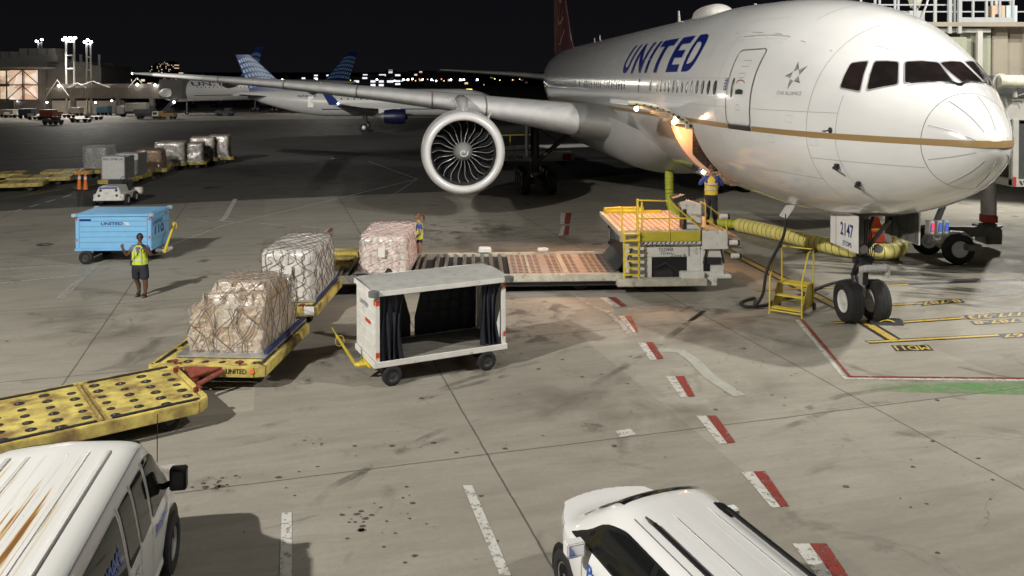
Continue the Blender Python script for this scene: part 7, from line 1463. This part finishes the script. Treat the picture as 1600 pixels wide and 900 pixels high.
# ================================================================ far side of the apron
mat('far_white', (.62, .62, .61), .35, var=.05); mat('far_blue', (.010, .03, .16), .4); mat('globe_pale', (.25, .42, .66), .4); mat('far_dark', (.02, .02, .024), .6); mat('belly_grey', (.35, .36, .37), .4); mat('win_dots', (.05, .06, .08), .3)
def airliner(name, label, L_, rd, nose, tail_dir, side, zc, fin_h, reg='', engine_y=None, rear=False, globe=True, nwin=24, title_x=(.2, .42), gearx=.52, winglet=False, group='airliners parked across the apron'):
    """side=+1: starboard flank faces the camera"""
    t = thing(name, label, 'airliner', nose, math.atan2(tail_dir[1], tail_dir[0]), group); st = []
    for k in range(29):
        u = k/28; x = L_*u; r = rd*min(1, math.sqrt(max(0, 1-(1-min(1, u/.13))**2.1))) if u < .13 else rd; dz = -.25*rd*(1-min(1, u/.13)) if u < .13 else 0
        if u > .66: q = (u-.66)/.34; r = rd*(1-q**1.7*.93); dz = rd*.72*q**1.6
        st.append([(x, r*math.cos(a), zc+dz+r*1.03*math.sin(a)) for a in [2*math.pi*i/28 for i in range(28)]])
    mb = MB(); mb.loft(st); fu = mb.build('fuselage', MATS['far_white'], t, smooth=60)
    def flank(x, z, off): a = math.asin(max(-1, min(1, (z-zc)/(rd*1.03)))); return (x, side*(rd*math.cos(a)+off), z)
    mb = MB(); mb.grid(lambda u, v: flank(L_*(.13+.55*u), zc-rd*.55+.05+.12*v, .012), 20, 1); mb.build('cheat_line', MATS['far_blue'], t)
    wmesh = None
    for k in range(nwin):
        x = L_*(.14+.54*k/nwin)
        if k in (nwin//2, nwin//2+1): continue
        if wmesh is None: b_ = MB(); z = zc+rd*.28; b_.add([(.11*math.cos(q), 0, .17*math.sin(q)) for q in [2*math.pi*i/8 for i in range(8)]], [tuple(range(8))]); wm = b_.build('cabin_window', MATS['win_dots'], t); wmesh = wm.data; wm.location = flank(x, z, .02); continue
        o = bpy.data.objects.new('cabin_window', wmesh); C.objects.link(o); o.parent = t; o.location = flank(x, zc+rd*.28, .02)
    vs, fs = text2d('UNITED', 1, 1, .02); xa, xb = L_*title_x[0], L_*title_x[1]; mb = MB(); mb.add([flank((xb-(xb-xa)*a) if side > 0 else (xa+(xb-xa)*a), zc+rd*(.42+.36*b), .03) for a, b in vs], fs); mb.build('title', MATS['livery_blue'], t)
    if reg: vs, fs = text2d(reg, 1, 1, .0); xa, xb = L_*.70, L_*.77; mb = MB(); mb.add([flank((xb-(xb-xa)*a) if side > 0 else (xa+(xb-xa)*a), zc+rd*(.45+.14*b), .04-(.3*rd*0)) for a, b in vs], fs); mb.build('registration', MATS['livery_blue'], t)
    # fin with globe net
    z0 = zc+rd*.75; z1 = fin_h; xl0, xt0, xl1, xt1 = L_*.80, L_*.955, L_*.955, L_*1.01
    ex = lambda z: (xl0+(xl1-xl0)*(z-z0)/(z1-z0), xt0+(xt1-xt0)*(z-z0)/(z1-z0)); mb = MB(); mb.loft([[(xl-(.16*L_*.3 if i == 0 else 0), 0, z), (xl+.3*(xt-xl), .14, z), (xt, 0, z), (xl+.3*(xt-xl), -.14, z)] for i, z in enumerate((z0, z0+.35, (z0+z1)/2, z1)) for xl, xt in (ex(z),)]); fn = mb.build('fin', MATS['far_blue'], t, smooth=50)
    if globe:
        for s_ in (1, -1):
            mb = MB(); n = 6
            for i in range(9):
                for j in range(n):
                    za, zb_ = z0+.5+(z1-z0)*.78*j/n, z0+.5+(z1-z0)*.78*(j+.62)/n; (la, ta), (lb, tb_) = ex(za), ex(zb_); u0, u1 = .05+.105*i, .05+.105*i+.065
                    bow = lambda u, z: z+.5*math.sin(u*math.pi)*.8; mb.add([(la+(ta-la)*u0, s_*.17, bow(u0, za)), (la+(ta-la)*u1, s_*.17, bow(u1, za)), (lb+(tb_-lb)*u1, s_*.17, bow(u1, zb_)), (lb+(tb_-lb)*u0, s_*.17, bow(u0, zb_))], [(0, 1, 2, 3)])
            mb.build('globe_pattern', MATS['globe_pale'], fn)
    for s_ in (1, -1):
        mb = MB(); mb.loft([[(L_*a, s_*y, z), (L_*(a+c*.4), s_*y, z+.16), (L_*(a+c), s_*y, z), (L_*(a+c*.4), s_*y, z-.14)] for a, c, y, z in ((.40, .20, rd*.8, zc-rd*.55), (.50, .09, L_*.22, zc-rd*.3), (.57, .035, L_*.43, zc+.1))]); wg = mb.build('wing', MATS['belly_grey'], t, smooth=50)
        if winglet: mb = MB(); mb.loft([[(L_*.57, s_*L_*.43, zc+.1), (L_*.61, s_*L_*.43, zc+.1), (L_*.61, s_*(L_*.43+.05), zc+.1), (L_*.57, s_*(L_*.43+.05), zc+.1)], [(L_*.62, s_*L_*.445, zc+1.9), (L_*.64, s_*L_*.445, zc+1.9), (L_*.64, s_*(L_*.445+.04), zc+1.9), (L_*.62, s_*(L_*.445+.04), zc+1.9)]]); mb.build('winglet', MATS['far_blue'], wg); mb = MB(); mb.lathe([(-.12, .001), (0, .12), (.12, .001)], 'Z', 10, (L_*.58, s_*(L_*.43+.1), zc+.25)); mb.build('tip_light', MATS['green_lamp' if s_ > 0 else 'red_mark'], wg, smooth=60)
        mb = MB(); mb.loft([[(L_*a, s_*y, z), (L_*(a+c*.4), s_*y, z+.1), (L_*(a+c), s_*y, z), (L_*(a+c*.4), s_*y, z-.1)] for a, c, y, z in ((.88, .085, rd*.3, zc+rd*.5), (.955, .035, L_*.165, zc+rd*.65))]); mb.build('tailplane', MATS['belly_grey'], t, smooth=50)
        ey = engine_y or L_*.15; er = rd*.52; mb = MB(); mb.lathe([(.1, er*.8), (0, er*.92), (.3, er*1.05), (1.4, er*1.1), (2.5, er*.95), (2.55, er*.7)], 'X', 20, (L_*.36, s_*ey, zc-rd*.95)); en = mb.build('engine', MATS['engine_blue' if 'engine_blue' in MATS else 'far_blue'], t, smooth=45); mb = MB(); mb.lathe([(2.5, er*.7), (3.4, er*.4), (3.8, .01)], 'X', 16, (L_*.36, s_*ey, zc-rd*.95)); mb.build('exhaust_cone', MATS['metal'], en, smooth=40); mb = MB(); mb.bx(L_*.38, L_*.46, s_*ey-.15, s_*ey+.15, zc-rd*.7, zc-rd*.35); mb.build('pylon', MATS['far_white'], en)
        mb = MB(); mb.tube([(L_*gearx, s_*rd*1.5, .5), (L_*gearx, s_*rd*1.4, zc-rd*.6)], .13, 8); mb.build('main_gear', MATS['metal'], t)
        for dx in (-.5, .5): wheel(t, (L_*gearx+dx*(1 if rd > 1.8 else 0)+.01*dx, s_*(rd*1.5+.12), .5), .5, .34, 'Y', rim='metal', name='wheel')
    mb = MB(); mb.tube([(L_*.12, 0, .35), (L_*.12, 0, zc-rd*.7)], .1, 8); mb.build('nose_gear', MATS['metal'], t); wheel(t, (L_*.12, 0, .33), .33, .3, 'Y', rim='metal')
    mb = MB(); x = L_*.71; mb.add([flank(x, zc-rd*.35, .03), flank(x+.75, zc-rd*.35, .03), flank(x+.75, zc+rd*.55, .02), flank(x, zc+rd*.55, .02)], [(0, 1, 2, 3)]); dd = mb.build('rear_door', MATS['belly_grey'], t); mb = MB(); mb.add([flank(x+.06, zc-rd*.32, .05), flank(x+.69, zc-rd*.32, .05), flank(x+.69, zc+rd*.5, .04), flank(x+.06, zc+rd*.5, .04)], [(0, 1, 2, 3)]); mb.build('door_leaf', MATS['far_white'], dd)
    for s_ in (1, -1): mb = MB(); mb.add([(L_*.035, s_*rd*.45, zc+rd*.28), (L_*.06, s_*rd*.72, zc+rd*.25), (L_*.065, s_*rd*.62, zc+rd*.52), (L_*.05, s_*rd*.35, zc+rd*.55)], [(0, 1, 2, 3)]); mb.build('cockpit_window', MATS['far_dark'], t)
    return t
mat('engine_blue', (.008, .012, .055), .4)
airliner('regional_jet', 'white regional jet with blue engine pods and striped fin behind the far wing tip', 31.7, 1.62, (-2.3, 107.3, 0), (-.9945, -.105, 0), 1, 3.45, 9.3, 'N736YX', None, nwin=22, title_x=(.30, .50), winglet=True, group=None)
airliner('airliner', 'white airliner at the far left gate with its nose at the lit jet bridge', 46, 1.9, (-62.5, 149, 0), (.60, .80, 0), -1, 4.35, 12.2, 'N578UA', 6.5, nwin=30, title_x=(.12, .34), gearx=.48, group=None)
airliner('airliner', 'far airliner mostly hidden, its striped fin leaning right above the regional jet tail', 38, 1.9, (-88, 203, 0), (.87, -.49, 0), 1, 3.9, 13.4, '', 5.5, nwin=6, group=None)

# terminal with lit glazing
mat('lit_interior', (.8, .6, .4), .6, emit=(1, .66, .40), estr=1.1); mat('lit_pale', (.8, .7, .6), .6, emit=(1, .84, .68), estr=1.25); mat('concrete_wall', (.30, .28, .26), .7, var=.15, vscale=.6); mat('dark_wall', (.10, .095, .09), .7, var=.2, vscale=.5); mat('steel_dark', (.10, .085, .07), .6)
def lit_mat(name, c1, c2, sc, st_):
    m = bpy.data.materials.new(name); m.use_nodes = True; N = m.node_tree.nodes; L = m.node_tree.links; b = N['Principled BSDF']; t = N.new('ShaderNodeTexCoord'); v = N.new('ShaderNodeTexVoronoi'); v.inputs['Scale'].default_value = sc; L.new(t.outputs['Object'], v.inputs[0]); mp = N.new('ShaderNodeMapping'); mp.inputs['Scale'].default_value = (1, 1, 1.6); L.new(t.outputs['Object'], mp.inputs[0]); L.new(mp.outputs[0], v.inputs[0])
    cr = N.new('ShaderNodeValToRGB'); cr.color_ramp.elements[0].color = (*c1, 1); cr.color_ramp.elements[1].color = (*c2, 1); s = N.new('ShaderNodeSeparateColor'); L.new(v.outputs['Color'], s.inputs[0]); L.new(s.outputs[0], cr.inputs[0]); L.new(cr.outputs[0], b.inputs['Emission Color']); L.new(cr.outputs[0], b.inputs['Base Color']); b.inputs['Emission Strength'].default_value = st_; MATS[name] = m
lit_mat('lit_rooms', (.30, .17, .09), (1, .80, .58), .6, 1.0); lit_mat('lit_rooms_pale', (.55, .33, .22), (1, .86, .72), .45, .85)
tb = thing('terminal', 'lit terminal building with glazed stair tower at the far left', 'terminal', (-100, 158, 0), 0)
mb = MB(); mb.bx(-40, 12.5, .6, 20, 0, 8.2); mb.bx(12.5, 22.5, 1.5, 14, 3.2, 8.9); mb.build('walls', MATS['dark_wall'], tb)
mb = MB(); mb.bx(-40, 14, -1.5, 16, 8.2, 8.6); mb.bx(-40, 12, 1, 12, 8.6, 10.3); mb.bx(8, 19, 3, 14, 8.9, 9.6); mb.build('roof', MATS['concrete_wall'], tb)
for x, z in ((3.5, 10.3), (5.2, 10.3), (7.0, 10.9), (8.8, 10.9), (10.6, 10.9), (12.3, 10.9)): mb = MB(); mb.bx(x, x+1.5, 2, 6, z, z+1.2); mb.build('roof_plant', MATS['concrete_wall'], tb)
mb = MB(); mb.bx(6.5, 14, 2.2, 6, 9.6, 10.9); mb.build('plant_room', MATS['concrete_wall'], tb)
for x in (16, 17.5, 21): mb = MB(); mb.lathe([(8.9, .25), (10.8, .25), (11, .3)], 'Z', 8, (x, 4, 0)); mb.build('chimney', MATS['concrete_wall'], tb)
for i in range(7):
    for z0_, z1_ in ((2.7, 5.0), (5.5, 7.9)):
        x = -12+2.6*i
        if x > 4: continue
        mb = MB(); mb.bx(x, x+2.35, .5, .58, z0_, z1_); mb.build('lit_window', MATS['lit_rooms'], tb)
for z0_, z1_ in ((2.6, 5.2), (5.4, 8.0)):
    for x in (6.2, 9.0): mb = MB(); mb.bx(x, x+2.6, .2, .3, z0_, z1_); mb.build('lit_window', MATS['lit_rooms_pale'], tb)
mb = MB()
for x in (5.9, 8.9, 11.8): mb.bx(x-.09, x+.09, -.3, -.1, 2.2, 8.2)
for z in (2.4, 5.3, 8.1): mb.bx(5.8, 11.9, -.3, -.1, z-.1, z+.1)
for x, z, s_ in ((6.0, 2.6, 1), (6.0, 5.5, 1), (8.9, 2.6, -1), (8.9, 5.5, -1)): mb.tube([(x, -.3, z if s_ > 0 else z+2.5), (x+2.8, -.3, z+2.5 if s_ > 0 else z)], .09, 4)
for k in range(9): mb.bx(-14+2.6*k-.1, -14+2.6*k+.1, .3, .6, .2, 8.2)
mb.bx(-40, 5.8, -.2, .6, 5.05, 5.4); mb.bx(-40, 5.8, -.6, .6, 2.2, 2.6); mb.build('mullions', MATS['steel_dark'], tb)
mb = MB(); mb.bx(-40, 26, 3, 4, 0, 2.3); mb.build('ground_floor', MATS['concrete_wall'], tb)
for i, x in enumerate((-9, -3, 1.5, 7.5, 13, 17.5, 22.0, 25)):
    mb = MB(); mb.lathe([(-.12, .001), (0, .22), (.12, .001)], 'Z', 8, (x, .4, 2.05+.3*(i % 2))); mb.build('bay_lamp', MATS['white_lamp'], tb)
# far jet bridge with triangular trusses
fb = thing('jet_bridge', 'long ribbed jet bridge with triangular trusses on its roof at the far terminal', 'jet bridge', (-82.5, 150, 0), 0)
mb = MB(); mb.bx(0, 20, 0, 2.8, 2.95, 4.85); fbb = mb.build('tunnel', MATS['steel_dark2'] if 'steel_dark2' in MATS else mat('steel_dark2', (.24, .19, .15), .6, var=.1), fb); mb = MB(); [mb.bx(.3*k, .3*k+.1, -.06, 0, 2.95, 4.85) for k in range(66)]; mb.build('ribs', MATS['concrete_wall'], fbb)
mb = MB(); mb.bx(20, 24, -.4, 3.4, 2.9, 6.3); mb.build('cab', MATS['dark_wall'], fb)
for i, (x, hgt, wd) in enumerate(((2.0, 2.2, 4.0), (8.2, 1.8, 6.0), (16, 2.9, 3.0), (20.8, 2.9, 2.6), (5.5, 1.3, 3))):
    mb = MB(); mb.tube([(x-wd/2, -.1, 4.85-(1.5 if i == 0 else 0)), (x, -.1, 4.85+hgt*.62), (x+wd/2, -.1, 4.85-(1.5 if i == 0 else 0))], .11, 5); mb.build('truss', MATS['bridge_white'], fb)
for x in (4, 12, 18): mb = MB(); mb.bx(x-.35, x+.35, 1, 1.8, 0, 2.95); mb.build('pier', MATS['concrete_wall'], fb)
mb = MB(); mb.bx(2, 20.2, .4, 2.4, 4.85, 5.5); mb.build('roof_units', MATS['concrete_wall'], fb)
for x, z in ((2.5, 5.2), (16.2, 5.4), (19.3, 5.3), (22.6, 2.3)): mb = MB(); mb.lathe([(-.25, .001), (0, .28), (.25, .001)], 'Z', 8, (x, -.5, z)); mb.build('lamp', MATS['white_lamp'], fb, smooth=60)
mb = MB(); mb.plate([(19.5, -.3, 0), (20.5, -.3, 0), (23.2, -.3, 3.0), (22.4, -.3, 3.0)], (0, .6, 0)); mb.build('stairs', MATS['dark_metal'], fb)
def far_mast(loc, hh, wd, lamps_, label):
    t = thing('floodlight_mast', label, 'light mast', loc, 0, 'floodlight masts on the far terminal'); mb = MB(); [mb.tube([(x, 0, 0), (x, 0, hh)], .17, 8) for x in (-wd/2, wd/2)]; [mb.tube([(-wd/2, 0, hh*q), (wd/2, 0, hh*q)], .12, 6) for q in (.62, .8, .98)]; mb.build('mast', MATS['bridge_white'], t)
    for i in range(lamps_): mb = MB(); mb.box((-wd*.75+wd*1.5*i/max(1, lamps_-1), -.3, hh+.15+.34*(i % 2)), (.40, .25, .32)); mb.build('floodlight', MATS['flood_lamp'] if 'flood_lamp' in MATS else mat('flood_lamp', (1, 1, 1), .5, emit=(.97, .98, 1), estr=40), t, bev=.04)
    return t
far_mast((-79.3, 152, 0), 13.2, 1.45, 6, 'tall two-legged floodlight mast, widest and left of the close pair'); far_mast((-77, 154, 0), 12.9, .72, 3, 'narrower two-legged floodlight mast, right of the close pair'); far_mast((-98, 176, 0), 14.0, .7, 2, 'small distant floodlight mast behind the terminal roof')
spot('far_mast_light', (-79.3, 150.5, 13.6), (-84, 144, 0), 17000, (1, .95, .84), 104, .4); spot('far_mast_light', (-77, 152.5, 13.2), (-62, 143, 0), 15000, (1, .95, .84), 104, .4); spot('far_gate_light', (-36, 165, 14), (-44, 140, 0), 5000, (1, .94, .83), 130, .5)
d = bpy.data.lights.new('bay_light', 'POINT'); d.energy = 900; d.color = (1, .85, .65); o = bpy.data.objects.new('bay_light', d); C.objects.link(o); o.location = (-84, 154, 2.4)

# small service vehicles and carts on the far apron
vm = {}
def vehicle(name, label, cat, u, v, L_, Hh, col, kind='tractor', rz=0, group='service vehicles on the far apron'):
    Hh *= .8; L_ *= .85; p = at(u, v); t = thing(name, label, cat, (p.x, p.y, 0), rz, group); m = mat('veh_%s' % '_'.join(str(int(c*100)) for c in col), col, .5, var=.15)
    if kind == 'tractor': mb = MB(); mb.bx(-L_/2, L_/2, -.8, .8, .35, .35+(Hh-.35)*.45); mb.bx(-L_/2+.1, -L_/2+L_*.35, -.7, .7, .3, .35+(Hh-.35)*.62); mb.build('body', m, t, bev=.05); mb = MB(); mb.bx(0, L_*.35, -.6, .6, .35+(Hh-.35)*.45, Hh); mb.build('cab', MATS['dark_metal'], t, bev=.05)
    elif kind == 'cart': mb = MB(); mb.bx(-L_/2, L_/2, -.8, .8, .5, Hh); bo_ = mb.build('body', m, t, bev=.04); mb = MB(); mb.bx(-L_/2-.05, L_/2+.05, -.85, .85, Hh, Hh+.08); mb.build('roof', MATS['roof_grey'], t); mb = MB(); mb.tube([(L_/2, 0, .4), (L_/2+.8, 0, .4)], .05, 5); mb.build('tow_bar', MATS['dark_metal'], t)
    elif kind == 'truck': mb = MB(); mb.bx(-L_/2, L_*.22, -1.1, 1.1, .9, Hh); mb.build('box_body', m, t, bev=.04); mb = MB(); mb.bx(L_*.25, L_/2, -1.05, 1.05, .5, Hh*.78); cb_ = mb.build('cab', MATS['white_paint'], t, bev=.08); mb = MB(); mb.bx(L_*.3, L_*.46, -1.06, -1.05, Hh*.45, Hh*.7); mb.build('cab_window', MATS['far_dark'], cb_); mb = MB(); mb.bx(-L_/2, L_/2, -.5, .5, .5, .9); mb.build('chassis', MATS['dark_metal'], t)
    else: mb = MB(); mb.bx(-L_/2, L_/2, -.8, .8, .4, .52); mb.build('deck', m, t); mb = MB(); mb.bx(-L_/2, -L_/2+.1, -.8, .8, .52, Hh); mb.build('end_frame', m, t)
    for sx in (-1, 1): 
        for sy in (-1, 1): mb = MB(); mb.lathe([(-.1, .28), (.1, .28)], 'Y', 14, (sx*L_*.33, sy*.72, .28)); mb.build('wheel', MATS['tyre'], t, smooth=40)
    return t
vehicle('container_cart', 'dark blue-grey container cart below the lit terminal windows', 'cart', 43, 185, 2.4, 1.9, (.05, .07, .10), 'cart')
vehicle('container_cart', 'pale luggage cart at the very left of the far apron', 'cart', 14, 183, 2.6, 1.5, (.35, .33, .30), 'cart'); vehicle('container_cart', 'red-sided luggage cart behind the dark tractor', 'cart', 76, 187, 2.4, 1.9, (.30, .07, .05), 'cart'); vehicle('tow_tractor', 'small dark tractor in front of the red-sided cart', 'tow tractor', 83, 195, 2.6, 1.4, (.10, .08, .06), 'tractor')
vehicle('flat_trolley', 'low flat trolley right of the dark tractor', 'trolley', 127, 191, 3.2, .8, (.12, .10, .08), 'flat'); vehicle('container_cart', 'pale open cart in front of the lit service bays', 'cart', 119, 181, 2.2, 1.7, (.28, .27, .25), 'cart'); vehicle('container_cart', 'light blue container cart under the far jet bridge', 'cart', 163, 180, 2.4, 1.9, (.12, .28, .42), 'cart')
vehicle('service_truck', 'pale service truck beside the far airliner nose', 'truck', 208, 182, 5.5, 2.9, (.50, .48, .40), 'truck', R(190)); vehicle('service_truck', 'dark low truck under the far airliner engine', 'truck', 232, 186, 4.5, 2.0, (.08, .08, .09), 'truck'); vehicle('tow_tractor', 'orange-brown tractor right of the dark low truck', 'tow tractor', 262, 186, 3, 2.2, (.30, .18, .07), 'tractor'); vehicle('tow_tractor', 'dark tractor in shade beneath the far airliner tail', 'tow tractor', 352, 181, 3.6, 1.7, (.06, .06, .07), 'tractor')
for i, (u, tx) in enumerate(((20, 'luggage trolley stacked with bags left of the dark blue-grey cart'), (58, 'small pale trolley between the two luggage carts'), (104, 'bag trolley in front of the stair tower'), (147, 'bag trolley left of the light blue container cart'))): vehicle('flat_trolley', tx, 'trolley', u, 184+(i % 2)*3, 2.6, 1.2, [(.35, .3, .25), (.3, .25, .2), (.2, .08, .06), (.25, .22, .2)][i], 'flat')

# city tower, low buildings and lamps on the far shore
def win_mat(name, sx, sz_, thr, st_, col=(1, .75, .5)):
    m = bpy.data.materials.new(name); m.use_nodes = True; N = m.node_tree.nodes; L = m.node_tree.links; b = N['Principled BSDF']; b.inputs['Base Color'].default_value = (.02, .02, .025, 1)
    t = N.new('ShaderNodeTexCoord'); mp = N.new('ShaderNodeMapping'); mp.inputs['Scale'].default_value = (sx, .001, sz_); L.new(t.outputs['Object'], mp.inputs[0]); fl_ = N.new('ShaderNodeVectorMath'); fl_.operation = 'FLOOR'; L.new(mp.outputs[0], fl_.inputs[0]); wn = N.new('ShaderNodeTexWhiteNoise'); L.new(fl_.outputs[0], wn.inputs[0])
    g = N.new('ShaderNodeMath'); g.operation = 'GREATER_THAN'; g.inputs[1].default_value = thr; L.new(wn.outputs['Value'], g.inputs[0]); fr = N.new('ShaderNodeVectorMath'); fr.operation = 'FRACTION'; L.new(mp.outputs[0], fr.inputs[0]); sp_ = N.new('ShaderNodeSeparateXYZ'); L.new(fr.outputs[0], sp_.inputs[0])
    q = None
    for o_ in (0, 2):
        a = N.new('ShaderNodeMath'); a.operation = 'LESS_THAN'; a.inputs[1].default_value = .6; L.new(sp_.outputs[o_], a.inputs[0]); mu = N.new('ShaderNodeMath'); mu.operation = 'MULTIPLY'; L.new((q or g).outputs[0], mu.inputs[0]); L.new(a.outputs[0], mu.inputs[1]); q = mu
    k = N.new('ShaderNodeMath'); k.operation = 'MULTIPLY'; k.inputs[1].default_value = st_; L.new(q.outputs[0], k.inputs[0]); L.new(k.outputs[0], b.inputs['Emission Strength']); b.inputs['Emission Color'].default_value = (*col, 1); MATS[name] = m; return m
win_mat('tower_windows', .42, .40, .80, .75, (1, .72, .5)); win_mat('low_windows', .22, .4, .86, .9, (1, .8, .55)); win_mat('white_windows', .2, .45, .62, 1.1, (.95, .97, 1))
tw_ = thing('tower_block', 'distant dark high-rise with scattered lit windows on the horizon', 'tower', (-600, 1450, 0)); mb = MB(); mb.bx(-22, -2, 0, 20, 0, 30); mb.bx(-14, 20, 2, 20, 0, 33); mb.bx(2, 18, 1, 18, 0, 36); tw_2 = mb.build('walls', MATS['tower_windows'], tw_); mb = MB(); mb.bx(-12, 4, 3, 18, 33, 34.5); mb.bx(5, 15, 4, 15, 36, 37.5); mb.build('roof', MATS['far_dark'], tw_)
for i, (u, D, w_, h_, m_, tx) in enumerate(((290, 520, 26, 9, 'low_windows', 'low distant building right of the high-rise'), (420, 620, 40, 7, 'low_windows', 'long low distant building behind the striped fins'), (500, 700, 30, 9, 'white_windows', 'pale lit distant building near the dark fin'), (579, 520, 24, 8, 'white_windows', 'bright white lit shed at the left of the lamp rows'), (607, 640, 14, 12, 'white_windows', 'distant block with a bluish lit sign behind the lamp rows'), (655, 800, 50, 13, 'low_windows', 'distant hillside block with few warm windows'), (700, 700, 40, 8, 'low_windows', 'dark distant sheds behind the right lamp rows'), (800, 900, 60, 10, 'low_windows', 'dim distant buildings above the far wing'), (200, 600, 30, 9, 'low_windows', 'dim low building left of the high-rise'), (350, 500, 18, 6, 'white_windows', 'small bright kiosk-like building behind the far airliner'))):
    x = (u-CX)/F*D; t = thing('distant_building', tx, 'building', (x, D, 0), 0, 'buildings along the horizon'); mb = MB(); mb.bx(-w_/2, w_/2, 0, 14, 0, h_); mb.bx(-w_*.2, w_*.3, 1, 10, h_, h_+1.5); wl_ = mb.build('walls', MATS[m_], t); mb = MB(); mb.bx(-w_/2-.3, w_/2+.3, -.3, 14.3, h_-.3, h_+.05); mb.build('roof', MATS['far_dark'], t)
mat('lamp_white', (1, 1, 1), .5, emit=(.92, .96, 1), estr=12); mat('lamp_amber', (1, .7, .3), .5, emit=(1, .62, .25), estr=3.5); mat('lamp_red', (1, .1, .05), .5, emit=(1, .15, .08), estr=3)
def lampkind(m, lab, r):
    t = thing('street_lamp', lab, 'street lamp', (0, 0, -50), 0, 'lamps along the horizon'); mb = MB(); mb.tube([(0, 0, 0), (0, 0, 6.2)], .09, 5); mb.build('pole', MATS['far_dark'], t); mb = MB(); mb.lathe([(-r, .001), (-r*.6, r*.8), (0, r), (r*.6, r*.8), (r, .001)], 'Z', 8, (0, 0, 6.2)); mb.build('lamp', MATS[m], t, smooth=60); return t
random.seed(11)
LK = {'w': lampkind('lamp_white', 'distant white street lamp on the dark horizon behind the parked jets', .5), 'a': lampkind('lamp_amber', 'distant amber street lamp on the dark horizon behind the parked jets', .36), 'r': lampkind('lamp_red', 'distant red warning lamp on the dark horizon behind the parked jets', .3)}
spots_ = [(575+10.5*k+random.uniform(-5, 5), random.choice((420, 470, 560)), 'w') for k in range(11)]+[(703+13*k+random.uniform(-5, 5), random.choice((430, 500)), 'w') for k in range(4)]+[(570+9*k+random.uniform(-4, 4), random.choice((600, 700, 800)), 'a') for k in range(16)]+[(u, D, 'w') for u, D in ((340, 420), (322, 430), (456, 520), (495, 500), (520, 520), (470, 600), (441, 480), (300, 600))]+[(u, D, 'a') for u, D in ((392, 500), (410, 520), (428, 450), (450, 650), (480, 700), (509, 650), (536, 700), (548, 560), (773, 520), (781, 560), (801, 600), (812, 650), (305, 520), (278, 600), (215, 560), (228, 640), (265, 700))]+[(u, D, 'r') for u, D in ((268, 480), (275, 520), (690, 520), (744, 600), (655, 560))]
used = set(); placed = []
for u, D, k in spots_:
    x = (u-CX)/F*D; loc = (x, D, random.uniform(-1.2, .6)*(D > 500))
    if k in used: o = dup(LK[k], loc)
    else: used.add(k); o = LK[k]; o.location = loc
    placed.append((u, k, o))
for u, k, o in placed:
    nm = {'w': 'white', 'a': 'amber', 'r': 'red'}[k]
    o['label'] = ('distant %s lamp on the horizon left of the striped tail fins' if u < 385 else 'distant %s lamp on the horizon between the tail fins' if u < 560 else 'distant %s lamp in the bright row right of the dark fin' if u < 692 else 'distant %s lamp on the horizon under the far tailplane tip') % nm
mb = MB(); mb.bx(-3000, 3000, 900, 910, -1, 9); mb.bx(-3000, 3000, 1900, 1910, -1, 22); tag(mb.build('hills', MATS['far_dark']), kind='structure')
for i, (u, D) in enumerate(((716, 400), (733, 400))):
    t = thing('lit_sign', ['small yellow lit sign low on the dark field, left of two', 'small yellow lit sign low on the dark field, right of two'][i], 'sign', ((u-CX)/F*D, D, 0), 0, 'yellow taxiway signs'); mb = MB(); mb.bx(-1.4, 1.4, 0, .3, .6, 1.9); mb.build('board', MATS['sign_yellow'] if 'sign_yellow' in MATS else mat('sign_yellow', (1, .8, .1), .5, emit=(1, .78, .15), estr=3), t); mb = MB(); mb.bx(-1.2, -1.1, .1, .2, 0, .6); mb.bx(1.1, 1.2, .1, .2, 0, .6); mb.build('posts', MATS['far_dark'], t)
